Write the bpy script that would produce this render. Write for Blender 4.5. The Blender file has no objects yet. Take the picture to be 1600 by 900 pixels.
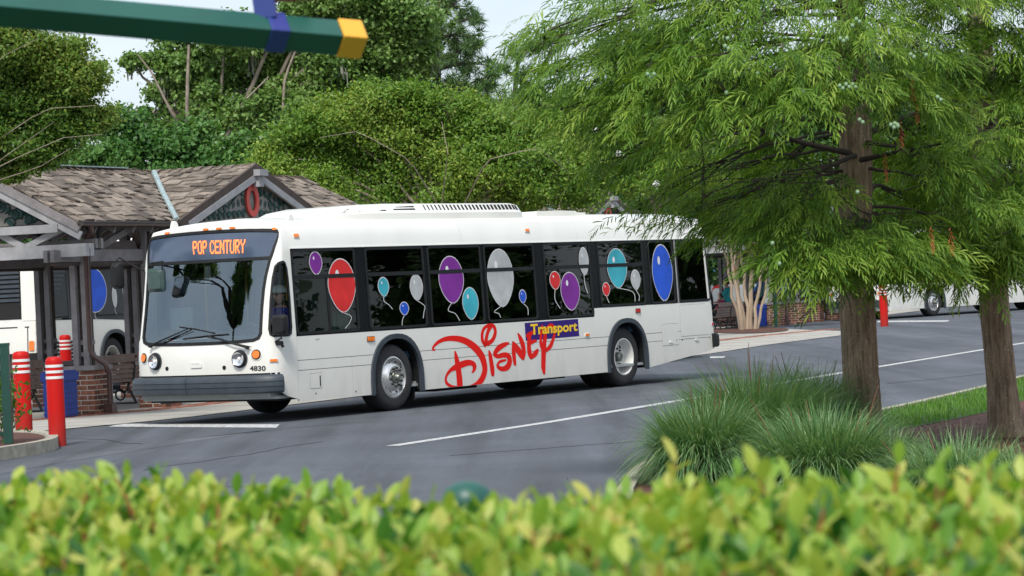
import bpy, math, random
import numpy as np
from mathutils import Vector, Matrix
from mathutils.geometry import delaunay_2d_cdt
random.seed(7)
rng = np.random.default_rng(11)
SC = bpy.context.scene
COL = SC.collection
R = math.radians

# ------------------------------------------------------------------ camera
FPX, PITCH, ROLL, EYE = 4415.0, -0.0006, -0.0469, 1.7331
cF = np.array([0, math.cos(PITCH), math.sin(PITCH)])
cR0 = np.array([1.0, 0, 0]); cU0 = np.cross(cR0, cF)
cR = math.cos(ROLL) * cR0 + math.sin(ROLL) * cU0
cU = -math.sin(ROLL) * cR0 + math.cos(ROLL) * cU0
cC = np.array([0, 0, EYE])
cam_d = bpy.data.cameras.new('camera'); cam = bpy.data.objects.new('camera', cam_d); COL.objects.link(cam)
cam.matrix_world = Matrix(((cR[0], cU[0], -cF[0], cC[0]), (cR[1], cU[1], -cF[1], cC[1]), (cR[2], cU[2], -cF[2], cC[2]), (0, 0, 0, 1)))
cam_d.sensor_width = 36; cam_d.lens = 36 * FPX / 1600; cam_d.clip_start = .1; cam_d.clip_end = 3000
cam_d.dof.use_dof = True; cam_d.dof.focus_distance = 38; cam_d.dof.aperture_fstop = 10
SC.camera = cam

# ------------------------------------------------------------------ sky, sun, exposure
SUN_EL, SUN_AZ = R(52), R(191)       # azimuth clockwise from +Y: behind the camera, a little to its left
w = bpy.data.worlds.new('World'); SC.world = w; w.use_nodes = True
nt = w.node_tree; nt.nodes.clear()
out = nt.nodes.new('ShaderNodeOutputWorld'); bg = nt.nodes.new('ShaderNodeBackground')
sky = nt.nodes.new('ShaderNodeTexSky'); sky.sky_type = 'NISHITA'; sky.sun_disc = False
sky.sun_elevation = SUN_EL; sky.sun_rotation = SUN_AZ; sky.air_density = 1.0; sky.dust_density = 2.5; sky.ozone_density = 1.0
tc = nt.nodes.new('ShaderNodeTexCoord'); mp = nt.nodes.new('ShaderNodeMapping'); mp.inputs['Scale'].default_value = (1, 1, 2.2)
nz = nt.nodes.new('ShaderNodeTexNoise'); nz.inputs['Scale'].default_value = 2.3; nz.inputs['Detail'].default_value = 6; nz.inputs['Roughness'].default_value = .6
rp = nt.nodes.new('ShaderNodeValToRGB'); rp.color_ramp.elements[0].position = .35; rp.color_ramp.elements[0].color = (.42, .42, .42, 1)
rp.color_ramp.elements[1].position = .66; rp.color_ramp.elements[1].color = (.88, .88, .88, 1)
mx = nt.nodes.new('ShaderNodeMixRGB'); mx.inputs[2].default_value = (7.2, 7.9, 8.8, 1)
nt.links.new(tc.outputs['Generated'], mp.inputs[0]); nt.links.new(mp.outputs[0], nz.inputs['Vector'])
nt.links.new(nz.outputs[0], rp.inputs[0]); nt.links.new(rp.outputs[0], mx.inputs[0]); nt.links.new(sky.outputs[0], mx.inputs[1])
nt.links.new(mx.outputs[0], bg.inputs[0]); bg.inputs[1].default_value = 0.108
nt.links.new(bg.outputs[0], out.inputs[0])
sd = bpy.data.lights.new('sun', 'SUN'); sun = bpy.data.objects.new('sun', sd); COL.objects.link(sun)
sd.energy = 2.6; sd.angle = R(12); sd.color = (1, .95, .87)
sdir = Vector((math.sin(SUN_AZ) * math.cos(SUN_EL), math.cos(SUN_AZ) * math.cos(SUN_EL), math.sin(SUN_EL)))
sun.rotation_euler = sdir.to_track_quat('Z', 'Y').to_euler()
SC.view_settings.view_transform = 'Standard'; SC.view_settings.look = 'None'; SC.view_settings.exposure = 0.46; SC.view_settings.gamma = 1
SC.render.resolution_x = 1024; SC.render.resolution_y = 576

# ------------------------------------------------------------------ survey helpers: photo pixel (1600x900) -> place in the world
def ray(px, py): return cF + cR * (px - 800) / FPX + cU * (450 - py) / FPX
def G(px, py, z=0.0):
    d = ray(px, py); return cC + d * ((z - cC[2]) / d[2])
def D(px, py, dep):
    d = ray(px, py); return cC + d * dep / d[1]
def proj(X):
    d = np.asarray(X, float) - cC; w_ = d @ cF
    return np.array([800 + FPX * (d @ cR) / w_, 450 - FPX * (d @ cU) / w_])

# ------------------------------------------------------------------ scene helpers
def tag(o, label=None, cat=None, group=None, kind=None):
    if label: o['label'] = label
    if cat: o['category'] = cat
    if group: o['group'] = group
    if kind: o['kind'] = kind
    return o
def thing(name, label, cat, loc=(0, 0, 0), rz=0.0, group=None):
    o = bpy.data.objects.new(name, None); COL.objects.link(o); o.empty_display_size = .2
    o.location = tuple(float(a) for a in loc); o.rotation_euler = (0, 0, rz)
    return tag(o, label, cat, group)
def put(name, me, parent=None, mat=None):
    o = bpy.data.objects.new(name, me); COL.objects.link(o)
    if mat is not None and len(me.materials) == 0: me.materials.append(mat)
    if parent is not None: o.parent = parent
    return o
def copy_tree(o, parent=None):
    c = o.copy(); COL.objects.link(c)
    if parent is not None: c.parent = parent
    for ch in KIDS(o): copy_tree(ch, c)
    return c
def KIDS(o): return [x for x in list(o.children)]

class MB:
    """collects vertices and faces, then links them as one mesh object"""
    def __init__(s): s.v = []; s.f = []
    def add(s, vs, fs):
        n = len(s.v); s.v.extend([tuple(map(float, p)) for p in vs]); s.f.extend([tuple(i + n for i in f) for f in fs]); return s
    def box(s, a, b, rot=None, org=(0, 0, 0)):
        x0, y0, z0 = a; x1, y1, z1 = b
        vs = [Vector(p) for p in ((x0, y0, z0), (x1, y0, z0), (x1, y1, z0), (x0, y1, z0), (x0, y0, z1), (x1, y0, z1), (x1, y1, z1), (x0, y1, z1))]
        if rot is not None: vs = [rot @ p for p in vs]
        vs = [p + Vector(org) for p in vs]
        return s.add(vs, [(0, 3, 2, 1), (4, 5, 6, 7), (0, 1, 5, 4), (1, 2, 6, 5), (2, 3, 7, 6), (3, 0, 4, 7)])
    def bar(s, p, q, w_, h, up=(0, 0, 1)):
        """rectangular beam from p to q, w_ wide (sideways), h high (along up)"""
        p = Vector(p); q = Vector(q); d = (q - p).normalized(); up = Vector(up)
        sd_ = d.cross(up)
        if sd_.length < 1e-4: sd_ = d.cross(Vector((1, 0, 0)))
        sd_.normalize(); u_ = sd_.cross(d).normalized()
        vs = []
        for c in (p, q):
            for a, b in ((-1, -1), (1, -1), (1, 1), (-1, 1)): vs.append(c + sd_ * a * w_ / 2 + u_ * b * h / 2)
        return s.add(vs, [(0, 1, 2, 3), (7, 6, 5, 4), (0, 4, 5, 1), (1, 5, 6, 2), (2, 6, 7, 3), (3, 7, 4, 0)])
    def tube(s, pts, rad, n=8, cap=True):
        pts = [Vector(p) for p in pts]; m = len(pts)
        if not hasattr(rad, '__len__'): rad = [rad] * m
        vs = []; fs = []; prev = None
        for i, p in enumerate(pts):
            d = (pts[min(i + 1, m - 1)] - pts[max(i - 1, 0)]).normalized()
            if prev is None:
                a = d.cross(Vector((0, 0, 1)))
                if a.length < .05: a = d.cross(Vector((1, 0, 0)))
            else: a = prev - d * prev.dot(d)
            a.normalize(); prev = a; b = d.cross(a)
            for k in range(n):
                t = 2 * math.pi * k / n; vs.append(p + (a * math.cos(t) + b * math.sin(t)) * rad[i])
        for i in range(m - 1):
            for k in range(n):
                k2 = (k + 1) % n; fs.append((i * n + k, i * n + k2, (i + 1) * n + k2, (i + 1) * n + k))
        if cap: fs.append(tuple(range(n - 1, -1, -1))); fs.append(tuple((m - 1) * n + k for k in range(n)))
        return s.add(vs, fs)
    def lathe(s, prof, n=40, org=(0, 0, 0), axis='z'):
        """prof: list of (radius, height along the axis)"""
        vs = []; fs = []; m = len(prof)
        for r_, h in prof:
            for k in range(n):
                t = 2 * math.pi * k / n; a, b = r_ * math.cos(t), r_ * math.sin(t)
                p = (a, b, h) if axis == 'z' else (a, h, b)
                vs.append((p[0] + org[0], p[1] + org[1], p[2] + org[2]))
        for i in range(m - 1):
            for k in range(n):
                k2 = (k + 1) % n; q = (i * n + k, i * n + k2, (i + 1) * n + k2, (i + 1) * n + k)
                fs.append(q if axis == 'z' else q[::-1])
        return s.add(vs, fs)
    def prism(s, poly, thick, fn):
        """poly in 2-D; fn(a, b, t) -> 3-D point, t = 0 or thick"""
        n = len(poly)
        vs = [fn(a, b, 0) for a, b in poly] + [fn(a, b, thick) for a, b in poly]
        fs = [tuple(range(n)), tuple(range(2 * n - 1, n - 1, -1))] + [(i, (i + 1) % n, n + (i + 1) % n, n + i) for i in range(n)]
        return s.add(vs, fs)
    def mesh(s, name, smooth=None):
        me = bpy.data.meshes.new(name); me.from_pydata(s.v, [], s.f); me.update()
        if smooth is not None:
            me.polygons.foreach_set('use_smooth', [True] * len(me.polygons)); me.set_sharp_from_angle(angle=R(smooth))
        return me
    def build(s, name, mat, parent=None, smooth=None):
        me = s.mesh(name, smooth); me.materials.append(mat); return put(name, me, parent)

def arr_mesh(name, V, F, mat, rnd=None, smooth=False):
    """numpy arrays: V (n,3), F (m,k) with k = 3 or 4"""
    me = bpy.data.meshes.new(name); n, (m, k) = len(V), F.shape
    me.vertices.add(n); me.vertices.foreach_set('co', np.ascontiguousarray(V, dtype=np.float32).ravel())
    me.loops.add(m * k); me.loops.foreach_set('vertex_index', np.ascontiguousarray(F, dtype=np.int32).ravel())
    me.polygons.add(m); me.polygons.foreach_set('loop_start', np.arange(0, m * k, k, dtype=np.int32))
    me.update(calc_edges=True)
    if rnd is not None:
        a = me.attributes.new('rnd', 'FLOAT', 'FACE'); a.data.foreach_set('value', np.ascontiguousarray(rnd, dtype=np.float32))
    if smooth: me.polygons.foreach_set('use_smooth', np.ones(m, dtype=bool))
    me.materials.append(mat); return me

# ------------------------------------------------------------------ materials
def new_mat(name):
    m = bpy.data.materials.new(name); m.use_nodes = True; m.node_tree.nodes.clear(); return m, m.node_tree
def M(name, col, rough=.6, metal=0.0, var=.12, scale=4.0, bump=0.0, bscale=60.0, spec=.5, coat=0.0, col2=None, src='noise', emit=0.0, detail=6, stretch=(1, 1, 1)):
    m, t = new_mat(name); N = t.nodes.new; L = t.links.new
    o = N('ShaderNodeOutputMaterial'); p = N('ShaderNodeBsdfPrincipled'); L(p.outputs[0], o.inputs[0])
    p.inputs['Roughness'].default_value = rough; p.inputs['Metallic'].default_value = metal
    p.inputs['Specular IOR Level'].default_value = spec; p.inputs['Coat Weight'].default_value = coat; p.inputs['Coat Roughness'].default_value = .08
    tcn = N('ShaderNodeTexCoord'); mpn = N('ShaderNodeMapping'); mpn.inputs['Scale'].default_value = stretch; L(tcn.outputs['Object'], mpn.inputs[0])
    rmp = N('ShaderNodeValToRGB'); c2 = col2 or tuple(min(1, c * (1 + var)) for c in col); c1 = tuple(c * (1 - var) for c in col)
    if src == 'noise':
        n = N('ShaderNodeTexNoise'); n.inputs['Scale'].default_value = scale; n.inputs['Detail'].default_value = detail; n.inputs['Roughness'].default_value = .62
        L(mpn.outputs[0], n.inputs['Vector']); L(n.outputs[0], rmp.inputs[0]); rmp.color_ramp.elements[0].position = .32; rmp.color_ramp.elements[1].position = .68
    elif src == 'attr':
        n = N('ShaderNodeAttribute'); n.attribute_name = 'rnd'; L(n.outputs['Fac'], rmp.inputs[0])
    else:
        n = N('ShaderNodeObjectInfo'); L(n.outputs['Random'], rmp.inputs[0])
    rmp.color_ramp.elements[0].color = (*c1, 1); rmp.color_ramp.elements[1].color = (*c2, 1)
    last = rmp.outputs[0]
    if src != 'noise':      # fine mottling on top of the piece-to-piece change
        n2 = N('ShaderNodeTexNoise'); n2.inputs['Scale'].default_value = scale; n2.inputs['Detail'].default_value = 5; L(mpn.outputs[0], n2.inputs['Vector'])
        r2 = N('ShaderNodeMapRange'); r2.inputs[1].default_value = .3; r2.inputs[2].default_value = .7; r2.inputs[3].default_value = 1 - var; r2.inputs[4].default_value = 1 + var
        L(n2.outputs[0], r2.inputs[0]); mu = N('ShaderNodeVectorMath'); mu.operation = 'SCALE'; L(last, mu.inputs[0]); L(r2.outputs[0], mu.inputs['Scale']); last = mu.outputs[0]
    L(last, p.inputs['Base Color'])
    if bump:
        nb = N('ShaderNodeTexNoise'); nb.inputs['Scale'].default_value = bscale; nb.inputs['Detail'].default_value = 5; L(mpn.outputs[0], nb.inputs['Vector'])
        b = N('ShaderNodeBump'); b.inputs['Strength'].default_value = bump; b.inputs['Distance'].default_value = .01; L(nb.outputs[0], b.inputs['Height']); L(b.outputs[0], p.inputs['Normal'])
    if emit: p.inputs['Emission Color'].default_value = (*col, 1); p.inputs['Emission Strength'].default_value = emit
    return m
def leaf_mat(name, cols, trans=.35, rough=.45, spec=.3, src='attr'):
    m, t = new_mat(name); N = t.nodes.new; L = t.links.new
    o = N('ShaderNodeOutputMaterial'); p = N('ShaderNodeBsdfPrincipled'); tr = N('ShaderNodeBsdfTranslucent'); mix = N('ShaderNodeMixShader')
    a = N('ShaderNodeAttribute') if src == 'attr' else N('ShaderNodeObjectInfo')
    if src == 'attr': a.attribute_name = 'rnd'
    r = N('ShaderNodeValToRGB'); el = r.color_ramp.elements
    while len(el) < len(cols): el.new(.5)
    for i, c in enumerate(cols): el[i].position = i / (len(cols) - 1); el[i].color = (*c, 1)
    L(a.outputs['Fac' if src == 'attr' else 'Random'], r.inputs[0]); L(r.outputs[0], p.inputs['Base Color'])
    g = N('ShaderNodeVectorMath'); g.operation = 'MULTIPLY'; g.inputs[1].default_value = (1.25, 1.25, .5); L(r.outputs[0], g.inputs[0]); L(g.outputs[0], tr.inputs[0])
    p.inputs['Roughness'].default_value = rough; p.inputs['Specular IOR Level'].default_value = spec
    mix.inputs[0].default_value = trans; L(p.outputs[0], mix.inputs[1]); L(tr.outputs[0], mix.inputs[2]); L(mix.outputs[0], o.inputs[0]); return m
def glass_mat(name, tint, ior=1.5, rough=.01, boost=1.0):
    m, t = new_mat(name); N = t.nodes.new; L = t.links.new
    o = N('ShaderNodeOutputMaterial'); tr = N('ShaderNodeBsdfTransparent'); gl = N('ShaderNodeBsdfGlossy'); mix = N('ShaderNodeMixShader'); fr = N('ShaderNodeFresnel')
    tr.inputs[0].default_value = (*tint, 1); gl.inputs['Roughness'].default_value = rough; fr.inputs[0].default_value = ior
    gl.inputs[0].default_value = (*boost, 1) if hasattr(boost, '__len__') else (boost, boost, boost, 1)
    # faint waviness of real glazing
    nb = N('ShaderNodeTexNoise'); nb.inputs['Scale'].default_value = 1.7; b = N('ShaderNodeBump'); b.inputs['Strength'].default_value = .12; b.inputs['Distance'].default_value = .02
    L(nb.outputs[0], b.inputs['Height']); L(b.outputs[0], gl.inputs['Normal'])
    L(fr.outputs[0], mix.inputs[0]); L(tr.outputs[0], mix.inputs[1]); L(gl.outputs[0], mix.inputs[2]); L(mix.outputs[0], o.inputs[0]); return m

def grimy(name, clean, dirt, z0, z1, rough=.28, coat=.3, amt=.75, spec=.5, sc=3.0):
    """paint with road grime: blotchy dirt that thins out with height above the ground"""
    m, t = new_mat(name); N = t.nodes.new; L = t.links.new
    o = N('ShaderNodeOutputMaterial'); p = N('ShaderNodeBsdfPrincipled'); L(p.outputs[0], o.inputs[0]); p.inputs['Coat Weight'].default_value = coat; p.inputs['Coat Roughness'].default_value = .1; p.inputs['Specular IOR Level'].default_value = spec
    tcn = N('ShaderNodeTexCoord'); sp = N('ShaderNodeSeparateXYZ'); L(tcn.outputs['Object'], sp.inputs[0])
    mr = N('ShaderNodeMapRange'); mr.inputs[1].default_value = z1; mr.inputs[2].default_value = z0; mr.inputs[3].default_value = 0.0; mr.inputs[4].default_value = 1.0; L(sp.outputs[2], mr.inputs[0])
    mpn = N('ShaderNodeMapping'); mpn.inputs['Scale'].default_value = (1, 1, .45); L(tcn.outputs['Object'], mpn.inputs[0])
    n = N('ShaderNodeTexNoise'); n.inputs['Scale'].default_value = sc; n.inputs['Detail'].default_value = 9; n.inputs['Roughness'].default_value = .7; L(mpn.outputs[0], n.inputs['Vector'])
    m1 = N('ShaderNodeMath'); m1.operation = 'MULTIPLY'; L(mr.outputs[0], m1.inputs[0]); L(n.outputs[0], m1.inputs[1])
    m2 = N('ShaderNodeMath'); m2.operation = 'MULTIPLY'; m2.inputs[1].default_value = amt; m2.use_clamp = True; L(m1.outputs[0], m2.inputs[0])
    n2 = N('ShaderNodeTexNoise'); n2.inputs['Scale'].default_value = .9; n2.inputs['Detail'].default_value = 7; L(mpn.outputs[0], n2.inputs['Vector'])
    m3 = N('ShaderNodeMapRange'); m3.inputs[1].default_value = .45; m3.inputs[2].default_value = .8; m3.inputs[3].default_value = 0; m3.inputs[4].default_value = .22; L(n2.outputs[0], m3.inputs[0])
    ad = N('ShaderNodeMath'); ad.operation = 'MAXIMUM'; L(m2.outputs[0], ad.inputs[0]); L(m3.outputs[0], ad.inputs[1])
    mx_ = N('ShaderNodeMixRGB'); mx_.inputs[1].default_value = (*clean, 1); mx_.inputs[2].default_value = (*dirt, 1); L(ad.outputs[0], mx_.inputs[0]); L(mx_.outputs[0], p.inputs['Base Color'])
    r2 = N('ShaderNodeMapRange'); r2.inputs[3].default_value = rough; r2.inputs[4].default_value = .7; L(ad.outputs[0], r2.inputs[0]); L(r2.outputs[0], p.inputs['Roughness'])
    nb = N('ShaderNodeTexNoise'); nb.inputs['Scale'].default_value = 1.1; L(tcn.outputs['Object'], nb.inputs['Vector']); b = N('ShaderNodeBump'); b.inputs['Strength'].default_value = .18; b.inputs['Distance'].default_value = .03; L(nb.outputs[0], b.inputs['Height']); L(b.outputs[0], p.inputs['Normal'])
    return m
m_white = grimy('white_bus_paint', (.78, .78, .73), (.33, .31, .27), .2, 1.15)
m_white2 = M('white_trim_paint', (.72, .72, .68), .4, var=.04)
m_blackgloss = M('gloss_black_surround', (.005, .006, .008), .22, var=.2, spec=.3)
m_rubber = M('black_rubber', (.011, .012, .013), .6, var=.2, scale=12, spec=.3)
m_tyre = M('tyre_rubber', (.022, .022, .024), .8, var=.3, scale=9, bump=.3)
m_under = M('chassis_black', (.012, .012, .012), .9)
m_bumper = M('slate_bumper_plastic', (.036, .047, .06), .5, var=.18, scale=6, bump=.1)
m_chrome = M('polished_wheel', (.75, .74, .72), .25, metal=.9, var=.06)
m_whiterim = M('white_wheel_paint', (.72, .71, .68), .35, var=.08, scale=8)
m_hub = M('worn_hub_metal', (.22, .23, .2), .45, metal=.7, var=.3, scale=20)
m_rimrust = M('rusty_inner_rim', (.28, .2, .15), .7, var=.35, scale=12)
m_groove = M('panel_gap', (.16, .16, .15), .8)
m_orange = M('amber_lens', (.85, .2, .02), .25, var=.05, spec=.6)
m_redlens = M('red_lens', (.45, .02, .02), .25, var=.05)
m_chromer = M('lamp_reflector', (.85, .85, .85), .1, metal=1)
m_redprint = M('red_vinyl', (.72, .012, .008), .55, var=.03, spec=.15)
m_purple = M('purple_vinyl', (.035, .016, .17), .6, var=.05, spec=.15)
m_yellowprint = M('yellow_vinyl', (.9, .58, .03), .5, var=.03, spec=.2)
m_blackprint = M('black_vinyl', (.015, .015, .015), .45)
m_greyprint = M('grey_print', (.3, .3, .3), .5)
m_led = M('amber_led', (1.0, .23, .06), .5, emit=.9, var=0)
m_wsglass = glass_mat('windscreen_glass', (.62, .70, .72), 2.6, boost=(.80, .93, 1.0))
m_drvglass = glass_mat('driver_window_glass', (.72, .76, .74), 1.4)
m_tint = glass_mat('tinted_window_glass', (.07, .08, .08), 1.45)
m_signglass = M('destination_sign_glass', (.055, .078, .125), .12, var=.15, scale=1.5, spec=.8)
BALC = {'red': (.62, .03, .03), 'purple': (.2, .03, .28), 'teal': (.05, .38, .46), 'white': (.42, .44, .44), 'blue': (.02, .09, .55)}
m_bal = {k: M('balloon_print_' + k, c, .45, var=.22, scale=2.2, spec=.2) for k, c in BALC.items()}
m_balhi = M('balloon_highlight', (.72, .72, .74), .4)
m_balline = M('balloon_outline', (.6, .6, .6), .4)
def asphalt(name, base):
    m, t = new_mat(name); N = t.nodes.new; L = t.links.new
    o = N('ShaderNodeOutputMaterial'); p = N('ShaderNodeBsdfPrincipled'); L(p.outputs[0], o.inputs[0]); tcn = N('ShaderNodeTexCoord')
    def noise(scale, detail, rot=0, st=(1, 1, 1), rough=.6):
        mp_ = N('ShaderNodeMapping'); mp_.inputs['Rotation'].default_value = (0, 0, rot); mp_.inputs['Scale'].default_value = st; L(tcn.outputs['Object'], mp_.inputs[0]); n = N('ShaderNodeTexNoise'); n.inputs['Scale'].default_value = scale; n.inputs['Detail'].default_value = detail; n.inputs['Roughness'].default_value = rough; L(mp_.outputs[0], n.inputs['Vector']); return n
    def rng_(n, a, b, c, d): r = N('ShaderNodeMapRange'); r.inputs[1].default_value = a; r.inputs[2].default_value = b; r.inputs[3].default_value = c; r.inputs[4].default_value = d; L(n.outputs[0], r.inputs[0]); return r
    fs = [rng_(noise(.55, 8), .3, .7, .82, 1.2), rng_(noise(.9, 6, R(22.3), (1.0, .05, 1)), .35, .68, .74, 1.3), rng_(noise(1.3, 6, R(8), (1.2, .06, 1)), .50, .70, 1.0, .62), rng_(noise(60, 5), .3, .7, .72, 1.3), rng_(noise(5.5, 4), .62, .70, 1.0, .5)]
    last = None
    for f in fs:
        if last is None: last = f
        else: mm = N('ShaderNodeMath'); mm.operation = 'MULTIPLY'; L(last.outputs[0], mm.inputs[0]); L(f.outputs[0], mm.inputs[1]); last = mm
    v = N('ShaderNodeVectorMath'); v.operation = 'SCALE'; v.inputs[0].default_value = base; L(last.outputs[0], v.inputs['Scale']); L(v.outputs[0], p.inputs['Base Color']); p.inputs['Roughness'].default_value = .8
    b = N('ShaderNodeBump'); b.inputs['Strength'].default_value = .5; b.inputs['Distance'].default_value = .01; L(noise(110, 4).outputs[0], b.inputs['Height']); L(b.outputs[0], p.inputs['Normal']); return m
m_asphalt = asphalt('asphalt', (.072, .081, .097))
m_patch = asphalt('asphalt_patch', (.085, .094, .108))
m_concrete = M('pavement_concrete', (.36, .345, .31), .85, var=.16, scale=1.1, bump=.3, bscale=50, detail=9)
m_kerb = M('kerb_concrete', (.33, .31, .25), .9, var=.28, scale=7, bump=.6, bscale=60, detail=9)
m_line = M('road_paint', (.30, .31, .32), .75, var=.3, scale=14, detail=12, col2=(.66, .67, .66))
m_seal = M('crack_sealant', (.03, .03, .034), .6)
m_paver = M('brick_paver', (.24, .085, .05), .85, var=.35, scale=8, col2=(.36, .17, .12), src='attr')
m_brick = M('pier_brick', (.11, .04, .025), .85, var=.35, scale=14, col2=(.33, .125, .075), src='obj', bump=.5)
m_brickj = M('pier_brick_mass', (.13, .045, .03), .85, var=.3, scale=14, col2=(.33, .13, .08), src='attr', bump=.5)
m_mortar = M('mortar', (.58, .54, .48), .9, var=.15, scale=20)
m_shingle = M('cedar_shingle', (.095, .074, .058), .9, var=.3, scale=9, col2=(.25, .205, .165), src='obj', bump=.5, bscale=30, stretch=(1, 1, 1))
m_shinglej = M('cedar_shingle_mass', (.095, .074, .058), .9, var=.3, scale=9, col2=(.25, .205, .165), src='attr', bump=.5, bscale=30)
m_timber = M('weathered_grey_timber', (.215, .20, .205), .85, var=.2, scale=5, bump=.3, bscale=40, stretch=(1, 1, 1))
m_timberL = M('pale_grey_timber', (.31, .31, .325), .8, var=.15, scale=5, bump=.2)
m_timberD = M('dark_brown_timber', (.06, .042, .035), .8, var=.3, scale=6, bump=.3)
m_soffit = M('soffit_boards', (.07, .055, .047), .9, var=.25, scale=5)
m_gutter = M('brown_gutter_metal', (.055, .04, .038), .35, var=.2, scale=8, spec=.6)
m_down = M('brown_downspout_metal', (.07, .032, .028), .28, var=.3, scale=10, spec=.7)
m_flash = M('lead_valley_flashing', (.28, .36, .37), .6, var=.3, scale=14)
m_fret = M('dark_green_fretwork', (.012, .06, .05), .6, var=.2)
m_gable = M('gable_panel_timber', (.24, .23, .21), .85, var=.2, scale=6)
m_fretred = M('red_medallion_paint', (.62, .07, .05), .5, var=.1)
m_redpost = grimy('bollard_red_paint', (.5, .008, .006), (.2, .045, .035), -.05, .5, .5, .0, 1.1, .2, 9.0)
m_whitepost = M('bollard_white_band', (.74, .73, .72), .5, var=.05)
m_blue = M('recycling_bin_blue', (.006, .035, .26), .45, var=.15, scale=6)
m_slat = M('bench_slat_brown', (.22, .16, .13), .75, var=.2, scale=6, bump=.3)
m_iron = M('black_cast_iron', (.012, .013, .015), .45)
m_greenmetal = M('dark_green_metal', (.006, .05, .035), .4, var=.15)
m_teal = M('teal_green_beam_paint', (.012, .085, .065), .42, var=.1)
m_navy = M('navy_blue_bracket_paint', (.025, .045, .22), .4, var=.1)
m_yel = M('golden_yellow_cap_paint', (.72, .37, .035), .4, var=.06)
m_mulch = M('pine_straw_mulch', (.085, .034, .022), .95, var=.5, scale=25, bump=1, bscale=50, detail=10)
m_earth = M('dark_soil', (.05, .04, .028), .95, var=.4, scale=10, bump=.8)  # dark brown soil colour, mottled by noise
m_turf = M('turf_base', (.04, .085, .02), .95, var=.3, scale=9, bump=.6)
def bark(name, c1, c2, lich):
    m, t = new_mat(name); N = t.nodes.new; L = t.links.new
    o = N('ShaderNodeOutputMaterial'); p = N('ShaderNodeBsdfPrincipled'); L(p.outputs[0], o.inputs[0]); p.inputs['Roughness'].default_value = .93; p.inputs['Specular IOR Level'].default_value = .15; tcn = N('ShaderNodeTexCoord')
    def nz_(scale, st, detail=8, rough=.65): mp_ = N('ShaderNodeMapping'); mp_.inputs['Scale'].default_value = st; L(tcn.outputs['Object'], mp_.inputs[0]); n = N('ShaderNodeTexNoise'); n.inputs['Scale'].default_value = scale; n.inputs['Detail'].default_value = detail; n.inputs['Roughness'].default_value = rough; L(mp_.outputs[0], n.inputs['Vector']); return n
    fib = nz_(38, (1, 1, .10)); big = nz_(5, (1, 1, .5)); r = N('ShaderNodeValToRGB'); r.color_ramp.elements[0].position = .33; r.color_ramp.elements[1].position = .66; r.color_ramp.elements[0].color = (*c1, 1); r.color_ramp.elements[1].color = (*c2, 1); L(fib.outputs[0], r.inputs[0])
    r2 = N('ShaderNodeMapRange'); r2.inputs[1].default_value = .3; r2.inputs[2].default_value = .7; r2.inputs[3].default_value = .72; r2.inputs[4].default_value = 1.3; L(big.outputs[0], r2.inputs[0]); v = N('ShaderNodeVectorMath'); v.operation = 'SCALE'; L(r.outputs[0], v.inputs[0]); L(r2.outputs[0], v.inputs['Scale'])
    a = nz_(60, (1, 1, .7), 3, .5); b_ = nz_(7, (1, 1, .6), 4); m1 = N('ShaderNodeMapRange'); m1.inputs[1].default_value = .60; m1.inputs[2].default_value = .66; L(a.outputs[0], m1.inputs[0]); m2 = N('ShaderNodeMapRange'); m2.inputs[1].default_value = .46; m2.inputs[2].default_value = .60; L(b_.outputs[0], m2.inputs[0]); mm = N('ShaderNodeMath'); mm.operation = 'MULTIPLY'; L(m1.outputs[0], mm.inputs[0]); L(m2.outputs[0], mm.inputs[1])
    mx_ = N('ShaderNodeMixRGB'); L(mm.outputs[0], mx_.inputs[0]); L(v.outputs[0], mx_.inputs[1]); mx_.inputs[2].default_value = (*lich, 1); L(mx_.outputs[0], p.inputs['Base Color'])
    bp = N('ShaderNodeBump'); bp.inputs['Strength'].default_value = 1.0; bp.inputs['Distance'].default_value = .02; L(fib.outputs[0], bp.inputs['Height']); L(bp.outputs[0], p.inputs['Normal']); return m
m_bark = bark('cypress_bark', (.13, .094, .064), (.37, .275, .19), (.42, .43, .33))
m_barkD = M('dark_bark', (.055, .043, .035), .95, var=.35, scale=9, bump=.8, bscale=30, stretch=(1, 1, .2))
m_barkP = M('pale_smooth_bark', (.4, .31, .225), .8, var=.25, scale=6, bump=.2, stretch=(1, 1, .3))
m_twig = M('pale_twig', (.24, .2, .155), .85, var=.3, scale=8)
m_moss = M('spanish_moss', (.2, .2, .16), .95, var=.2)
m_lichen = M('lichen_flecks', (.30, .32, .24), .9, var=.2)
m_skin = M('skin', (.5, .28, .2), .6, var=.05)
m_shirt = M('royal_blue_shirt', (.04, .04, .3), .8); m_shirtw = M('pale_shirt_panel', (.6, .68, .68), .8); m_teals = M('teal_shirt', (.02, .3, .32), .8)
m_denim = M('pale_denim_shirt', (.16, .25, .38), .8); m_magenta = M('magenta_shirt', (.3, .02, .1), .8); m_hair = M('dark_hair', (.02, .014, .012), .6)
m_trouser = M('dark_trousers', (.03, .035, .05), .85); m_lbshirt = M('light_blue_shirt', (.1, .25, .6), .8)
m_seat = M('bus_seat_fabric', (.02, .06, .1), .9, var=.3, scale=20); m_part = M('green_partition', (.06, .13, .1), .35); m_int = M('bus_interior_grey', (.3, .33, .33), .8); m_dash = M('pale_dashboard', (.42, .48, .48), .6)
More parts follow.
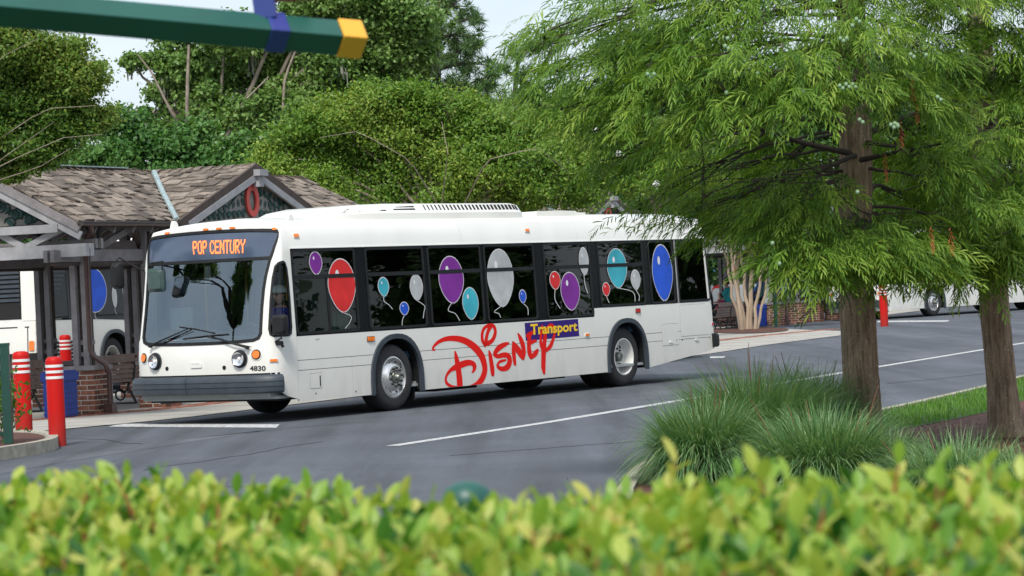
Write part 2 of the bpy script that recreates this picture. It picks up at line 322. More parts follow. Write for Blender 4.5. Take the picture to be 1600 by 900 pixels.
# ================================================================== THE SETTING
def V3(p): return Vector((float(p[0]), float(p[1]), float(p[2])))
def sheet(name, pts, z, mat, kind='structure', parent=None):
    me = bpy.data.meshes.new(name); me.from_pydata([(float(p[0]), float(p[1]), z) for p in pts], [], [tuple(range(len(pts)))]); me.materials.append(mat)
    o = put(name, me, parent)
    if kind: o['kind'] = kind
    return o
def chaikin(P, n=2, closed=False):
    P = [np.array(p[:2], float) for p in P]
    for _ in range(n):
        Q = [] if closed else [P[0]]
        rngi = range(len(P) if closed else len(P) - 1)
        for i in rngi:
            a, b = P[i], P[(i + 1) % len(P)]; Q += [a * .75 + b * .25, a * .25 + b * .75]
        if not closed: Q.append(P[-1])
        P = Q
    return P
ANG = R(22.3)                                             # the platforms run this far off the line of sight
uu = np.array([math.sin(ANG), math.cos(ANG), 0]); vv = np.array([-uu[1], uu[0], 0])
SH0 = np.array([-6.79, 44.3, 0])                          # ground under the near shelter's street eave corner
def L2W(x, y, z=0, o=SH0): return o + uu * x + vv * y + np.array([0, 0, z])
RZ = math.atan2(uu[1], uu[0])

sheet('ground', [(-900, -60), (900, -60), (900, 1500), (-900, 1500)], -.03, m_turf)
sheet('road', [(-70, 9), (110, 9), (110, 190), (-70, 190)], 0.0, m_asphalt)
edge = [G(-260, 706), G(-60, 687), G(48, 676), G(223, 660), G(300, 652), G(1110, 553), G(1200, 539), G(1310, 525), G(1345, 519)]
back = [L2W(47, 3), L2W(56, 8), L2W(52, 12), L2W(32, 12), L2W(24, 5.4), L2W(-6, 5.4), L2W(-9, 4)]
pav = sheet('pavement', edge + back, .012, m_concrete)
# far pavement on the right, behind the standing bus
sheet('pavement', [G(1340, 497), G(1385, 492.5), G(1450, 484), G(1520, 470), G(1380, 462), G(1330, 470)], .012, m_concrete)
# expansion joints cut across the pavement
jm = MB()
for k in range(17):
    a, b = L2W(-3 + k * 2.6, -2.4), L2W(-3 + k * 2.6, 5.2); jm.bar((a[0], a[1], .0135), (b[0], b[1], .0135), .015, .003)
jm.build('pavement_joint', m_groove, pav)
# brick paver band: real little pavers, each proud of the joints
cen = [G(20, 660), G(130, 651), G(300, 636), G(640, 594), G(1132, 530.5), G(1300, 515)]
cen = chaikin(cen, 2); pv = []; pf = []; pr = []
acc = 0; seg = []
for i in range(len(cen) - 1):
    a, b = cen[i], cen[i + 1]; L_ = np.linalg.norm(b - a); d = (b - a) / L_; nrm = np.array([-d[1], d[0]]); s = 0
    while s < L_ - .05:
        for j in range(-2, 3):
            c = a + d * (s + .06) + nrm * (j * .105)
            w2, l2 = .048, .056; h = .017 + rng.uniform(0, .006)
            n0 = len(pv)
            for (p, q) in ((-l2, -w2), (l2, -w2), (l2, w2), (-l2, w2)):
                pt = c + d * p + nrm * q; pv.append((pt[0], pt[1], h))
            for (p, q) in ((-l2, -w2), (l2, -w2), (l2, w2), (-l2, w2)):
                pt = c + d * p * 1.06 + nrm * q * 1.08; pv.append((pt[0], pt[1], .008))
            pf.append((n0, n0 + 1, n0 + 2, n0 + 3)); pr.append(rng.random())
            for e in range(4): pf.append((n0 + e, n0 + 4 + e, n0 + 4 + (e + 1) % 4, n0 + (e + 1) % 4)); pr.append(pr[-1])
        s += .12
pb = put('paver', arr_mesh('paver', np.array(pv), np.array(pf), m_paver, np.array(pr)), pav); pb['kind'] = 'stuff'

# painted markings
def line_mark(pts, w_, name='road_marking', z=.004):
    pts = [np.array([p[0], p[1]]) for p in pts]; vs = []; fs = []
    for i, p in enumerate(pts):
        d = pts[min(i + 1, len(pts) - 1)] - pts[max(i - 1, 0)]; d /= np.linalg.norm(d); n = np.array([-d[1], d[0]])
        vs += [(*(p - n * w_ / 2), z), (*(p + n * w_ / 2), z)]
    for i in range(len(pts) - 1): fs.append((2 * i, 2 * i + 2, 2 * i + 3, 2 * i + 1))
    me = bpy.data.meshes.new(name); me.from_pydata([tuple(map(float, v)) for v in vs], [], fs); me.materials.append(m_line); o = put(name, me); o['kind'] = 'structure'
line_mark([G(613, 697), G(850, 661), G(1050, 628), G(1310, 583.5), G(1600, 536), G(1800, 506)], .19)
sheet('road_marking', [G(170, 667), G(188, 662.3), G(437, 663.3), G(432, 668.6)], .004, m_line)
sheet('road_marking', [G(1072, 561), G(1082, 558), G(1134, 556.8), G(1131, 559.2)], .004, m_line)
sheet('road_marking', [G(1370, 503.7), G(1372, 501.3), G(1484, 500.6), G(1480, 502.8)], .004, m_line)
line_mark([G(1560, 604), G(1800, 560)], .1)
# repair patches and sealed cracks in the asphalt
sheet('road_patch', [G(-100, 742), G(250, 690), G(600, 655), G(420, 672), G(100, 722), G(-100, 760)], .0025, m_patch)
sheet('road_patch', [G(1000, 625), G(1400, 566), G(1700, 520), G(1700, 512), G(1400, 556), G(1000, 610)], .0025, m_patch)
ck = MB()
def crack(a, b, w_=.012, n=14, amp=.05):
    a = np.array(a[:2]); b = np.array(b[:2]); nn = np.array([-(b - a)[1], (b - a)[0]]); nn /= np.linalg.norm(nn); off = 0; pp = None
    for i in range(n + 1):
        off += rng.normal(0, amp); p = a + (b - a) * i / n + nn * off
        if pp is not None: ck.bar((pp[0], pp[1], .0035), (p[0], p[1], .0035), w_, .003)
        pp = p
crack(G(100, 686), G(176, 697)); crack(G(230, 735), G(520, 690)); crack(G(700, 712), G(1010, 690)); crack(G(1380, 600), G(1560, 580)); crack(G(1000, 640), G(1320, 604), .01)
crack(G(30, 770), G(430, 762), .01)
o = ck.build('road_crack', m_seal); o['kind'] = 'structure'

def kerb(name, path, w_=.16, h=.15, mat=m_kerb, closed=False):
    mb = MB(); P = chaikin(path, 2); n = len(P)
    prof = [(0, 0), (.015, h - .03), (.035, h), (w_, h), (w_, -.02)]
    vs = []
    for i, p in enumerate(P):
        d = P[min(i + 1, n - 1)] - P[max(i - 1, 0)]; d /= np.linalg.norm(d); nr = np.array([d[1], -d[0]])
        for (a, z) in prof: q = p + nr * a; vs.append((q[0], q[1], z))
    m_ = len(prof); fs = []
    for i in range(n - 1):
        for k in range(m_ - 1): fs.append((i * m_ + k, i * m_ + k + 1, (i + 1) * m_ + k + 1, (i + 1) * m_ + k))
    mb.add(vs, fs); o = mb.build(name, mat, smooth=35); o['kind'] = 'structure'; return o
# right-hand planted island
isl = [(.9, 15), (.55, 20), G(985, 752)[:2], G(1025, 737)[:2], G(1200, 694)[:2], G(1385, 656)[:2], G(1460, 638)[:2], G(1545, 617)[:2], G(1600, 600)[:2], G(1800, 556)[:2]]
kerb('kerb', isl)
sheet('planting_bed', [np.array(p) for p in isl] + [np.array([30, 60]), np.array([30, 15])], .115, m_mulch)
_in = lambda p: np.array([p[0] + .15, p[1] - .10])
LAWN = [_in(G(1300, 672)), _in(G(1385, 656)), _in(G(1460, 638)), _in(G(1545, 617)), _in(G(1600, 600)), _in(G(1800, 556)), G(1800, 590, .12), G(1610, 622, .12), G(1545, 643, .12), G(1480, 657, .12), G(1400, 672, .12)]
sheet('lawn', LAWN, .119, m_turf)
# left-hand island corner with the fence on it
li = [G(-420, 800)[:2], G(-150, 742)[:2], G(0, 717)[:2], G(52, 709)[:2], G(74, 702)[:2], G(66, 694)[:2], G(30, 690)[:2], G(-100, 692)[:2]]
kerb('kerb', li)
sheet('planting_bed', [np.array(p) * .996 for p in chaikin(li, 2)] + [np.array([-14, 37])], .135, m_mulch)

# blades and tufts of grass on the lawn strip
def pt_in(P, poly):
    x, y = P[:, 0], P[:, 1]; ins = np.zeros(len(P), bool); n = len(poly)
    for i in range(n):
        x1, y1 = poly[i][0], poly[i][1]; x2, y2 = poly[(i + 1) % n][0], poly[(i + 1) % n][1]
        if y1 == y2: continue
        c = ((y1 > y) != (y2 > y)) & (x < (x2 - x1) * (y - y1) / (y2 - y1) + x1); ins ^= c
    return ins
def blades(P, h, w_, lean, mat, name, seed=1):
    g = np.random.default_rng(seed); n = len(P); a = g.uniform(0, 2 * np.pi, n); hh = h * g.uniform(.5, 1.2, n)
    side = np.stack([np.cos(a), np.sin(a), np.zeros(n)], 1) * (w_ * g.uniform(.6, 1.3, n))[:, None]
    ld = np.stack([-np.sin(a), np.cos(a), np.zeros(n)], 1) * (hh * lean * g.uniform(.1, 1, n))[:, None]
    up = np.stack([np.zeros(n), np.zeros(n), hh], 1)
    v = np.stack([P - side, P + side, P + ld * .4 + up * .6 + side * .7, P + ld * .4 + up * .6 - side * .7, P + ld + up], 1).reshape(-1, 3)
    b = np.arange(n)[:, None] * 5; F = np.concatenate([b + [0, 1, 2], b + [0, 2, 3], b + [3, 2, 4]], 0)
    r = g.random(n); return arr_mesh(name, v, F, mat, np.concatenate([r, r, r]))
m_lawnb = leaf_mat('lawn_blade', [(.05, .14, .02), (.10, .24, .03), (.17, .31, .05)])
lw = np.array([p[:2] for p in LAWN]); mn, mxx = lw.min(0), lw.max(0)
P = np.column_stack([rng.uniform(mn[0], mxx[0], 90000), rng.uniform(mn[1], mxx[1], 90000)]); P = P[pt_in(P, lw)][:45000]
o = put('lawn_grass', blades(np.column_stack([P, np.full(len(P), .12)]), .075, .004, .8, m_lawnb, 'lawn_grass')); tag(o, 'short mown grass along the kerb behind the tree trunks', 'grass', kind='stuff')
# pine straw scattered over the mulch
m_straw = leaf_mat('pine_straw', [(.08, .03, .018), (.17, .075, .04), (.26, .14, .08)], trans=.1)
c0 = G(1510, 690, .12); P = np.column_stack([rng.normal(c0[0], .9, 9000), rng.normal(c0[1] - 1, 2.2, 9000), np.full(9000, .115)])
o = put('pine_straw', blades(P, .03, .003, 4.0, m_straw, 'pine_straw', 5)); tag(o, 'loose reddish pine straw spread over the planting bed', 'mulch', kind='stuff')
# ================================================================== BUS
BTH = 0.60023; BW = 2.6; BC = 1.3
BO = np.array([-1.75194, 41.21584, 0.0])
bex = np.array([math.sin(BTH), math.cos(BTH), 0]); bey = np.array([-math.cos(BTH), math.sin(BTH), 0])
XF, XR = -2.9, 9.34                                        # front and rear ends, front axle at x = 0
# plan curve of one half: front centre -> driver's side -> rear centre
def half_curve():
    P = []
    for i in range(61):
        a = math.pi / 2 * i / 60; n = 3.3
        P.append((XF + .42 * (1 - max(math.cos(a), 0) ** (2 / n)), BC - BC * math.sin(a) ** (2 / n)))
    for i in range(1, 60): P.append((XF + .42 + (XR - .22 - XF - .42) * i / 60, 0.0))
    for i in range(1, 41):
        a = math.pi / 2 * i / 40; n = 4.5
        P.append((XR - .22 + .22 * math.sin(a) ** (2 / n), BC - BC * max(math.cos(a), 0) ** (2 / n)))
    return np.array(P)
HC = half_curve()
_s = np.concatenate([[0], np.cumsum(np.hypot(np.diff(HC[:, 0]), np.diff(HC[:, 1])))])
_k = np.concatenate([[True], np.diff(_s) > 1e-7]); HC = HC[_k]; HS = _s[_k]; SMAX = float(HS[-1]); S0 = float(HS[np.argmax(HC[:, 1] < 1e-9)])
def smooth01(t): t = np.clip(t, 0, 1); return t * t * (3 - 2 * t)
ZTOP = 2.74
def tumble(z): return np.interp(z, [0, 1.18, 2.40, 2.56, 2.68, 2.74], [0, 0, .045, .075, .115, .155])
def rake(z): return np.interp(z, [0, .95, 1.3, 2.0, 2.5, 2.70], [0, 0, .05, .19, .32, .41])
def rrake(z): return np.interp(z, [0, .6, 2.7], [0, 0, .14])
def base_pt(s):
    sa = np.abs(s); return np.interp(sa, HS, HC[:, 0]), np.interp(sa, HS, HC[:, 1])
def raw(s, z):
    x, y = base_pt(s); z = np.asarray(z, float)
    wf = 1 - smooth01((x - XF) / .62); wr = smooth01((x - (XR - .5)) / .5)
    X = x + rake(z) * wf - rrake(z) * wr
    Y = BC + (y - BC) * (1 - tumble(z) / BC)
    Y = np.where(np.asarray(s) < 0, 2 * BC - Y, Y)
    return np.stack([X, Y, z * np.ones_like(X)], -1)
def MS(s, z, off=0.0):
    """chart of the bus skin: s = distance round the plan from the front centre (negative = door side), z = height"""
    s = np.asarray(s, float); z = np.asarray(z, float) * np.ones_like(s); p = raw(s, z)
    if np.any(off != 0):
        e = 2e-3; ds = raw(s + e, z) - raw(s - e, z); dz = raw(s, z + e) - raw(s, z - e)
        n = np.cross(ds, dz); n /= np.linalg.norm(n, axis=-1, keepdims=True) + 1e-12
        p = p + n * (np.asarray(off)[..., None] if np.ndim(off) else off)
    return p
def b2w(p): return BO + bex * p[0] + bey * p[1] + np.array([0, 0, p[2]])
def SPX(px, py, s0=None):
    """photo pixel -> (s, z) on the skin, by Newton"""
    d = ray(px, py); o = cC - BO
    if s0 is None:
        t = -(o @ bey) / (d @ bey); X = o + d * t; x = X @ bex; z = X[2]
        s = sx(x) if x > XF + .42 else BC
        if px < 436: t = (XF + .1 - o @ bex) / (d @ bex); X = o + d * t; s = BC - X @ bey; z = X[2]
    else: s, z = s0
    for _ in range(25):
        f0 = proj(b2w(MS(s, z))) - (px, py)
        J = np.column_stack([(proj(b2w(MS(s + 1e-3, z))) - (px, py) - f0) / 1e-3, (proj(b2w(MS(s, z + 1e-3))) - (px, py) - f0) / 1e-3])
        try: st = np.linalg.solve(J, -f0)
        except Exception: break
        st = np.clip(st, -.25, .25); s += st[0]; z += st[1]
        if abs(st).max() < 1e-5: break
    return float(s), float(z)
def BY(px, py, y=0.0):
    """photo pixel -> (x, z) on the lengthwise plane y of the bus"""
    d = ray(px, py); o = cC - BO; t = (y - o @ bey) / (d @ bey); X = o + d * t; return float(X @ bex), float(X[2])
def sx(x): return S0 + x - (XF + .42)       # straight side: x -> s

def inpoly(P, poly):
    return pt_in(np.asarray(P), poly)
def densify(poly, h):
    out_ = []
    for i in range(len(poly)):
        a = np.array(poly[i], float); b = np.array(poly[(i + 1) % len(poly)], float); n = max(1, int(np.ceil(np.linalg.norm(b - a) / h)))
        for k in range(n): out_.append(tuple(a + (b - a) * k / n))
    return out_
def skin_mesh(name, outer, holes=(), off=0.0, th=.02, h=.14, sgn=1, fn=None, smooth=35):
    """a panel cut from the skin chart: polygon with holes, given thickness, mapped on to the body"""
    fn = fn or MS
    loops = [densify(outer, h)] + [densify(q, h) for q in holes]
    V = []; E = []
    for lp in loops:
        n0 = len(V); V += lp; E += [(n0 + i, n0 + (i + 1) % len(lp)) for i in range(len(lp))]
    A = np.array(outer); x0, y0 = A.min(0); x1, y1 = A.max(0)
    if h < 1:
        gx, gy = np.meshgrid(np.arange(x0 + h / 2, x1, h), np.arange(y0 + h / 2, y1, h * 1.3)); Pg = np.column_stack([gx.ravel(), gy.ravel()])
        if len(Pg):
            ok = inpoly(Pg, outer)
            for q in holes: ok &= ~inpoly(Pg, q)
            B_ = np.array([v for lp in loops for v in lp])
            dm = np.sqrt(((Pg[:, None, :] - B_[None]) ** 2).sum(-1)).min(1); ok &= dm > h * .35
            V += [tuple(p) for p in Pg[ok]]
    res = delaunay_2d_cdt([Vector(v) for v in V], E, [], 0, 1e-6)
    vv_ = np.array([(p.x, p.y) for p in res[0]]); F = np.array([tuple(f) for f in res[2] if len(f) == 3])
    c = vv_[F].mean(1); ok = inpoly(c, outer)
    for q in holes: ok &= ~inpoly(c, q)
    F = F[ok]
    a = vv_[F]; ar = (a[:, 1, 0] - a[:, 0, 0]) * (a[:, 2, 1] - a[:, 0, 1]) - (a[:, 1, 1] - a[:, 0, 1]) * (a[:, 2, 0] - a[:, 0, 0])
    F[ar < 0] = F[ar < 0][:, ::-1]
    s = vv_[:, 0] * sgn; top = fn(s, vv_[:, 1], off); n = len(vv_)
    if sgn < 0: F = F[:, ::-1]
    if th <= 0:
        Vv, FF = top, [tuple(f) for f in F]
    else:
        bot = fn(s, vv_[:, 1], off - th); Vv = np.concatenate([top, bot])
        FF = [tuple(f) for f in F] + [tuple(f[::-1] + n) for f in F]
        ec = {}
        for f in F:
            for k in range(3):
                e = (f[k], f[(k + 1) % 3]); ec[e] = 1
        for (p, q) in list(ec):
            if (q, p) not in ec: FF.append((q, p, p + n, q + n))
    me = bpy.data.meshes.new(name); me.from_pydata([tuple(map(float, p)) for p in Vv], [], [tuple(int(i) for i in f) for f in FF]); me.update()
    if smooth: me.polygons.foreach_set('use_smooth', [True] * len(me.polygons)); me.set_sharp_from_angle(angle=R(smooth))
    return me
def skin(name, outer, mat, parent, holes=(), off=0.0, th=.02, h=.14, sgn=1, fn=None):
    me = skin_mesh(name, outer, holes, off, th, h, sgn, fn); me.materials.append(mat); return put(name, me, parent)
def rrect(x0, z0, x1, z1, r=.06, n=5):
    P = []
    for (cx, cz, a0) in ((x1 - r, z1 - r, 0), (x0 + r, z1 - r, 90), (x0 + r, z0 + r, 180), (x1 - r, z0 + r, 270)):
        for i in range(n + 1): t = R(a0 + 90 * i / n); P.append((cx + r * math.cos(t), cz + r * math.sin(t)))
    return P
def ell(cx, cz, rx, rz, n=20, tilt=0.0):
    return [(cx + rx * math.cos(t) * math.cos(tilt) - rz * math.sin(t) * math.sin(tilt), cz + rx * math.cos(t) * math.sin(tilt) + rz * math.sin(t) * math.cos(tilt)) for t in [2 * math.pi * i / n for i in range(n)]]
def rect(x0, z0, x1, z1): return [(x0, z0), (x1, z0), (x1, z1), (x0, z1)]
def arch(xc, hw, zt, zb=.2, n=18):
    P = [(xc - hw, zb)]; P2 = []
    zs = zt - hw * 1.05
    for i in range(n + 1):
        a = math.pi - math.pi * i / n; e = 2 / 2.25
        P2.append((xc + hw * np.sign(math.cos(a)) * abs(math.cos(a)) ** e, zs + (zt - zs) * abs(math.sin(a)) ** e))
    return P + P2 + [(xc + hw, zb)]

def strokes_mesh(name, strokes, conv, mat, parent, off0=.0025, sgn=1, step=.0005, clipz=None):
    """brush strokes -> flat vinyl shapes on the skin. stroke: list of (px, py, width in px)"""
    out_o = []
    mb = MB()
    for si, st in enumerate(strokes):
        P = np.array(st, float); P[:, 2] *= (1.14 if name == 'script_letter' else 1.0)
        # Catmull-Rom
        Q = []
        for i in range(len(P) - 1):
            p0, p1, p2, p3 = P[max(i - 1, 0)], P[i], P[i + 1], P[min(i + 2, len(P) - 1)]
            for k in range(5):
                t = k / 5; Q.append(.5 * ((2 * p1) + (-p0 + p2) * t + (2 * p0 - 5 * p1 + 4 * p2 - p3) * t * t + (-p0 + 3 * p1 - 3 * p2 + p3) * t ** 3))
        Q.append(P[-1]); Q = np.array(Q); n = len(Q)
        d = np.gradient(Q[:, :2], axis=0); d /= np.linalg.norm(d, axis=1)[:, None] + 1e-9; nr = np.stack([-d[:, 1], d[:, 0]], 1)
        Lf = Q[:, :2] + nr * Q[:, 2:3] / 2; Rt = Q[:, :2] - nr * Q[:, 2:3] / 2
        vs = []; fs = []
        def addp(p): s, z = conv(p[0], p[1]); z = z if clipz is None else max(z, clipz); vs.append(MS(s * sgn, z, off0 + si * step)); return len(vs) - 1
        li_ = [addp(p) for p in Lf]; ri_ = [addp(p) for p in Rt]
        for i in range(n - 1): fs.append((ri_[i], ri_[i + 1], li_[i + 1], li_[i]))
        for (c, dd, l, r_, w_) in ((Q[0, :2], -d[0], li_[0], ri_[0], Q[0, 2] / 2), (Q[-1, :2], d[-1], ri_[-1], li_[-1], Q[-1, 2] / 2)):
            mid = [addp(c + dd * w_ * math.cos(a) + np.array([-dd[1], dd[0]]) * w_ * math.sin(a)) for a in (-1.0, -.5, 0, .5, 1.0)]
            fs.append(tuple([l] + mid[::-1] + [r_]) if True else ())
        mb.add(vs, fs)
    return mb.build(name, mat, parent)
def text_geo(txt, bold=.0):
    cu = bpy.data.curves.new('txt', 'FONT'); cu.body = txt; cu.size = 1; cu.offset = bold; cu.resolution_u = 3
    ob = bpy.data.objects.new('txt', cu); COL.objects.link(ob)
    dg = bpy.context.evaluated_depsgraph_get(); me = bpy.data.meshes.new_from_object(ob.evaluated_get(dg))
    V = np.array([v.co[:2] for v in me.vertices]); F = [tuple(p.vertices) for p in me.polygons]
    bpy.data.objects.remove(ob); bpy.data.curves.remove(cu); bpy.data.meshes.remove(me)
    return V, F
def text_on(name, txt, quad, mat, parent, off=.004, bold=.0, fn=None, sgn=1):
    """text stretched into the quad (top-left, top-right, bottom-right, bottom-left) in (s, z)"""
    V, F = text_geo(txt, bold); mn_, mx_ = V.min(0), V.max(0); T = (V - mn_) / (mx_ - mn_)
    q = [np.array(a, float) for a in quad]
    P = np.array([(q[3] * (1 - a) + q[2] * a) * (1 - b) + (q[0] * (1 - a) + q[1] * a) * b for a, b in T])
    Vv = (fn or MS)(P[:, 0] * sgn, P[:, 1], off)
    mb = MB(); mb.add(Vv, F); return mb.build(name, mat, parent)
def lerp_path(P, n):
    P = np.array(P, float); s = np.concatenate([[0], np.cumsum(np.linalg.norm(np.diff(P, axis=0), axis=1))]); t = np.linspace(0, s[-1], n)
    return np.column_stack([np.interp(t, s, P[:, k]) for k in range(P.shape[1])])

# ---- wheels -------------------------------------------------------
def wheel(bus, x, y, out, front=True, z=.49, label=None):
    """out = -1: outer face towards -y"""
    wl = put('wheel', bpy.data.meshes.new('wheel'), bus); prof = [(.30, .0), (.315, -.03), (.40, -.035), (.45, -.02), (.478, .02), (.487, .06), (.487, .24), (.47, .28), (.44, .30), (.30, .29)]
    mb = MB(); mb.lathe([(r_, y - out * h) for r_, h in prof] if out < 0 else [(r_, y - h) for r_, h in prof][::-1], 56, (x, 0, z), 'y')
    if not front:
        mb.lathe([(r_, y - out * (h + .34)) for r_, h in prof] if out < 0 else [(r_, y - h - .34) for r_, h in prof][::-1], 40, (x, 0, z), 'y')
    me = mb.mesh('wheel', 40); me.materials.append(m_tyre); wl.data = me; wl.name = 'wheel'
    def Y(h): return y - out * h if out < 0 else y - h        # h>0 = inwards
    rim = MB()
    if front: pr = [(.30, 0), (.305, -.02), (.285, -.025), (.265, .02), (.255, .035), (.20, -.03), (.175, -.055), (.165, -.058), (.105, -.058), (.10, -.03), (.0, -.03)]
    else: pr = [(.30, 0), (.305, -.02), (.288, -.025), (.272, .03), (.262, .13), (.25, .15), (.19, .155), (.16, .13), (.10, .128), (.0, .128)]
    pp = [(r_, Y(h)) for r_, h in pr]
    rim.lathe(pp[::-1] if out < 0 else pp, 56, (x, 0, z), 'y'); ro = rim.build('rim', m_chrome if front else m_whiterim, wl, smooth=30)
    hb = MB()
    hp = [(.0, Y(-.13)), (.03, Y(-.13)), (.045, Y(-.11)), (.05, Y(-.075)), (.085, Y(-.07)), (.095, Y(-.03))] if front else [(.0, Y(.03)), (.05, Y(.03)), (.075, Y(.05)), (.08, Y(.13))]
    hb.lathe(hp if out < 0 else hp[::-1], 24, (x, 0, z), 'y'); hb.build('hub', m_hub, wl, smooth=30)
    nut = MB(); nut.lathe([(.0, -.03), (.012, -.03), (.016, -.02), (.016, .0)], 8, (0, 0, 0), 'y'); nm = nut.mesh('wheel_nut', 30); nm.materials.append(m_rubber)
    for k in range(10):
        a = 2 * math.pi * (k + .3) / 10; r_ = .135
        o = put('wheel_nut', nm, wl); o.location = (x + r_ * math.cos(a), Y(-.058 if front else .128), z + r_ * math.sin(a)); o.rotation_euler = (0, 0, 0 if out < 0 else math.pi)
    rr_ = .228 if front else .215
    for k in range(10 if front else 8):
        a = 2 * math.pi * k / (10 if front else 8); hw, hh = (.014, .024) if front else (.022, .03)
        h0 = Y(-.006 if front else .15) + out * .003 if out < 0 else Y(-.006 if front else .15) + .003
        vs = []
        for i in range(10):
            t = 2 * math.pi * i / 10; rad = rr_ + hw * math.cos(t); tg = hh * math.sin(t); tilt = (rad - rr_) * (.9 if front else 0)
            vs.append((x + rad * math.cos(a) - tg * math.sin(a), h0 - out * (-tilt) if out < 0 else h0 - tilt, z + rad * math.sin(a) + tg * math.cos(a)))
        hole = MB(); hole.add(vs, [tuple(range(10))]); hole.build('hand_hole', m_under, wl)
    return wl
def RF(s, t, off=0.0):
    """chart of the roof: s as on the skin, t = 0 at the cant rail, 1 on the centre line"""
    s = np.asarray(s, float); t = np.asarray(t, float) * np.ones_like(s)
    p = MS(s, np.full_like(s, ZTOP)); cx = np.clip(p[..., 0], XF + 1.1, XR - .8)
    q = np.stack([cx, np.full_like(cx, BC), np.full_like(cx, ZTOP)], -1)
    r = p * (1 - t[..., None]) + q * t[..., None]
    fwd = smooth01((p[..., 0] - XF - .3) / 1.2)
    r[..., 2] = ZTOP + (.145 * fwd + .13 * (1 - fwd)) * (1 - (1 - np.clip(t, 0, 1)) ** 2.3) + off
    return r
def zpoly(side_pts): return side_pts
def sxs(P): return [(sx(x), z) for x, z in P]
WIN = [('W1', 460, 557, 455, .0), ('W2', 575, 664, 455, 0), ('W3', 672, 753.6, 450, 0), ('W4', 760, 836.7, 445, 0), ('W5', 852.6, 923.6, 440, 0), ('W6', 937, 1006, 435, 1), ('W7', 1016, 1052.7, 430, 1), ('W8', 1059, 1109, 430, 1)]
def win_rects():
    out_ = []
    for n_, xa, xb, py, up in WIN:
        a = BY(xa, py, .02)[0]; b = BY(xb, py, .02)[0]; out_.append((a, b, 1.345 if up else 1.215, 2.375))
    return out_
WR = win_rects()
AF = (0.03, .60, 1.09); AR = (6.37, .59, 1.09)
def bus_shell(bus, sgn, windows=True, band_z=(1.18, 1.32), name='body_panel', plain=False):
    """all the skin panels of one side; sgn 1 = driver's side, -1 = door side"""
    z0 = .265; g = .004
    xb0 = -2.26; xs = [xb0, -.58, .68, 3.1, 5.1, 7.2, 9.12]
    zg1, zg2 = .70, .84
    b1, b2 = band_z
    holes = [arch(*AF), arch(*AR)]
    def cut(poly, name, **k):
        """panel minus the wheel arches (as notches)"""
        me = skin(name, poly, m_white, bus, holes=[h for h in sarch], sgn=sgn, off=0, th=.03, **k)
    sarch = [[(sx(x), z) for x, z in arch(AF[0], AF[1] - .02, AF[2] - .02, .1)], [(sx(x), z) for x, z in arch(AR[0], AR[1] - .02, AR[2] - .02, .1)]]
    def ztail(x): return z0 + max(0, (x - 6.9)) * .093
    # skirt row, middle row, upper row, each split where the photo shows seams
    rows = [(None, zg1), (zg1, zg2), (zg2, None)]
    seams = {0: [xb0, -1.02, .03, 3.15, 6.37, 7.45, XR - .24], 1: [xb0, -1.02, .03, 3.15, 6.37, 7.45, XR - .24], 2: [xb0, .03, 3.15, 5.43, 6.37, 7.8, XR - .24]}
    for ri, (za, zb) in enumerate(rows):
        sm = seams[ri]
        for i in range(len(sm) - 1):
            xa, xc = sm[i] + g, sm[i + 1] - g
            lo_a = ztail(xa) if za is None else za + g; lo_c = ztail(xc) if za is None else za + g
            hi_a = (b1 if xc <= 5.44 else b2) if zb is None else zb - g; hi_c = hi_a
            if zb is None: hi_a -= g; hi_c -= g
            poly = [(sx(xa), lo_a), (sx(xc), lo_c), (sx(xc), hi_c), (sx(xa), hi_a)]
            if za is None and xa < 6.9 < xc: poly = [(sx(xa), z0), (sx(6.9), z0), (sx(xc), lo_c), (sx(xc), hi_c), (sx(xa), hi_a)]
            # notch the arches: clip polygon holes by making hole polygons slightly overlap the lower edge
            hs = []
            for (xc_, hw, zt) in (AF, AR):
                if xc_ - hw < xc and xc_ + hw > xa: hs.append([(sx(x), z) for x, z in arch(xc_, hw - .02, zt - .02, .1)])
            poly2 = poly
            me = skin_notched(name, poly2, hs, m_white, bus, sgn)
    # band above the windows up to the cant rail
    bs = [xb0, 1.9, 5.12, XR - .24]
    for i in range(3):
        skin(name, [(sx(bs[i] + g), 2.405), (sx(bs[i + 1] - g), 2.405), (sx(bs[i + 1] - g), ZTOP + .0), (sx(bs[i] + g), ZTOP)], m_white, bus, sgn=sgn, th=.03, h=.09 if i == 0 else .12)
    # gutter lip over the windows
    skin('drip_rail', [(sx(xb0), 2.400), (sx(XR - .3), 2.400), (sx(XR - .3), 2.412), (sx(xb0), 2.412)], m_white2, bus, off=.012, th=.014, h=.3, sgn=sgn)
    return
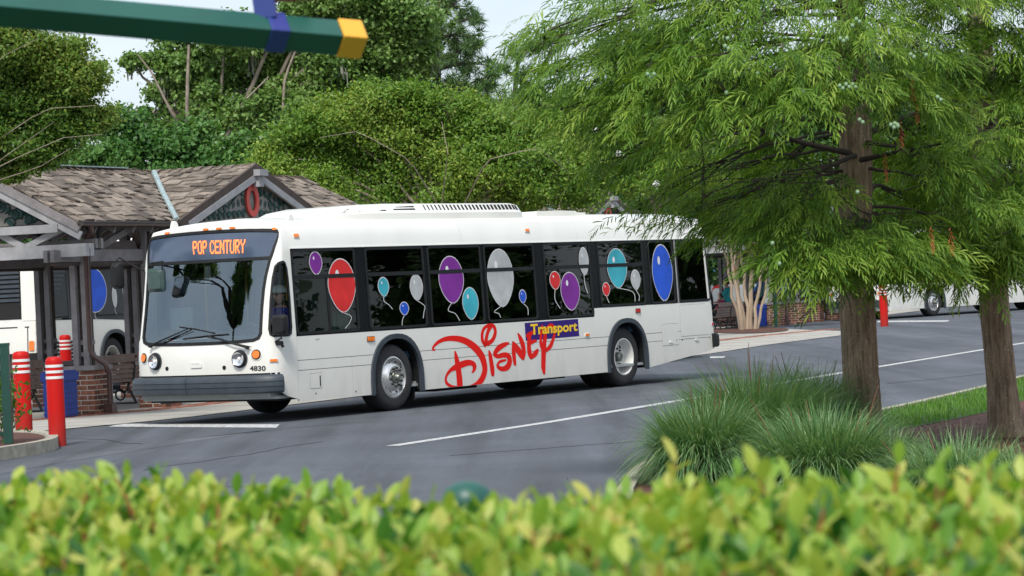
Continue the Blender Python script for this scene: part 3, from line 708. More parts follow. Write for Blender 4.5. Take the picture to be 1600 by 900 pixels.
def skin_notched(name, poly, hs, mat, parent, sgn):
    """like skin(), but holes may run over the panel's own outline"""
    outer = densify(poly, .12)
    V = list(outer); E = [(i, (i + 1) % len(outer)) for i in range(len(outer))]
    for q in hs:
        q2 = densify(q, .08); n0 = len(V); V += q2; E += [(n0 + i, n0 + (i + 1) % len(q2)) for i in range(len(q2))]
    A = np.array(poly); gx, gy = np.meshgrid(np.arange(A[:, 0].min() + .11, A[:, 0].max(), .2), np.arange(A[:, 1].min() + .09, A[:, 1].max(), .16)); Pg = np.column_stack([gx.ravel(), gy.ravel()])
    if len(Pg):
        ok = inpoly(Pg, poly)
        for q in hs: ok &= ~inpoly(Pg, q)
        V += [tuple(p) for p in Pg[ok]]
    res = delaunay_2d_cdt([Vector(v) for v in V], E, [], 0, 1e-6)
    v2 = np.array([(p.x, p.y) for p in res[0]]); F = np.array([tuple(f) for f in res[2] if len(f) == 3]); c = v2[F].mean(1); ok = inpoly(c, poly)
    for q in hs: ok &= ~inpoly(c, q)
    F = F[ok]
    if not len(F): return None
    a = v2[F]; ar = (a[:, 1, 0] - a[:, 0, 0]) * (a[:, 2, 1] - a[:, 0, 1]) - (a[:, 1, 1] - a[:, 0, 1]) * (a[:, 2, 0] - a[:, 0, 0]); F = F[np.abs(ar) > 1e-9]; ar = ar[np.abs(ar) > 1e-9]
    F[ar < 0] = F[ar < 0][:, ::-1]
    if sgn < 0: F = F[:, ::-1]
    used = np.unique(F); mp_ = -np.ones(len(v2), int); mp_[used] = np.arange(len(used)); F = mp_[F]; v2 = v2[used]
    top = MS(v2[:, 0] * sgn, v2[:, 1], 0); bot = MS(v2[:, 0] * sgn, v2[:, 1], -.03); n = len(v2)
    FF = [tuple(f) for f in F] + [tuple(f[::-1] + n) for f in F]; ec = set()
    for f in F:
        for k in range(3): ec.add((f[k], f[(k + 1) % 3]))
    for (p, q) in ec:
        if (q, p) not in ec: FF.append((q, p, p + n, q + n))
    mb = MB(); mb.add(np.concatenate([top, bot]), [tuple(int(i) for i in f) for f in FF]); return mb.build(name, mat, parent, smooth=35)

def mirror_poly(half): return half + [(-a, b) for a, b in half[::-1] if abs(a) > 1e-6]
WS_HALF = [(0, 1.132), (.35, 1.133), (.7, 1.14), (.98, 1.155), (1.06, 1.185), (1.09, 1.25), (1.092, 1.6), (1.105, 1.85), (1.13, 2.05), (1.17, 2.25), (1.24, 2.44), (1.33, 2.585), (1.355, 2.632), (1.33, 2.655), (1.2, 2.668), (.8, 2.688), (.4, 2.697), (0, 2.70)]
DRV = [(1.21, 1.30), (1.23, 1.225), (1.28, 1.2), (1.57, 1.2), (1.625, 1.23), (1.645, 1.32), (1.648, 1.7), (1.643, 1.95), (1.625, 2.12), (1.58, 2.2), (1.50, 2.225), (1.40, 2.22), (1.32, 2.205), (1.265, 2.16), (1.235, 2.0), (1.215, 1.7)]
def grow(poly, d):
    P = np.array(poly, float); n = len(P); Q = []
    ar = np.sum(P[:, 0] * np.roll(P[:, 1], -1) - np.roll(P[:, 0], -1) * P[:, 1]); sg = 1 if ar > 0 else -1
    for i in range(n):
        a = P[i] - P[i - 1]; b = P[(i + 1) % n] - P[i]; a /= np.linalg.norm(a) + 1e-9; b /= np.linalg.norm(b) + 1e-9
        na = np.array([a[1], -a[0]]) * sg; nb = np.array([b[1], -b[0]]) * sg; m_ = na + nb; m_ /= np.linalg.norm(m_) + 1e-9; c = max(.5, m_ @ na)
        Q.append(tuple(P[i] + m_ * d / c))
    return Q
def sweep(name, prof, s0, s1, mat, parent, n=60, smooth=30, rowcurve=None):
    """prof: list of (offset, z); swept round the skin from s0 to s1"""
    S = np.linspace(s0, s1, n); m_ = len(prof); vs = []; fs = []
    for i, s in enumerate(S):
        for (o_, z) in prof: vs.append(MS(s, z, o_))
    for i in range(n - 1):
        for k in range(m_): k2 = (k + 1) % m_; fs.append((i * m_ + k, (i + 1) * m_ + k, (i + 1) * m_ + k2, i * m_ + k2))
    fs.append(tuple(range(m_))); fs.append(tuple((n - 1) * m_ + k for k in range(m_ - 1, -1, -1)))
    mb = MB(); mb.add(vs, fs); return mb.build(name, mat, parent, smooth=smooth)
def disc_on(name, s, z, r_, mat, parent, off=.0, th=.02, rz=None, sgn=1): return skin(name, ell(s, z, r_, rz or r_, 24), mat, parent, off=off + th, th=th, h=9, sgn=sgn)
def roof_unit(bus, plain=False):
    # long air-conditioning fairing with its own cross-section, sitting on the roof
    st = [(-.95, .80, 2.862, 2.865), (-.74, .72, 2.862, 2.90), (-.38, .62, 2.862, 2.985), (.1, .56, 2.862, 3.04), (.7, .56, 2.86, 3.055), (4.0, .56, 2.86, 3.055), (4.22, .60, 2.86, 3.03), (4.42, .72, 2.862, 2.93), (4.45, .8, 2.862, 2.865)]
    vs = []; fs = []; K = 10
    for x, ysh, zb, zt in st:
        yb = max(.30, ysh - .09)
        h = zt - zb; prof = [(yb, 2.78), (yb, zb - .01 + .3 * h), (yb + .03, zb + .42 * h), (ysh, zt - .06 * h), (ysh + .07, zt)]
        row = prof + [(2 * BC - a, b) for a, b in prof[::-1]]
        vs += [(x, a, b) for a, b in row]
    m_ = 10
    for i in range(len(st) - 1):
        for k in range(m_ - 1): fs.append((i * m_ + k, i * m_ + k + 1, (i + 1) * m_ + k + 1, (i + 1) * m_ + k))
    fs += [tuple(range(m_))[::-1], tuple((len(st) - 1) * m_ + k for k in range(m_))]
    mb = MB(); mb.add(vs, fs); ac = mb.build('roof_air_conditioner', m_white, bus, smooth=28)
    def wallpt(x, f, off=.004):      # on the sloping near wall of the fairing
        xs_ = [a[0] for a in st]; ysh = np.interp(x, xs_, [a[1] for a in st]); zb = np.interp(x, xs_, [a[2] for a in st]); zt = np.interp(x, xs_, [a[3] for a in st]); yb = max(.30, ysh - .09); h = zt - zb
        y0, z0_, y1, z1 = yb + .03, zb + .42 * h, ysh, zt - .06 * h; p = np.array([x, y0 + (y1 - y0) * f, z0_ + (z1 - z0_) * f]); n = np.array([0, -(z1 - z0_), (y1 - y0)]); n /= np.linalg.norm(n); return p + n * off
    if plain: return
    sl = MB(); nsl = 26
    for k in range(nsl):
        x = 1.62 + (4.12 - 1.62) * k / (nsl - 1); hw = .012 + .024 * k / nsl
        sl_ = MB(); q = [wallpt(x - hw, .08), wallpt(x + hw, .08), wallpt(x + hw, .86), wallpt(x - hw, .86)]; q2 = [wallpt(x - hw, .08, -.02), wallpt(x + hw, .08, -.02), wallpt(x + hw, .86, -.02), wallpt(x - hw, .86, -.02)]
        sl_.add(q + q2, [(0, 1, 2, 3), (0, 4, 5, 1), (1, 5, 6, 2), (2, 6, 7, 3), (3, 7, 4, 0)]); sl_.build('vent_slot', m_under, ac)
    for (xa, xb, f0, f1, k) in ((-.05, .62, .0, .16, 1), (.78, 1.36, .12, .34, 1), (.86, 1.36, .52, .72, 1), (-.42, -.28, .1, .3, 1), (-.34, -.2, .5, .7, 1)):
        sl_ = MB(); q = [wallpt(xa, f0), wallpt(xb, f0), wallpt(xb, f1), wallpt(xa + .06, f1 * .8)]; sl_.add(q, [(0, 1, 2, 3)]); sl_.build('vent_slot', m_under, ac)
    hb = MB(); hb.prism([(4.86, 2.80), (4.84, 2.90), (4.9, 2.925), (5.5, 2.935), (6.0, 2.925), (6.06, 2.90), (6.3, 2.895), (6.3, 2.80)], 1.3, lambda a, b, t: (a, .65 + t, b)); hb.build('roof_hatch', m_white, bus, smooth=30)
    for (s_, t_) in ((0.95, .33), (-.95, .33)):
        p = RF(np.array([s_]), np.array([t_]))[0]
    for px_, py_, yy in ((263, 351, 2.25), (452, 337, .45)):
        x, z = BY(px_, py_, yy); x = XF + .75 if yy > 1 else x; zb = 2.80
        mb = MB(); mb.prism([(-.07, 0), (-.035, .10), (-.02, .13), (.02, .13), (.05, .1), (.09, 0)], .05, lambda a, b, t: (x + a, yy - .025 + t, zb - .03 + b)); mb.build('roof_antenna_pod', m_white2, bus, smooth=30)

def interior(bus, door=-1):
    mb = MB(); mb.box((XF + .25, .06, .33), (XR - .2, BW - .06, .37)); mb.box((XF + .15, .12, .37), (XF + .5, BW - .12, 1.06)); mb.build('floor', m_int, bus)
    mb = MB()
    mb.box((XF + 1.1, .2, 2.55), (XR - .4, BW - .2, 2.58)); mb.build('ceiling', m_int, bus)
    sm = MB(); sm.box((0, 0, 0), (.42, .42, .1)); sm.box((.38, 0, .08), (.46, .42, .62)); me = sm.mesh('seat'); me.materials.append(m_seat)
    for k in range(10):
        for y in (.14, .6, 1.58, 2.04):
            if k < 2 and y > 1.5: continue
            o = put('seat', me, bus); o.location = (-.7 + k * .82, y, .75 + (.14 if k > 6 else 0))
    pl = MB()
    for x, y in ((-1.25, .95), (-1.25, 1.7), (1.2, 1.1), (1.2, 1.5), (3.6, 1.1), (-2.1, 1.75)):
        pl.tube([(x, y, .37), (x, y, 2.56)], .017, 8)
    pl.build('grab_pole', m_yel, bus)

m_mirrorback = M('smoky_green_mirror_shell', (.05, .085, .08), .12, var=.3, scale=3)
def make_bus():
    bus = thing('city_bus', 'white city bus with red script lettering, balloons on its windows, lit amber destination sign', 'bus', BO, math.atan2(bex[1], bex[0]))
    # ---------- skin
    for sgn in (1, -1): bus_shell(bus, sgn)
    xb0 = -2.26; SE = sx(xb0) - .004
    ws = mirror_poly(WS_HALF)
    capb = [(-SE, .30), (SE, .30), (SE, ZTOP), (-SE, ZTOP)]
    capb = [(-SE, .30), (-1.50, .36), (-1.36, .44), (1.36, .44), (1.50, .36), (SE, .30), (SE, ZTOP), (-SE, ZTOP)]
    drvL = [(-a, b) for a, b in DRV]
    skin('front_cap', capb, m_white, bus, holes=[ws, DRV, drvL], th=.035, h=.07)
    skin('rear_cap', [(sx(XR - .24) + .004, .5), (SMAX, .5), (SMAX, ZTOP), (sx(XR - .24) + .004, ZTOP)], m_white, bus, th=.03, h=.09)
    skin('rear_cap', [(sx(XR - .24) + .004, .5), (SMAX, .5), (SMAX, ZTOP), (sx(XR - .24) + .004, ZTOP)], m_white, bus, th=.03, h=.09, sgn=-1)
    for sgn in (1, -1): skin('roof', [(0.0, 0.0), (SMAX, 0.0), (SMAX, 1.0), (0, 1.0)], m_white, bus, th=0, h=.11, sgn=sgn, fn=RF)
    # dark inner liner behind the panel gaps, and the chassis
    for sgn in (1, -1):
        nl = [[(sx(x), z) for x, z in arch(AF[0], AF[1] - .03, AF[2] - .03, .1)], [(sx(x), z) for x, z in arch(AR[0], AR[1] - .03, AR[2] - .03, .1)]]
        for q in (nl,):
            L0 = [(sx(-2.2), .31), (sx(XR - .3), .52), (sx(XR - .3), 1.25), (sx(-2.2), 1.25)]
        mb = MB()
        for (xa, xc, za, zc) in ((-2.25, AF[0] - AF[1], .33, 1.17), (AF[0] + AF[1], AR[0] - AR[1], .33, 1.17), (AR[0] + AR[1], XR - .3, .52, 1.17), (AF[0] - AF[1], AF[0] + AF[1], AF[2], 1.17), (AR[0] - AR[1], AR[0] + AR[1], AR[2], 1.17)):
            y = .036 if sgn > 0 else BW - .036
            mb.add([(xa, y, za), (xc, y, za), (xc, y, zc), (xa, y, zc)], [(0, 1, 2, 3)])
        mb.build('inner_liner', m_groove, bus)
    ch = MB(); ch.box((XF + .35, .12, .30), (AF[0] - .62, BW - .12, .36)); ch.box((AF[0] + .62, .06, .29), (AR[0] - .62, BW - .06, .36)); ch.box((AF[0] - .65, .5, .3), (AR[0] + .65, BW - .5, .5)); ch.box((AR[0] + .62, .15, .5), (XR - .15, BW - .15, .58))
    ch.box((1.5, .4, .2), (2.6, BW - .4, .3)); ch.box((3.9, .35, .22), (5.0, BW - .35, .3)); ch.tube([(AF[0], .4, .49), (AF[0], BW - .4, .49)], .08); ch.tube([(AR[0], .4, .49), (AR[0], BW - .4, .49)], .14, 12)
    ch.build('chassis', m_under, bus)
    for (xc, hw, zt) in (AF, AR):
        for sgn in (1, -1):
            # fender trim: a raised rubber ring, and the dark well behind it
            a_ = arch(xc, hw + .035, zt + .035, .255); b_ = arch(xc, hw - .035, zt - .035, .255)
            ring = [(sx(x), z) for x, z in a_] + [(sx(x), z) for x, z in b_[::-1]]
            skin('wheel_arch_trim', ring, m_bumper, bus, off=.03, th=.05, h=.1, sgn=sgn)
            w_ = arch(xc, hw - .02, zt - .02, .28); n = len(w_); y0, y1 = (.0, .62) if sgn > 0 else (BW, BW - .62)
            mb = MB(); mb.add([(x, y0, z) for x, z in w_] + [(x, y1, z) for x, z in w_], [(i, i + 1, n + i + 1, n + i) for i in range(n - 1)] + [tuple(range(n, 2 * n))]); mb.build('wheel_well', m_rubber, bus)
    mf = MB(); mf.box((.56, .1, .12), (.585, .5, .38)); mf.build('mudflap', m_rubber, bus)
    bk = MB(); bk.box((.52, .05, .33), (.56, .12, .4)); bk.build('mudflap_bracket', m_greyprint, bus)
    wheel(bus, 0.0, .06, -1, True); wheel(bus, 6.37, .09, -1, False); wheel(bus, 0.0, BW - .06, 1, True); wheel(bus, 6.37, BW - .09, 1, False)
    roof_unit(bus)
    interior(bus)
    # ---------- front
    zb = 2.285
    low = [(a, b) for a, b in WS_HALF if b < zb - .02] + [(1.172, zb - .02)]; low_h = low + [(0, zb - .02)]
    up_h = [(0, zb + .02), (1.178, zb + .02)] + [(a, b) for a, b in WS_HALF if b > zb + .03]
    skin('windscreen', mirror_poly(low_h), m_wsglass, bus, off=-.006, th=0, h=.08)
    sg = skin('destination_sign_pane', mirror_poly(up_h), m_signglass, bus, off=-.006, th=.01, h=.08)
    skin('windscreen_rubber', grow(ws, .022), m_rubber, bus, holes=[grow(ws, -.022)], off=.008, th=.03, h=.09)
    skin('windscreen_bar', [(-1.165, zb - .022), (1.165, zb - .022), (1.175, zb + .022), (-1.175, zb + .022)], m_rubber, bus, off=.006, th=.02, h=.1)
    # lit letters of the sign, dot by dot
    G5 = {'P': ['11110', '10001', '10001', '11110', '10000', '10000', '10000'], 'O': ['01110', '10001', '10001', '10001', '10001', '10001', '01110'], 'C': ['01110', '10001', '10000', '10000', '10000', '10001', '01110'], 'E': ['11111', '10000', '10000', '11110', '10000', '10000', '11111'], 'N': ['10001', '11001', '10101', '10101', '10011', '10001', '10001'], 'T': ['11111', '00100', '00100', '00100', '00100', '00100', '00100'], 'U': ['10001', '10001', '10001', '10001', '10001', '10001', '01110'], 'R': ['11110', '10001', '10001', '11110', '10100', '10010', '10001'], 'Y': ['10001', '10001', '01010', '00100', '00100', '00100', '00100']}
    qa = [SPX(301.8, 377), SPX(383.5, 374), SPX(382.5, 395.5), SPX(302.5, 397.5)]
    word = 'POP CENTURY'; cols = []
    for chh in word:
        if chh == ' ': cols += [None] * 3
        else: cols += [[G5[chh][r][c] for r in range(7)] for c in range(5)] + [None]
    nc = len(cols) - 1
    for ci, chh in enumerate([c for c in word]): pass
    idx = 0
    for chh in word:
        wd = 3 if chh == ' ' else 6
        if chh != ' ':
            mb = MB()
            for c in range(5):
                for r in range(7):
                    if G5[chh][r][c] == '1':
                        for dx in (.27, .77):
                            for dy in (.18, .5, .82):
                                a = (idx + c + dx) / nc; b = (r + dy) / 7
                                q = (np.array(qa[0]) * (1 - a) + np.array(qa[1]) * a) * (1 - b) + (np.array(qa[3]) * (1 - a) + np.array(qa[2]) * a) * b
                                ds, dz = .0062, .0050
                                mb.add(MS(np.array([q[0] - ds, q[0] + ds, q[0] + ds, q[0] - ds]), np.array([q[1] - dz, q[1] - dz, q[1] + dz, q[1] + dz]), .003), [(0, 1, 2, 3)])
            mb.build('led_letter', m_led, sg)
        idx += wd
    # bumper in two lengths with moulded ribs
    s1 = SPX(432, 600)[0] + .06; zl, zh = .415, .675
    pr = [(-.02, zl), (.075, zl + .005), (.10, zl + .03), (.108, zl + .085), (.098, zl + .09), (.098, zl + .096), (.11, zl + .101), (.112, zl + .155), (.102, zl + .16), (.102, zl + .166), (.11, zl + .171), (.104, zh - .045), (.08, zh - .012), (.06, zh), (-.02, zh)]
    sm_ = SPX(298, 600)[0]
    sweep('bumper', pr, -s1, sm_ - .004, m_bumper, bus, 50); sweep('bumper', pr, sm_ + .004, s1, m_bumper, bus, 40)
    skin('bumper_gap', [(-s1, zh), (s1, zh), (s1, zh + .022), (-s1, zh + .022)], m_rubber, bus, off=.003, th=.003, h=.1)
    # lamps
    for sg_ in (1, -1):
        s_, z_ = .775, .905
        hl = disc_on('headlight_bezel', s_ * sg_, z_, .125, m_bumper, bus, off=-.004, th=.022) if sg_ > 0 else disc_on('headlight_bezel', s_, z_, .125, m_bumper, bus, off=-.004, th=.022, sgn=-1)
        # reflector bowl and lens
        c0_ = MS(np.array([s_ * sg_]), np.array([z_]), .022)[0]
        e = 1e-3; n_ = MS(np.array([s_ * sg_]), np.array([z_]), .1)[0] - MS(np.array([s_ * sg_]), np.array([z_]), 0)[0]; n_ = Vector(n_).normalized()
        q_ = n_.to_track_quat('Z', 'Y').to_matrix()
        def lath(prof, n=28):
            mb = MB(); mb.lathe(prof, n); mb.v = [tuple(q_ @ Vector(p) + Vector(c0_)) for p in mb.v]; return mb
        lath([(.0, .002), (.03, .004), (.06, .011), (.085, .026), (.094, .034)][::-1]).build('headlight', m_chromer, bus, smooth=40)
        lath([(.094, .036), (.106, .03), (.112, .0)][::-1]).build('headlight_ring', m_rubber, bus, smooth=30)
        bulb = lath([(.0, .02), (.02, .018), (.03, .006)]); bulb.build('bulb', m_balhi, bus, smooth=30)
        s2, z2 = 1.035, .958
        disc_on('indicator_bezel', s2, z2, .085, m_white2, bus, off=-.004, th=.012, sgn=sg_)
        disc_on('indicator_ring', s2, z2, .068, m_rubber, bus, off=.006, th=.01, sgn=sg_)
        disc_on('indicator', s2, z2, .053, m_orange, bus, off=.012, th=.014, sgn=sg_)
        disc_on('tow_eye_cover', .50 if sg_ > 0 else .555, .79 if sg_ > 0 else .80, .031, m_rubber, bus, off=-.002, th=.006, sgn=sg_)
    nx, nz_ = SPX(307, 571)
    skin('number_plate_mount', rrect(nx - .10, nz_ - .035, nx + .10, nz_ + .03, .012, 2), m_white2, bus, off=.014, th=.014, h=.1)
    skin('number_plate_mount', rrect(nx - .085, nz_ + .022, nx + .06, nz_ + .04, .008, 2), m_white2, bus, off=.018, th=.018, h=.1)
    text_on('fleet_number', '4830', [SPX(390.3, 571.7), SPX(415.3, 571.4), SPX(415.3, 579.6), SPX(390.8, 579.6)], m_blackprint, bus, bold=.03)
    # clearance lamps over the windscreen
    for px_, py_, mt in ((262, 364.5, m_redlens), (322, 356.8, m_orange), (342, 356), (363, 355.6), (429.5, 358)) if False else ((262, 364.5, m_orange), (322, 357, m_orange), (342.5, 356.2, m_orange), (363.5, 355.8, m_orange), (429.5, 358, m_orange)):
        s_, z_ = SPX(px_, py_); z_ = min(z_, 2.74)
        skin('clearance_lamp', rrect(s_ - .05, z_ - .016, s_ + .05, z_ + .014, .01, 2), mt, bus, off=.02, th=.024, h=.2)
    # wipers: arm, blade, pivot
    def SP(px_, py_, off): s_, z_ = SPX(px_, py_); return MS(np.array([s_]), np.array([z_]), off)[0]
    for piv, elbow, b0, b1 in (((239, 541), (296, 514.5), (281, 511), (334, 520.5)), ((389, 543.5), (325, 524.5), (356, 522.5), (287, 530))):
        wp = MB(); wp.tube([SP(*piv, .03), SP(*piv, .07)], .028, 12); w0 = wp.build('wiper_pivot', m_rubber, bus, smooth=30)
        wp = MB(); wp.tube([SP(*piv, .05), SP((piv[0] * 2 + elbow[0]) / 3, (piv[1] * 2 + elbow[1]) / 3, .06), SP(*elbow, .035)], [.016, .012, .008], 6); wp.tube([SP(piv[0] + 6, piv[1] - 1, .05), SP(elbow[0] + 3, elbow[1] + 3, .035)], .005, 6); wp.build('wiper_arm', m_rubber, w0)
        wp = MB(); mid = ((b0[0] + b1[0]) / 2, (b0[1] + b1[1]) / 2 - 1); wp.tube([SP(*b0, .012), SP(*mid, .014), SP(*b1, .012)], .011, 6); wp.build('wiper_blade', m_rubber, w0)
    # driver's side window and its rubber
    for sg_ in (1, -1):
        skin('cab_window', DRV, m_drvglass, bus, off=-.01, th=0, h=.12, sgn=sg_)
        skin('cab_window_rubber', grow(DRV, .014), m_rubber, bus, holes=[grow(DRV, -.016)], off=.006, th=.03, h=.12, sgn=sg_)
    # mirrors
    def mirror(name, c, w_, h_, d_, arm, rz=0, lean=0):
        mb = MB(); P = rrect(-w_ / 2, -h_ / 2, w_ / 2, h_ / 2, .04, 3); n = len(P); rows = [(.92, 0), (1, .02), (1, d_ * .6), (.72, d_)]
        rot = Matrix.Rotation(rz, 3, 'Z') @ Matrix.Rotation(lean, 3, 'Y'); vs = []
        for sc_, dd in rows: vs += [tuple(rot @ Vector((-dd + d_ / 2, a * sc_, b * sc_)) + Vector(c)) for a, b in P]
        fs = [tuple(range(n))[::-1], tuple((len(rows) - 1) * n + k for k in range(n))]
        for i in range(len(rows) - 1):
            for k in range(n): k2 = (k + 1) % n; fs.append((i * n + k, i * n + k2, (i + 1) * n + k2, (i + 1) * n + k))
        mb.add(vs, fs); mo = mb.build(name, m_rubber, bus, smooth=35)
        mb = MB(); mb.tube(arm, .012, 8); mb.build('mirror_arm', m_rubber, mo, smooth=30)
        if name == 'kerb_mirror': mo.data.materials[0] = m_mirrorback
        gl = MB(); gl.add([tuple(rot @ Vector((d_ / 2 + .002, a * .86, b * .9)) + Vector(c)) for a, b in P], [tuple(range(n))]); gl.build('mirror_glass', m_chromer, mo)
        return mo
    def PB(px_, py_, x_):   # pixel -> point on the crosswise plane x of the bus
        d = ray(px_, py_); o = cC - BO; t = (x_ - o @ bex) / (d @ bex); X = o + d * t; return np.array([x_, float(X @ bey), float(X[2])])
    c = PB(437, 507, -2.72); mirror('wing_mirror', c, .22, .27, .13, [MS(np.array([1.3]), np.array([1.12]), .0)[0], c + np.array([0, -.02, -.19]), c + np.array([.0, 0, -.1])], R(12))
    k_ = MS(np.array([1.32]), np.array([1.10]), .0)[0]; mb = MB(); mb.tube([k_, k_ + np.array([0, -.1, 0])], .03, 10); mb.tube([k_ + np.array([0, -.08, .0]), k_ + np.array([.02, -.1, -.06])], .022, 8); mb.build('mirror_bracket', m_rubber, bus, smooth=30)
    c = PB(182.5, 431, -2.75); a0 = MS(np.array([-1.35]), np.array([2.2]), 0)[0]; mirror('wing_mirror', c, .17, .38, .14, [a0, (a0 + c) / 2 + np.array([0, 0, .13]), c + np.array([0, -.06, .26]), c + np.array([0, 0, .21]), c + np.array([0, 0, .1])], R(-12))
    # the convex mirror hanging inside the far windscreen corner
    c = PB(244, 438, -2.95); a0 = MS(np.array([-1.05]), np.array([2.3]), .03)[0]; mirror('kerb_mirror', c, .27, .33, .12, [a0, c + np.array([0, -.14, .26]), c + np.array([0, -.12, .14])], R(8))
    # ---------- driver's side: glazing band
    bp = [(sx(-2.25), 1.183), (sx(5.42), 1.183), (sx(5.42), 1.322), (sx(XR - .26), 1.322), (sx(XR - .26), 2.398), (sx(-2.25), 2.398)]
    for sg_ in (1, -1):
        hol = []
        for (a, b, z0, z1) in WR: hol.append(rrect(sx(a) + .0, z0, sx(b), z1, .05, 3))
        skin('window_surround', bp, m_blackgloss, bus, holes=hol, off=-.004, th=.02, h=.3, sgn=sg_)
        for wi, (a, b, z0, z1) in enumerate(WR):
            dark = m_tint; zt = 2.0 if wi < 6 else None
            fr = skin('window_frame', grow(hol[wi], .018), m_rubber, bus, holes=[grow(hol[wi], -.02)], off=.007, th=.02, h=.3, sgn=sg_)
            mg = m_drvglass if wi == 0 and sg_ > 0 else dark
            lo = [(sx(a), z0), (sx(b), z0), (sx(b), zt or z1), (sx(a), zt or z1)]
            skin('window_pane', lo, mg, fr, off=-.008, th=0, h=.5, sgn=sg_)
            if zt:
                skin('window_pane', [(sx(a), zt), (sx(b), zt), (sx(b), z1), (sx(a), z1)], dark, fr, off=-.007, th=0, h=.5, sgn=sg_)
                skin('window_transom', rect(sx(a), zt - .028, sx(b), zt + .028), m_rubber, fr, off=.007, th=.015, h=.4, sgn=sg_)
            if wi == 0:
                xm = (a + b) / 2 + .05; skin('window_mullion', rect(sx(xm) - .025, z0, sx(xm) + .025, zt), m_rubber, fr, off=.002, th=.012, h=.4, sgn=sg_)
            if wi == 7: skin('window_mullion', rect(sx(a) - .05, z0 - .03, sx(a) - .02, z1 + .02), m_greyprint, fr, off=.004, th=.01, h=.4, sgn=sg_)
    # balloons (plain balloons on strings) printed on the window glass
    B = [('purple', 493, 411, 9.5, 17, 0, 0), ('red', 534, 446, 21, 41, .05, [(544.5, 487), (548, 494), (546, 504), (539, 513)]),
         ('teal', 599, 448, 8, 14, .1, [(596.5, 462), (600, 471), (607, 476), (613, 483)]), ('white', 650.5, 449, 9.5, 19, .1, [(659, 466), (663, 478), (662, 488), (661, 497)]), ('blue', 631.5, 482, 6.5, 9.5, .1, [(629, 491), (628.5, 500), (628, 508)]),
         ('purple', 705, 437, 19, 36, 0, [(695.5, 474), (700, 485), (711, 490), (718, 501)]), ('teal', 735, 474, 12, 24, 0, 0),
         ('white', 782, 434, 20, 44, .1, [(768.5, 481), (772, 487), (779, 490), (782, 496)]), ('blue', 816.5, 463, 5, 9.5, -.1, [(820, 473), (824, 481), (825, 492)]),
         ('red', 867, 438, 8, 13.5, 0, [(868, 452), (867, 468), (875, 482)]), ('purple', 891, 455, 14.5, 29, 0, 0), ('white', 912, 408, 7, 20, -.1, [(911, 428), (914, 445), (918, 458)]),
         ('teal', 964, 419, 15, 30, 0, [(976, 449), (984, 454), (991, 460), (992, 471)]), ('red', 947, 452, 5.5, 10, 0, [(950, 463), (951.5, 473)]), ('white', 993, 437, 7, 14.5, 0, [(998, 452), (998.5, 462), (998, 470)]),
         ('blue', 1035, 426, 15.5, 43, 0, 0)]
    for bi, (cn, cx, cy, rx, ry, tl, strg) in enumerate(B):
        s0, z0 = SPX(cx, cy); ds = abs(SPX(cx + rx, cy)[0] - SPX(cx - rx, cy)[0]) / 2; dz = abs(SPX(cx, cy - ry)[1] - SPX(cx, cy + ry)[1]) / 2
        def egg(k, ox=0, oz=0):
            P = []
            for i in range(28):
                t = 2 * math.pi * i / 28; e = 1 - .22 * max(0, -math.sin(t)) ** 1.4
                P.append((s0 + ox + ds * k * math.cos(t) * e, z0 + oz + dz * k * math.sin(t)))
            return P
        kk = 1 + .014 / ds
        bo = skin('balloon_print', egg(1), m_bal[cn], bus, off=.0035, th=0, h=.3)
        skin('balloon_outline', egg(kk), m_balline, bo, off=.0025, th=0, h=.3)
        skin('balloon_shine', ell(s0 - ds * .3, z0 + dz * .45, ds * .13, dz * .16, 10), m_balhi, bo, off=.005, th=0, h=9)
        skin('balloon_knot', [(s0 - .018, z0 - dz - .022), (s0 + .018, z0 - dz - .022), (s0, z0 - dz + .012)], m_bal[cn], bo, off=.0045, th=0, h=9)
        if strg: strokes_mesh('balloon_string', [[(cx, cy + ry + 1, 1.0)] + [(x, y, 1.0) for x, y in strg[1:]]], SPX, m_balline, bo, off0=.004)
    # ---------- lettering
    skin('lettering_panel', [SPX(819.6, 504.6), SPX(821.4, 532.6), SPX(905, 525.2), SPX(903, 498.2)], m_purple, bus, off=.0015, th=0, h=.5)
    cA = lambda x, y: SPX(665 + x / 6.925, 490 + y / 6.925); cB = lambda x, y: SPX(740 + x / 8.183, 490 + y / 8.183)
    kA = lambda st: [[(665 + x / 6.925, 490 + y / 6.925, w_ / 6.925) for x, y, w_ in q] for q in st]
    kB = lambda st: [[(740 + x / 8.183, 490 + y / 8.183, w_ / 8.183) for x, y, w_ in q] for q in st]
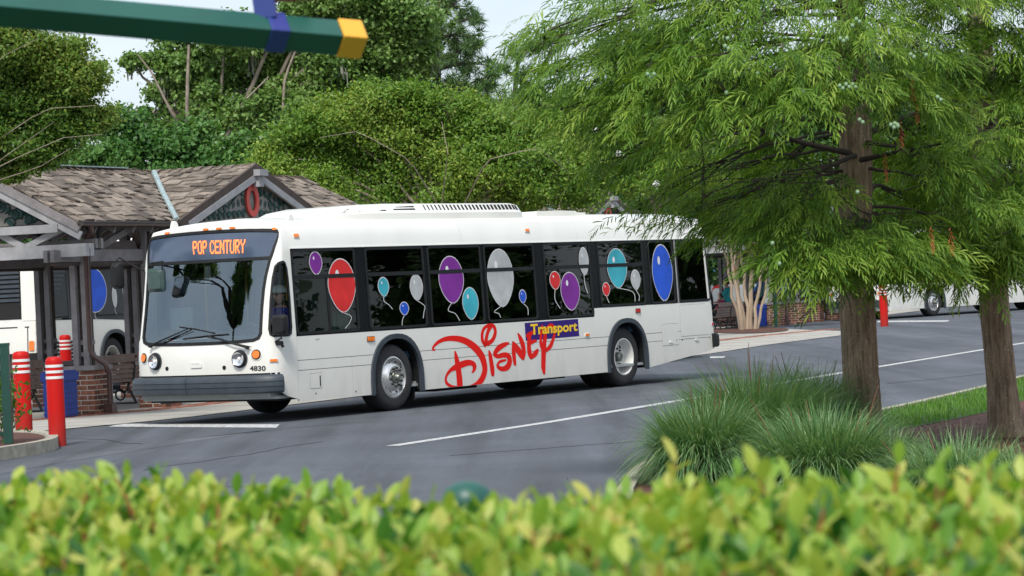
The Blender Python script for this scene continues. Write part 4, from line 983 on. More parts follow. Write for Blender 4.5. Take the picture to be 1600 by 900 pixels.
    LET = [
      kA([[(102, 388, 12), (90, 396, 16), (77, 388, 18), (82, 365, 20), (110, 330, 28), (160, 295, 36), (230, 272, 46), (310, 268, 54), (400, 285, 60), (480, 325, 64), (550, 385, 66), (605, 460, 60), (632, 540, 52), (640, 610, 48), (622, 680, 52), (590, 733, 54), (545, 768, 42), (470, 786, 14)],
          [(318, 408, 14), (330, 470, 36), (345, 550, 48), (358, 640, 52), (366, 720, 54), (370, 788, 54)],
          [(502, 636, 14), (520, 615, 26), (528, 572, 38), (505, 538, 48), (450, 532, 58), (380, 555, 62), (320, 583, 54), (270, 612, 34), (232, 658, 24), (216, 712, 20), (235, 760, 28), (285, 788, 26), (340, 792, 16)]]),
      kA([[(640, 362, 10), (640, 335, 30), (614, 290, 28), (611, 220, 26), (632, 160, 28), (682, 128, 34), (730, 133, 34), (752, 180, 28), (745, 240, 32), (715, 295, 38), (670, 322, 48), (645, 335, 34)], [(700, 140, 40), (672, 200, 30), (655, 270, 30), (652, 315, 34)],
          [(685, 402, 14), (697, 450, 34), (710, 530, 38), (720, 600, 40), (725, 662, 32)]]),
      kA([[(893, 320, 22), (858, 333, 42), (800, 365, 52), (760, 410, 42), (752, 445, 40), (785, 462, 42), (840, 448, 50), (888, 455, 50), (908, 495, 44), (902, 545, 48), (875, 585, 54), (830, 598, 46), (788, 580, 34), (780, 547, 22), (810, 517, 28), (862, 503, 22)]]),
      kA([[(966, 550, 26), (957, 480, 34), (950, 390, 36), (945, 312, 16)], [(945, 308, 20), (985, 370, 50), (1030, 440, 54), (1052, 488, 30)], [(1053, 485, 26), (1064, 430, 32), (1050, 340, 42), (1022, 262, 34), (996, 212, 10)]]),
      kB([[(676, 292, 24), (695, 272, 40), (735, 250, 44), (782, 222, 24)], [(716, 262, 40), (706, 340, 40), (706, 430, 44), (716, 510, 48), (732, 568, 30)], [(698, 392, 34), (745, 362, 46), (796, 345, 28)], [(735, 565, 34), (775, 525, 54), (803, 482, 44), (818, 458, 22)]]),
      kB([[(872, 148, 14), (878, 190, 30), (862, 250, 30), (856, 330, 28), (862, 400, 36), (890, 450, 50)], [(905, 235, 20), (912, 290, 40), (903, 370, 44), (896, 450, 54), (892, 560, 50), (890, 680, 48), (900, 765, 26)],
          [(925, 470, 40), (970, 430, 44), (1003, 360, 36), (1026, 290, 26), (1030, 220, 26), (1010, 165, 36), (985, 150, 44), (950, 175, 34), (930, 230, 24), (915, 290, 24)]])]
    for li__, L_ in enumerate(LET): strokes_mesh('script_letter', L_, SPX, m_redprint, bus, off0=.0025 + .0002 * li__, step=.0004, clipz=.268)
    # yellow word over the purple block, each letter its own vinyl
    word = 'Transport'; V, F = text_geo(word, .025)
    text_on('yellow_lettering', word, [SPX(828, 506.5), SPX(901.2, 505.8 - 3.6), SPX(901.8, 521.5), SPX(829, 528.8)], m_yellowprint, bus, off=.0075, bold=.03)
    text_on('small_print', '4830', [SPX(492.5, 529), SPX(499, 528.4), SPX(499, 531.2), SPX(492.5, 531.8)], m_greyprint, bus, off=.003)
    # ---------- small lamps, hatches and fittings on the side
    for px_, py_, hw, hh, mt in ((579, 529.3, .075, .03, m_orange), (462, 368.3, .05, .022, m_orange), (427.5, 563, .05, .018, m_orange), (823, 360, .05, .02, m_orange), (917, 523.2, .05, .018, m_orange), (996.5, 485.3, .06, .03, m_redlens), (1120, 506, .035, .018, m_redlens)):
        s_, z_ = SPX(px_, py_); o_ = skin('side_marker', rrect(s_ - hw, z_ - hh, s_ + hw, z_ + hh, .01, 2), mt, bus, off=.02, th=.02, h=.4)
        skin('marker_base', rrect(s_ - hw - .015, z_ - hh - .012, s_ + hw + .015, z_ + hh + .008, .01, 2), m_white2 if hw < .06 else m_hub, o_, off=.008, th=.008, h=.4)
    def hatch(p0, p1, name='access_flap'):
        a = SPX(*p0); b = SPX(*p1); x0_, x1_ = sorted((a[0], b[0])); z0_, z1_ = sorted((a[1], b[1]))
        h_ = skin(name, rect(x0_ - .005, z0_ - .005, x1_ + .005, z1_ + .005), m_groove, bus, off=.0012, th=0, h=.5); skin('flap_panel', rect(x0_, z0_, x1_, z1_), m_white, h_, off=.004, th=.003, h=.5); return h_
    h_ = hatch((484.5, 584), (503.5, 605.5)); a = SPX(500, 595); skin('latch_slot', rect(a[0] - .012, a[1] - .075, a[0] + .014, a[1] + .075), m_under, h_, off=.006, th=0, h=9)
    hatch((471, 581), (565, 621.5)) if False else None
    hatch((1034, 507), (1060.5, 538)); hatch((1062, 477), (1114.5, 521.5))
    for px_, py_ in ((1048, 534.5), (1088.5, 530.5)):
        s_, z_ = SPX(px_, py_); skin('flap_handle', ell(s_, z_, .06, .02, 12), m_white2, bus, off=.015, th=.014, h=9)
    for px_, py_ in ((493.5, 614.5), (556, 611.5), (1057, 531.5), (1066, 531), (1109, 527)):
        s_, z_ = SPX(px_, py_); skin('bolt_head', ell(s_, z_, .011, .011, 8), m_under, bus, off=.006, th=.005, h=9)
    a = SPX(1089, 480); text_on('small_print', 'VEHICLE', [SPX(1089, 477.6), SPX(1098.5, 477), SPX(1098.5, 481.2), SPX(1089, 481.8)], m_greyprint, bus, off=.006) if False else None
    # rear bumper
    rb = [(-.02, .52), (.07, .525), (.10, .56), (.10, .72), (.07, .76), (-.02, .76)]
    S_ = SMAX
    sweep('rear_bumper', rb, sx(XR - .2), SMAX - .002, m_rubber, bus, 24); sweep('rear_bumper', rb, -SMAX + .002, -sx(XR - .2), m_rubber, bus, 24)
    # wheel, seat, partition and dash of the cab
    mb = MB(); c = np.array([-2.3, .72, 1.18]); pts = [c + np.array([.14 * math.cos(t), .22 * math.sin(t), .16 * math.cos(t)]) for t in np.linspace(0, 2 * math.pi, 25)]; mb.tube(pts, .016, 6, False); mb.tube([c, c + np.array([-.25, 0, -.25])], .025, 8); mb.build('steering_wheel', m_rubber, bus)
    mb = MB(); mb.box((-1.95, .45, .62), (-1.45, .98, .78)); mb.box((-1.5, .45, .75), (-1.37, .98, 1.5)); mb.box((-1.5, .58, 1.5), (-1.4, .85, 1.68)); mb.build('driver_seat', m_rubber, bus)
    mb = MB(); mb.box((-1.22, .08, .4), (-1.19, 1.12, 2.2)); mb.box((-1.3, .1, .4), (-.9, .14, 1.9)); mb.build('cab_partition', m_part, bus)
    mb = MB(); mb.box((-2.75, .2, .85), (-2.35, 1.1, 1.05)); mb.box((-2.72, 1.5, 1.35), (-2.68, 1.9, 1.65)); mb.box((-2.72, 1.66, 1.0), (-2.69, 1.72, 1.36)); mb.box((-2.7, .1, 1.05), (-2.3, .95, 1.22)); mb.build('dashboard', m_dash, bus)
    mb = MB(); mb.box((-2.6, 1.22, 1.95), (-2.595, 1.33, 2.22)); mb.build('paper_notice', m_white2, bus)
    return bus
BUS = make_bus()
# ================================================================== SHELTERS (local x = along the platform, y = away from the street)
EZ, RGZ, HALF, LEN, GC, GH = 3.07, 4.05, 1.9, 11.8, 5.9, 2.8
def brick_pier(parent, x, y, w_, d_, h, detail, wide=False):
    """core with mortar, bricks standing proud, stone cap"""
    core = MB(); core.box((x + .003, y + .003, 0), (x + w_ - .003, y + d_ - .003, h)); pr = core.build('pier', m_mortar, parent)
    n = int(h / .077); ch = h / n; rnd_ = random.Random(int(x * 100 + y * 10))
    jm_v = MB(); rn = []
    for c in range(n):
        z0 = c * ch + .008; z1 = (c + 1) * ch - .008
        for face in range(4):
            L_ = w_ if face in (0, 2) else d_
            k = max(2, round(L_ / .205)); bl = L_ / k; off = (c % 2) * bl / 2
            cuts = sorted(set([0.0, L_] + [i * bl + off for i in range(k + 1) if 0.03 < i * bl + off < L_ - .03]))
            for a, b in zip(cuts[:-1], cuts[1:]):
                e = rnd_.uniform(.001, .006); a2, b2 = a + (.009 if a > 0 else .0), b - (.009 if b < L_ else .0); t = .03
                if face == 0: lo, hi = (x + a2, y - e, z0), (x + b2, y + t, z1)
                elif face == 2: lo, hi = (x + a2, y + d_ - t, z0), (x + b2, y + d_ + e, z1)
                elif face == 3: lo, hi = (x - e, y + a2 + .001, z0 + .0005), (x + t, y + b2 - .001, z1 - .0005)
                else: lo, hi = (x + w_ - t, y + a2 + .001, z0 + .0005), (x + w_ + e, y + b2 - .001, z1 - .0005)
                if detail and face in (0, 3):
                    mb = MB(); mb.box(lo, hi); mb.build('brick', m_brick, pr)
                else: jm_v.box(lo, hi); rn += [rnd_.random()] * 6
    me = jm_v.mesh('brick'); at = me.attributes.new('rnd', 'FLOAT', 'FACE'); at.data.foreach_set('value', rn); me.materials.append(m_brickj); o = put('brick', me, pr); o['kind'] = 'stuff'
    cp = MB(); cp.box((x - .03, y - .03, h), (x + w_ + .03, y + d_ + .03, h + .07)); cp.build('pier_cap', m_timber, pr); return pr
def make_shelter(label, o, detail=True, medallion=True):
    sh = thing('bus_shelter', label, 'bus shelter', o, RZ, 'timber bus shelters with shingle roofs')
    # roof deck under the shingles
    sl = (RGZ - EZ) / HALF; gsl = (RGZ - EZ) / GH
    dk = MB(); t = .035
    for sgn in (1, -1):
        y0, y1 = (0, HALF) if sgn > 0 else (2 * HALF, HALF)
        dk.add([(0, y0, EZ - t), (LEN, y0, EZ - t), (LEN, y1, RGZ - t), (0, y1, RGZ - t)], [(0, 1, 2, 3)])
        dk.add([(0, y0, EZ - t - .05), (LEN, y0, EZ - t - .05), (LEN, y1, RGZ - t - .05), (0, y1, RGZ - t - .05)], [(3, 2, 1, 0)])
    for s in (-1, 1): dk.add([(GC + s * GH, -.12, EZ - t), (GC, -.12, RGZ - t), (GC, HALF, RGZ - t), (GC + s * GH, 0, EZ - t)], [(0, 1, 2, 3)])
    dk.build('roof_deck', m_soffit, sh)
    for k in range(int(LEN / .6) + 1):      # rafters seen from below
        r_ = MB(); x = min(.05 + k * .6, LEN - .05); r_.bar((x, .02, EZ - .13), (x, HALF, RGZ - .13), .05, .1); r_.bar((x, 2 * HALF - .02, EZ - .13), (x, HALF, RGZ - .13), .05, .1); r_.build('rafter', m_timber, sh)
    # shingles
    S = []      # (centre, along, upslope, normal, width, key)
    rr = random.Random(5)
    def rows(fn_pos, along, up, nrm, x0f, x1f, nrow, side):
        for r in range(nrow):
            f = r / nrow; a, b = x0f(f), x1f(f)
            if b - a < .08: continue
            x = a - rr.uniform(0, .15)
            while x < b:
                w_ = rr.uniform(.16, .34); xa, xb = max(x, a), min(x + w_ - .008, b)
                if xb - xa > .05: S.append((fn_pos((xa + xb) / 2, f), along, up, nrm, xb - xa, side))
                x += w_
    NR = 12
    up1 = Vector((0, HALF, RGZ - EZ)).normalized(); n1 = Vector((0, -(RGZ - EZ), HALF)).normalized(); up2 = Vector((0, -HALF, RGZ - EZ)).normalized(); n2 = Vector((0, (RGZ - EZ), HALF)).normalized()
    # street slope, left and right of the cross gable (valleys run up to the ridge)
    P1 = lambda x, f: Vector((x, -.05 + f * (HALF + .05), EZ + f * (RGZ - EZ)))
    rows(P1, Vector((1, 0, 0)), up1, n1, lambda f: -.04, lambda f: GC - GH * (1 - f), NR, 0)
    rows(P1, Vector((1, 0, 0)), up1, n1, lambda f: GC + GH * (1 - f), lambda f: LEN + .04, NR, 0)
    P2 = lambda x, f: Vector((x, 2 * HALF + .05 - f * (HALF + .05), EZ + f * (RGZ - EZ)))
    rows(P2, Vector((-1, 0, 0)), up2, n2, lambda f: -.04, lambda f: LEN + .04, NR, 1)
    # the cross gable's two slopes: rows run front to back
    for s in (-1, 1):
        upg = Vector((-s * GH, 0, RGZ - EZ)).normalized(); ng = Vector((s * (RGZ - EZ), 0, GH)).normalized()
        Pg = lambda y, f, s=s: Vector((GC + s * GH * (1 - f), y, EZ + f * (RGZ - EZ)))
        rows(Pg, Vector((0, -s, 0)), upg, ng, lambda f: -.16, lambda f: f * HALF, 16, 0 if s < 0 else 1)
    def geo(c, al, up, nr, w_, mb):
        ex_ = .185; dz = rr.uniform(-.008, .014); j = rr.uniform(-.03, .03); tw = rr.uniform(-.05, .05)
        cu = rr.uniform(-.02, .02); al2 = (al + up * tw).normalized(); th_ = rr.uniform(.030, .052); L2 = ex_ * 1.28
        c = c + nr * dz; p = []
        for (a, b, h) in ((-.5, j - .02, 0), (.5, j - .02, 0), (.5, L2, -.014), (-.5, L2, -.014)): p.append(c + al2 * a * w_ + up * b + nr * (h + th_ + (a * cu if h == 0 else 0)))
        q = [v - nr * (th_ if k < 2 else .008) for k, v in enumerate(p)]
        mb.add(p + q, [(0, 1, 2, 3), (7, 6, 5, 4), (0, 4, 5, 1), (1, 5, 6, 2), (2, 6, 7, 3), (3, 7, 4, 0)])
    S.sort(key=lambda a: (a[5], -a[4]))
    nsep = 300 if detail else 0; jm2 = MB(); rn = []
    for i, a in enumerate(S):
        if i < nsep: mb = MB(); geo(*a[:5], mb); mb.build('shingle', m_shingle, sh)
        else: geo(*a[:5], jm2); rn += [rr.random()] * 6
    me = jm2.mesh('shingle'); at = me.attributes.new('rnd', 'FLOAT', 'FACE'); at.data.foreach_set('value', rn); me.materials.append(m_shinglej); o_ = put('shingle', me, sh); o_['kind'] = 'stuff'
    # ridge shingles laid along the ridges
    rc = MB(); rn = []
    def ridge(p, q, wid):
        p = Vector(p); q = Vector(q); d = (q - p).normalized(); L_ = (q - p).length; sd_ = d.cross(Vector((0, 0, 1))).normalized(); x = 0
        while x < L_:
            l_ = .21; a = p + d * x; tilt = Vector((0, 0, rr.uniform(.03, .055)))
            for s in (1, -1):
                v = [a + tilt, a + d * l_ * 1.2 + Vector((0, 0, .015)), a + d * l_ * 1.2 + sd_ * s * wid - Vector((0, 0, wid * .42)), a + sd_ * s * wid - Vector((0, 0, wid * .42)) + tilt]
                rc.add(v + [k - Vector((0, 0, .02)) for k in v], [(0, 1, 2, 3), (7, 6, 5, 4), (0, 4, 5, 1), (1, 5, 6, 2), (2, 6, 7, 3), (3, 7, 4, 0)])
            x += l_
    ridge((0, HALF, RGZ + .02), (LEN, HALF, RGZ + .02), .14); ridge((GC, -.16, RGZ + .025), (GC, HALF - .1, RGZ + .025), .14)
    rc.build('ridge_shingle', m_shingle, sh)['kind'] = 'stuff'
    # valley flashing, its broken splash tray, a pale strip on the ridge
    vf = MB(); vf.tube([(GC - GH - .02, -.1, EZ + .03), (GC - GH * .5, HALF * .5 - .02, (EZ + RGZ) / 2 + .06), (GC - .35, HALF - .22, RGZ + .0)], .05, 8); vf.build('valley_flashing', m_flash, sh, smooth=40)
    vf = MB(); vf.tube([(GC + GH + .02, -.1, EZ + .03), (GC + .35, HALF - .22, RGZ)], .05, 8); vf.build('valley_flashing', m_flash, sh, smooth=40)
    tr_ = MB(); tr_.bar((1.6, HALF, RGZ + .07), (4.9, HALF, RGZ + .07), .16, .02); tr_.build('ridge_capping_strip', m_flash, sh)
    # rake boards at both gable ends: two stepped boards each
    for xe, s in ((0, -1), (LEN, 1)):
        for ya, yb in ((-.10, HALF), (2 * HALF + .10, HALF)):
            za = EZ - sl * .10
            rb = MB(); rb.bar((xe + s * .035, ya, za - .055), (xe + s * .035, yb, RGZ - .055), .05, .13, (0, 0, 1)); rb.build('rake_board', m_timber, sh)
            rb = MB(); rb.bar((xe + s * .015, ya, za - .18), (xe + s * .015, yb, RGZ - .18), .04, .13, (0, 0, 1)); rb.build('rake_board', m_timberL, sh)
    # cross gable: brown outer rake, pale inner rake, panel, fretwork, medallion, finial block
    yg = -.17
    for s in (-1, 1):
        b1_ = MB(); b1_.bar((GC + s * (GH + .05), yg, EZ - .05), (GC, yg, RGZ - .03), .05, .16); b1_.build('gable_rake', m_timberD, sh)
        b1_ = MB(); b1_.bar((GC + s * (GH - .22), yg - .01, EZ - .06), (GC, yg - .01, RGZ - .17), .05, .12); b1_.build('gable_rake', m_timberL, sh)
    gp = MB(); gp.prism([(GC - GH + .35, EZ), (GC + GH - .35, EZ), (GC, RGZ - .14)], .03, lambda a, b, t: (a, -.04 + t, b)); gp.build('gable_panel', m_gable, sh)
    gb = MB(); gb.box((GC - GH - .1, -.12, EZ - .13), (GC + GH + .1, -.02, EZ - .01)); gb.build('gable_tie_beam', m_timberD, sh)
    fin = MB(); fin.box((GC - .09, -.26, RGZ - .36), (GC + .09, -.16, RGZ - .10)); fin.box((GC - .16, -.32, RGZ - .17), (GC + .16, -.16, RGZ - .06)); fin.build('finial_block', m_timberL, sh)
    fr = random.Random(3)
    def fret(parent_fn, half, htop, fw=.016):
        """scrolling stems with leaves, cut from board"""
        for s in (-1, 1):
            mb = MB()
            pts = []
            for i in range(26):
                t_ = i / 25; a = s * (.30 + (half - .55) * t_); b = .10 + (htop * .42) * (1 - t_) + .075 * math.sin(t_ * 15) * (1 - t_ * .4); pts.append(parent_fn(a, b))
            mb.tube(pts, fw, 5)
            for i in range(11):
                t_ = (i + .3) / 11; a = s * (.28 + (half - .5) * t_); bm = (htop - .08) * (1 - abs(a) / half) - .06
                for q in range(3 if bm > .3 else (2 if bm > .15 else 1)):
                    b = .05 + bm * (q + .5) / 3; ang_ = fr.uniform(0, 6.28); l_ = fr.uniform(.055, .085); P_ = [(l_ * math.cos(k * .785) * (1 if k % 8 else 1.35), l_ * .6 * math.sin(k * .785)) for k in range(8)]
                    vs = [parent_fn(a + x * math.cos(ang_) - y * math.sin(ang_), b + x * math.sin(ang_) + y * math.cos(ang_)) for x, y in P_]; vs2 = [v + Vector((0, 0, 0)) for v in vs]
                    mb.add(vs, [tuple(range(8))])
                    if q == 0: c_ = [parent_fn(a + .07 * math.cos(k), b + .06 * math.sin(k)) for k in np.linspace(0, 4.7, 9)]; mb.tube(c_, fw * .6, 4)
            mb.build('fretwork', m_fret, sh)
    fret(lambda a, b: Vector((GC + a, -.062, EZ + .01 + b)), GH - .35, RGZ - EZ - .14)
    # plain oval ring medallion in the middle
    md = MB(); cz = EZ + .385; n = 30; vs = []
    for k in range(n):
        t_ = 2 * math.pi * k / n
        for (ra, rb_) in ((.24, .29), (.135, .185)): vs.append((GC - .04 + ra * math.cos(t_), -.10, cz + rb_ * math.sin(t_)))
        for (ra, rb_) in ((.24, .29), (.135, .185)): vs.append((GC - .04 + ra * math.cos(t_), -.065, cz + rb_ * math.sin(t_)))
    fs = []
    for k in range(n):
        a = 4 * k; b = 4 * ((k + 1) % n); fs += [(a, b, b + 1, a + 1), (a, a + 2, b + 2, b), (a + 1, b + 1, b + 3, a + 3)]
    md.add(vs, fs); md.build('gable_medallion', m_fretred, sh)
    # open end gable facing the camera: fret panel, posts, struts
    ep = MB(); ep.prism([(.75, EZ + .0), (2 * HALF - .75, EZ), (HALF, RGZ - .32)], .03, lambda a, b, t: (.30 + t, a, b)); ep.build('gable_panel', m_gable, sh)
    mb = MB()
    for i in range(26):
        y = .9 + i * .08; b = .05 + fr.random() * max(.02, (RGZ - EZ - .4) * (1 - abs(y - HALF) / 1.2)); ang_ = fr.uniform(0, 6.28); P_ = [(.085 * math.cos(k * .785), .045 * math.sin(k * .785)) for k in range(8)]
        mb.add([(.285, y + x * math.cos(ang_) - z * math.sin(ang_), EZ + b + x * math.sin(ang_) + z * math.cos(ang_)) for x, z in P_], [tuple(range(8))[::-1]])
        mb.tube([(.285, y + .1 * math.cos(k), EZ + b + .08 * math.sin(k)) for k in np.linspace(0, 4.7, 8)], .012, 4)
    mb.build('fretwork', m_fret, sh)
    # gutters and downspouts
    for ye in (-.12, 2 * HALF + .12):
        for xa, xb in (((-.06, GC - GH - .1), (GC + GH + .1, LEN + .06)) if ye < 0 else ((-.06, LEN + .06),)):
            g = MB(); pts = [(math.cos(t_) * .065, math.sin(t_) * .065) for t_ in np.linspace(math.pi, 2 * math.pi, 8)]
            n = len(pts); g.add([(xa, ye + a, EZ - .02 + b) for a, b in pts] + [(xb, ye + a, EZ - .02 + b) for a, b in pts], [(i, i + 1, n + i + 1, n + i) for i in range(n - 1)] + [tuple(range(n)), tuple(range(2 * n - 1, n - 1, -1))]); g.tube([(xa, ye - .065, EZ - .015), (xb, ye - .065, EZ - .015)], .01, 6); g.build('gutter', m_gutter, sh, smooth=60)
    PX = [(.50, .10), (2.50, -.06)] + [(5.2, .1), (7.6, .1), (10.4, .1)]
    def downspout(x, y):
        d_ = MB(); d_.tube([(x - .35, -.12, EZ - .06), (x - .3, -.1, EZ - .15), (x - .04, y - .02, EZ - .3), (x, y, EZ - .42), (x, y, 1.02), (x + .02, y - .06, .93), (x + .08, y - .22, .80), (x + .12, y - .26, .66), (x + .12, y - .26, .14)], .045, 10); d_.build('downspout', m_down, sh, smooth=50)
        d_ = MB(); d_.box((x + .04, y - .33, 0), (x + .20, y - .18, .17)); d_.build('downspout_shoe', m_down, sh)
    # columns: each a cluster of boards with gaps, on a brick pier
    def column(x, y, pier=True, w_=.5):
        if pier: brick_pier(sh, x, y, w_ + .02, w_, .72, detail)
        cx, cy = x + w_ / 2, y + w_ / 2
        for (dx, dy) in ((-.17, .08), (-.15, -.10), (-.01, .10), (-.0, -.07)):
            p = MB(); p.box((cx + dx - .038, cy + dy - .05, .79), (cx + dx + .038, cy + dy + .05, 3.0 if dx * dy < 0 else 2.75)); p.build('post', m_timber if dx < -.05 else m_timberD, sh)
        for z in (.93, 1.12): b = MB(); b.box((cx - .14, cy - .16, z), (cx + .0, cy + .16, z + .075)); b.build('post_spacer', m_timber, sh)
    for i, (x, y) in enumerate(PX): column(x, y)
    for i, x in enumerate((1.2, 4.1, 7.15, 10.4)): column(x, 3.0)
    downspout(.60, .20)
    # long beams, cross beams, struts
    for y in (.30, .42, 3.2, 3.32):
        b = MB(); b.bar((-.25, y, 2.54), (LEN - .3, y, 2.54), .07, .19); b.build('long_beam', m_timber, sh)
    for y in (.36, 3.26): b = MB(); b.bar((-.1, y, 2.415), (LEN - .4, y, 2.415), .16, .05); b.build('beam_plate', m_timberD, sh)
    for x in (.45, .62, 2.75, 5.4, 7.9, 10.7):
        b = MB(); b.bar((x, -.1, 2.72), (x, 2 * HALF + .1, 2.72), .07, .15); b.build('cross_beam', m_timber, sh)
    for x in (.0, .15):
        b = MB(); b.bar((x, -.2, 2.62), (x, 2 * HALF + .2, 2.62), .09, .2); b.build('cross_beam', m_timberL, sh)
        b = MB(); b.bar((x - .02, .3, 2.98), (x - .02, 2 * HALF - .3, 2.98), .08, .13); b.build('tie_beam', m_timberL, sh)
    def vee(p, a, b_):
        s_ = MB(); s_.bar(p, a, .07, .10); s_.build('strut', m_timberL, sh); s_ = MB(); s_.bar(p, b_, .07, .10); s_.build('strut', m_timberL, sh)
    vee((.05, .95, 2.70), (.05, 1.8, 3.12), (.05, .0, 3.08)); vee((.05, 2.85, 2.70), (.05, 2.0, 3.12), (.05, 3.8, 3.08))
    for x in (1.3, 2.7, 4.0, 7.4, 9.0): 
        s_ = MB(); s_.bar((x, .4, 2.66), (x + .75, .1, 3.02), .07, .1); s_.build('strut', m_timber, sh); s_ = MB(); s_.bar((x, .4, 2.66), (x - .75, .1, 3.02), .07, .1); s_.build('strut', m_timberD, sh)
        s_ = MB(); s_.bar((x, 3.3, 2.66), (x + .75, 3.6, 3.02), .07, .1); s_.build('strut', m_timberD, sh)
        q = MB(); q.bar((x, .36, 2.45), (x, .36, 3.1), .05, .05); q.build('iron_strap', m_iron, sh)
    return sh
SH1 = make_shelter('nearest shingle-roofed timber shelter, red oval ring in its gable, left of the bus front', SH0)
P2_ = D(945, 303, 75); SH2o = np.array([P2_[0], P2_[1], 0]) - uu * GC
SH2 = make_shelter('timber shelter whose gable shows just above the rear half of the bus roof', SH2o, detail=False)
g_ = G(1220, 509); SH3o = np.array([g_[0], g_[1], .0]) - uu * .5 - vv * .1
SH3 = copy_tree(SH2); SH3['label'] = 'far timber shelter on brick piers between the bus tail and the cypress trunk'; SH3.location = tuple(map(float, SH3o))

# ------------------------------------------------------------------ benches, seen from behind
def make_bench(label, x0, y0, L_=2.1, o=SH0, seatside=1):
    p = L2W(x0, y0, .012, o); b = thing('bench', label, 'bench', p, RZ, 'slatted benches under the shelters')
    for i, (y, z, h) in enumerate(((.00, .80, .14), (.035, .665, .085), (.05, .575, .075), (.065, .49, .075), (.08, .415, .06))):
        s_ = MB(); s_.bar((0, y, z), (L_, y, z), .03, h, (0, .16, 1)); s_.build('slat', m_slat, b)
    for i in range(4): s_ = MB(); s_.bar((0, .16 + i * .11, .40), (L_, .16 + i * .11, .40), .09, .028); s_.build('slat', m_slat, b)
    s_ = MB(); s_.bar((L_ * .52, -.02, .84), (L_ * .52, .06, .38), .05, .012, (0, 1, 0)); s_.build('back_strap', m_iron, b)
    for x in (.12, L_ * .5, L_ - .12):
        f = MB(); f.tube([(x, .02, .86), (x, .10, .40), (x, .14, .30), (x, .04, .12), (x, -.02, .0)], .024, 6); f.tube([(x, .55, .40), (x, .5, .26), (x, .56, .1), (x, .6, 0)], .024, 6)
        f.tube([(x, .10, .38), (x, .55, .38)], .024, 6); f.tube([(x, .12, .28), (x, .22, .2), (x, .33, .25), (x, .42, .2), (x, .5, .26)], .02, 6)
        f.tube([(x, .3 + .09 * math.cos(t_), .16 + .09 * math.sin(t_)) for t_ in np.linspace(0, 6.28, 13)], .017, 6, False); f.tube([(x, -.02, .01), (x, .62, .01)], .022, 6); f.build('leg', m_iron, b)
    f = MB()
    for x in (.12, L_ - .12): f.tube([(x, .06, .62), (x, .3, .66), (x, .55, .62), (x, .56, .40)], .018, 6)
    f.build('armrest', m_iron, b); return b
BN = make_bench('brown slatted bench just right of the first brick pier, partly behind the bus front', 3.0, 1.55, 2.6)
def bench_copy(x, y, label, o):
    c = copy_tree(BN); c.location = tuple(map(float, L2W(x, y, .012, o))); c['label'] = label; return c
bench_copy(-.35, 2.1, 'brown slatted bench behind the two tall red bollards at the left', SH0)
bench_copy(6.2, 1.6, 'brown slatted bench hidden behind the front of the bus', SH0) if False else None
q0 = G(1156, 509); q = q0 - SH3o; FBx, FBy = q @ uu, q @ vv
bench_copy(FBx - 6.2, FBy - 1.3, 'far slatted bench just right of the bus tail lamp, its back to the road', SH3o)
bench_copy(1.15, .7, 'far slatted bench between the two wide brick piers', SH3o)
bench_copy(5.2, .8, 'far slatted bench just left of the big cypress trunk', SH3o)

# ------------------------------------------------------------------ bollards
def make_bollard(label, p, r_=.108, h=1.12):
    b = thing('bollard', label, 'bollard', p, 0, 'red bollards with white bands')
    mb = MB(); mb.lathe([(r_, 0), (r_, h - .06), (r_ * .97, h - .04), (r_ * .82, h - .012), (r_ * .5, h), (0, h + .003)], 28); mb.build('post', m_redpost, b, smooth=40)
    for k in range(3): z = h - .115 - k * .072; mb = MB(); mb.lathe([(r_ + .0035, z - .017), (r_ + .004, z), (r_ + .0035, z + .017)], 28); mb.build('white_band', m_whitepost, b, smooth=60)
    return b
B0 = make_bollard('right-hand tall red bollard standing on the asphalt in front of the blue bin', G(90.5, 697))
def bol(p, label, s=1): c = copy_tree(B0); c.location = tuple(map(float, p)); c['label'] = label; c.scale = (s, s, s)
bol(G(38.5, 687), 'left-hand tall red bollard beside the green fence post', 1.05)
bol(D(70, 560, 52) * np.array([1, 1, 0]) + np.array([0, 0, .1]), 'red bollard behind the left bench, in front of the parked bus louvres')
bol(D(103, 560, 52.8) * np.array([1, 1, 0]) + np.array([0, 0, .1]), 'red bollard half hidden by the grey shelter column')
bol(G(1382, 510), 'lone red bollard on the far road just right of the big cypress trunk', 1.12)

# ------------------------------------------------------------------ recycling bins
def make_bin(label, p, s=1):
    b = thing('recycling_bin', label, 'recycling bin', p, RZ, 'blue recycling bins'); w_, d_, h = .42, .42, .82
    body = MB(); body.box((-w_ / 2, -d_ / 2, .02), (w_ / 2, d_ / 2, h - .1)); body.build('bin_body', m_blue, b)
    for k in range(7): r_ = MB(); z = .06 + k * .095; r_.box((-w_ / 2 - .012, -d_ / 2 - .012, z), (w_ / 2 + .012, d_ / 2 + .012, z + .022)); r_.build('rib', m_blue, b)
    ld = MB(); ld.box((-w_ / 2 - .03, -d_ / 2 - .03, h - .17), (w_ / 2 + .03, d_ / 2 + .03, h - .03)); ld.box((-w_ / 2, -d_ / 2, h - .03), (w_ / 2, d_ / 2, h)); ld.build('lid', m_blue, b); b.scale = (s, s, s); return b
pb_ = G(92, 655); BIN = make_bin('ribbed blue recycling bin against the first brick pier, behind the bollard', (pb_[0], pb_[1] + .25, .012), .9)
c = copy_tree(BIN); c.location = tuple(map(float, G(1192, 510))); c['label'] = 'blue recycling bin far off beside the pale multi-stemmed tree'
lb = MB(); lb.box((-.08, -.226, .42), (.08, -.222, .6)); 
o_ = lb.build('paper_label', m_white2, c)

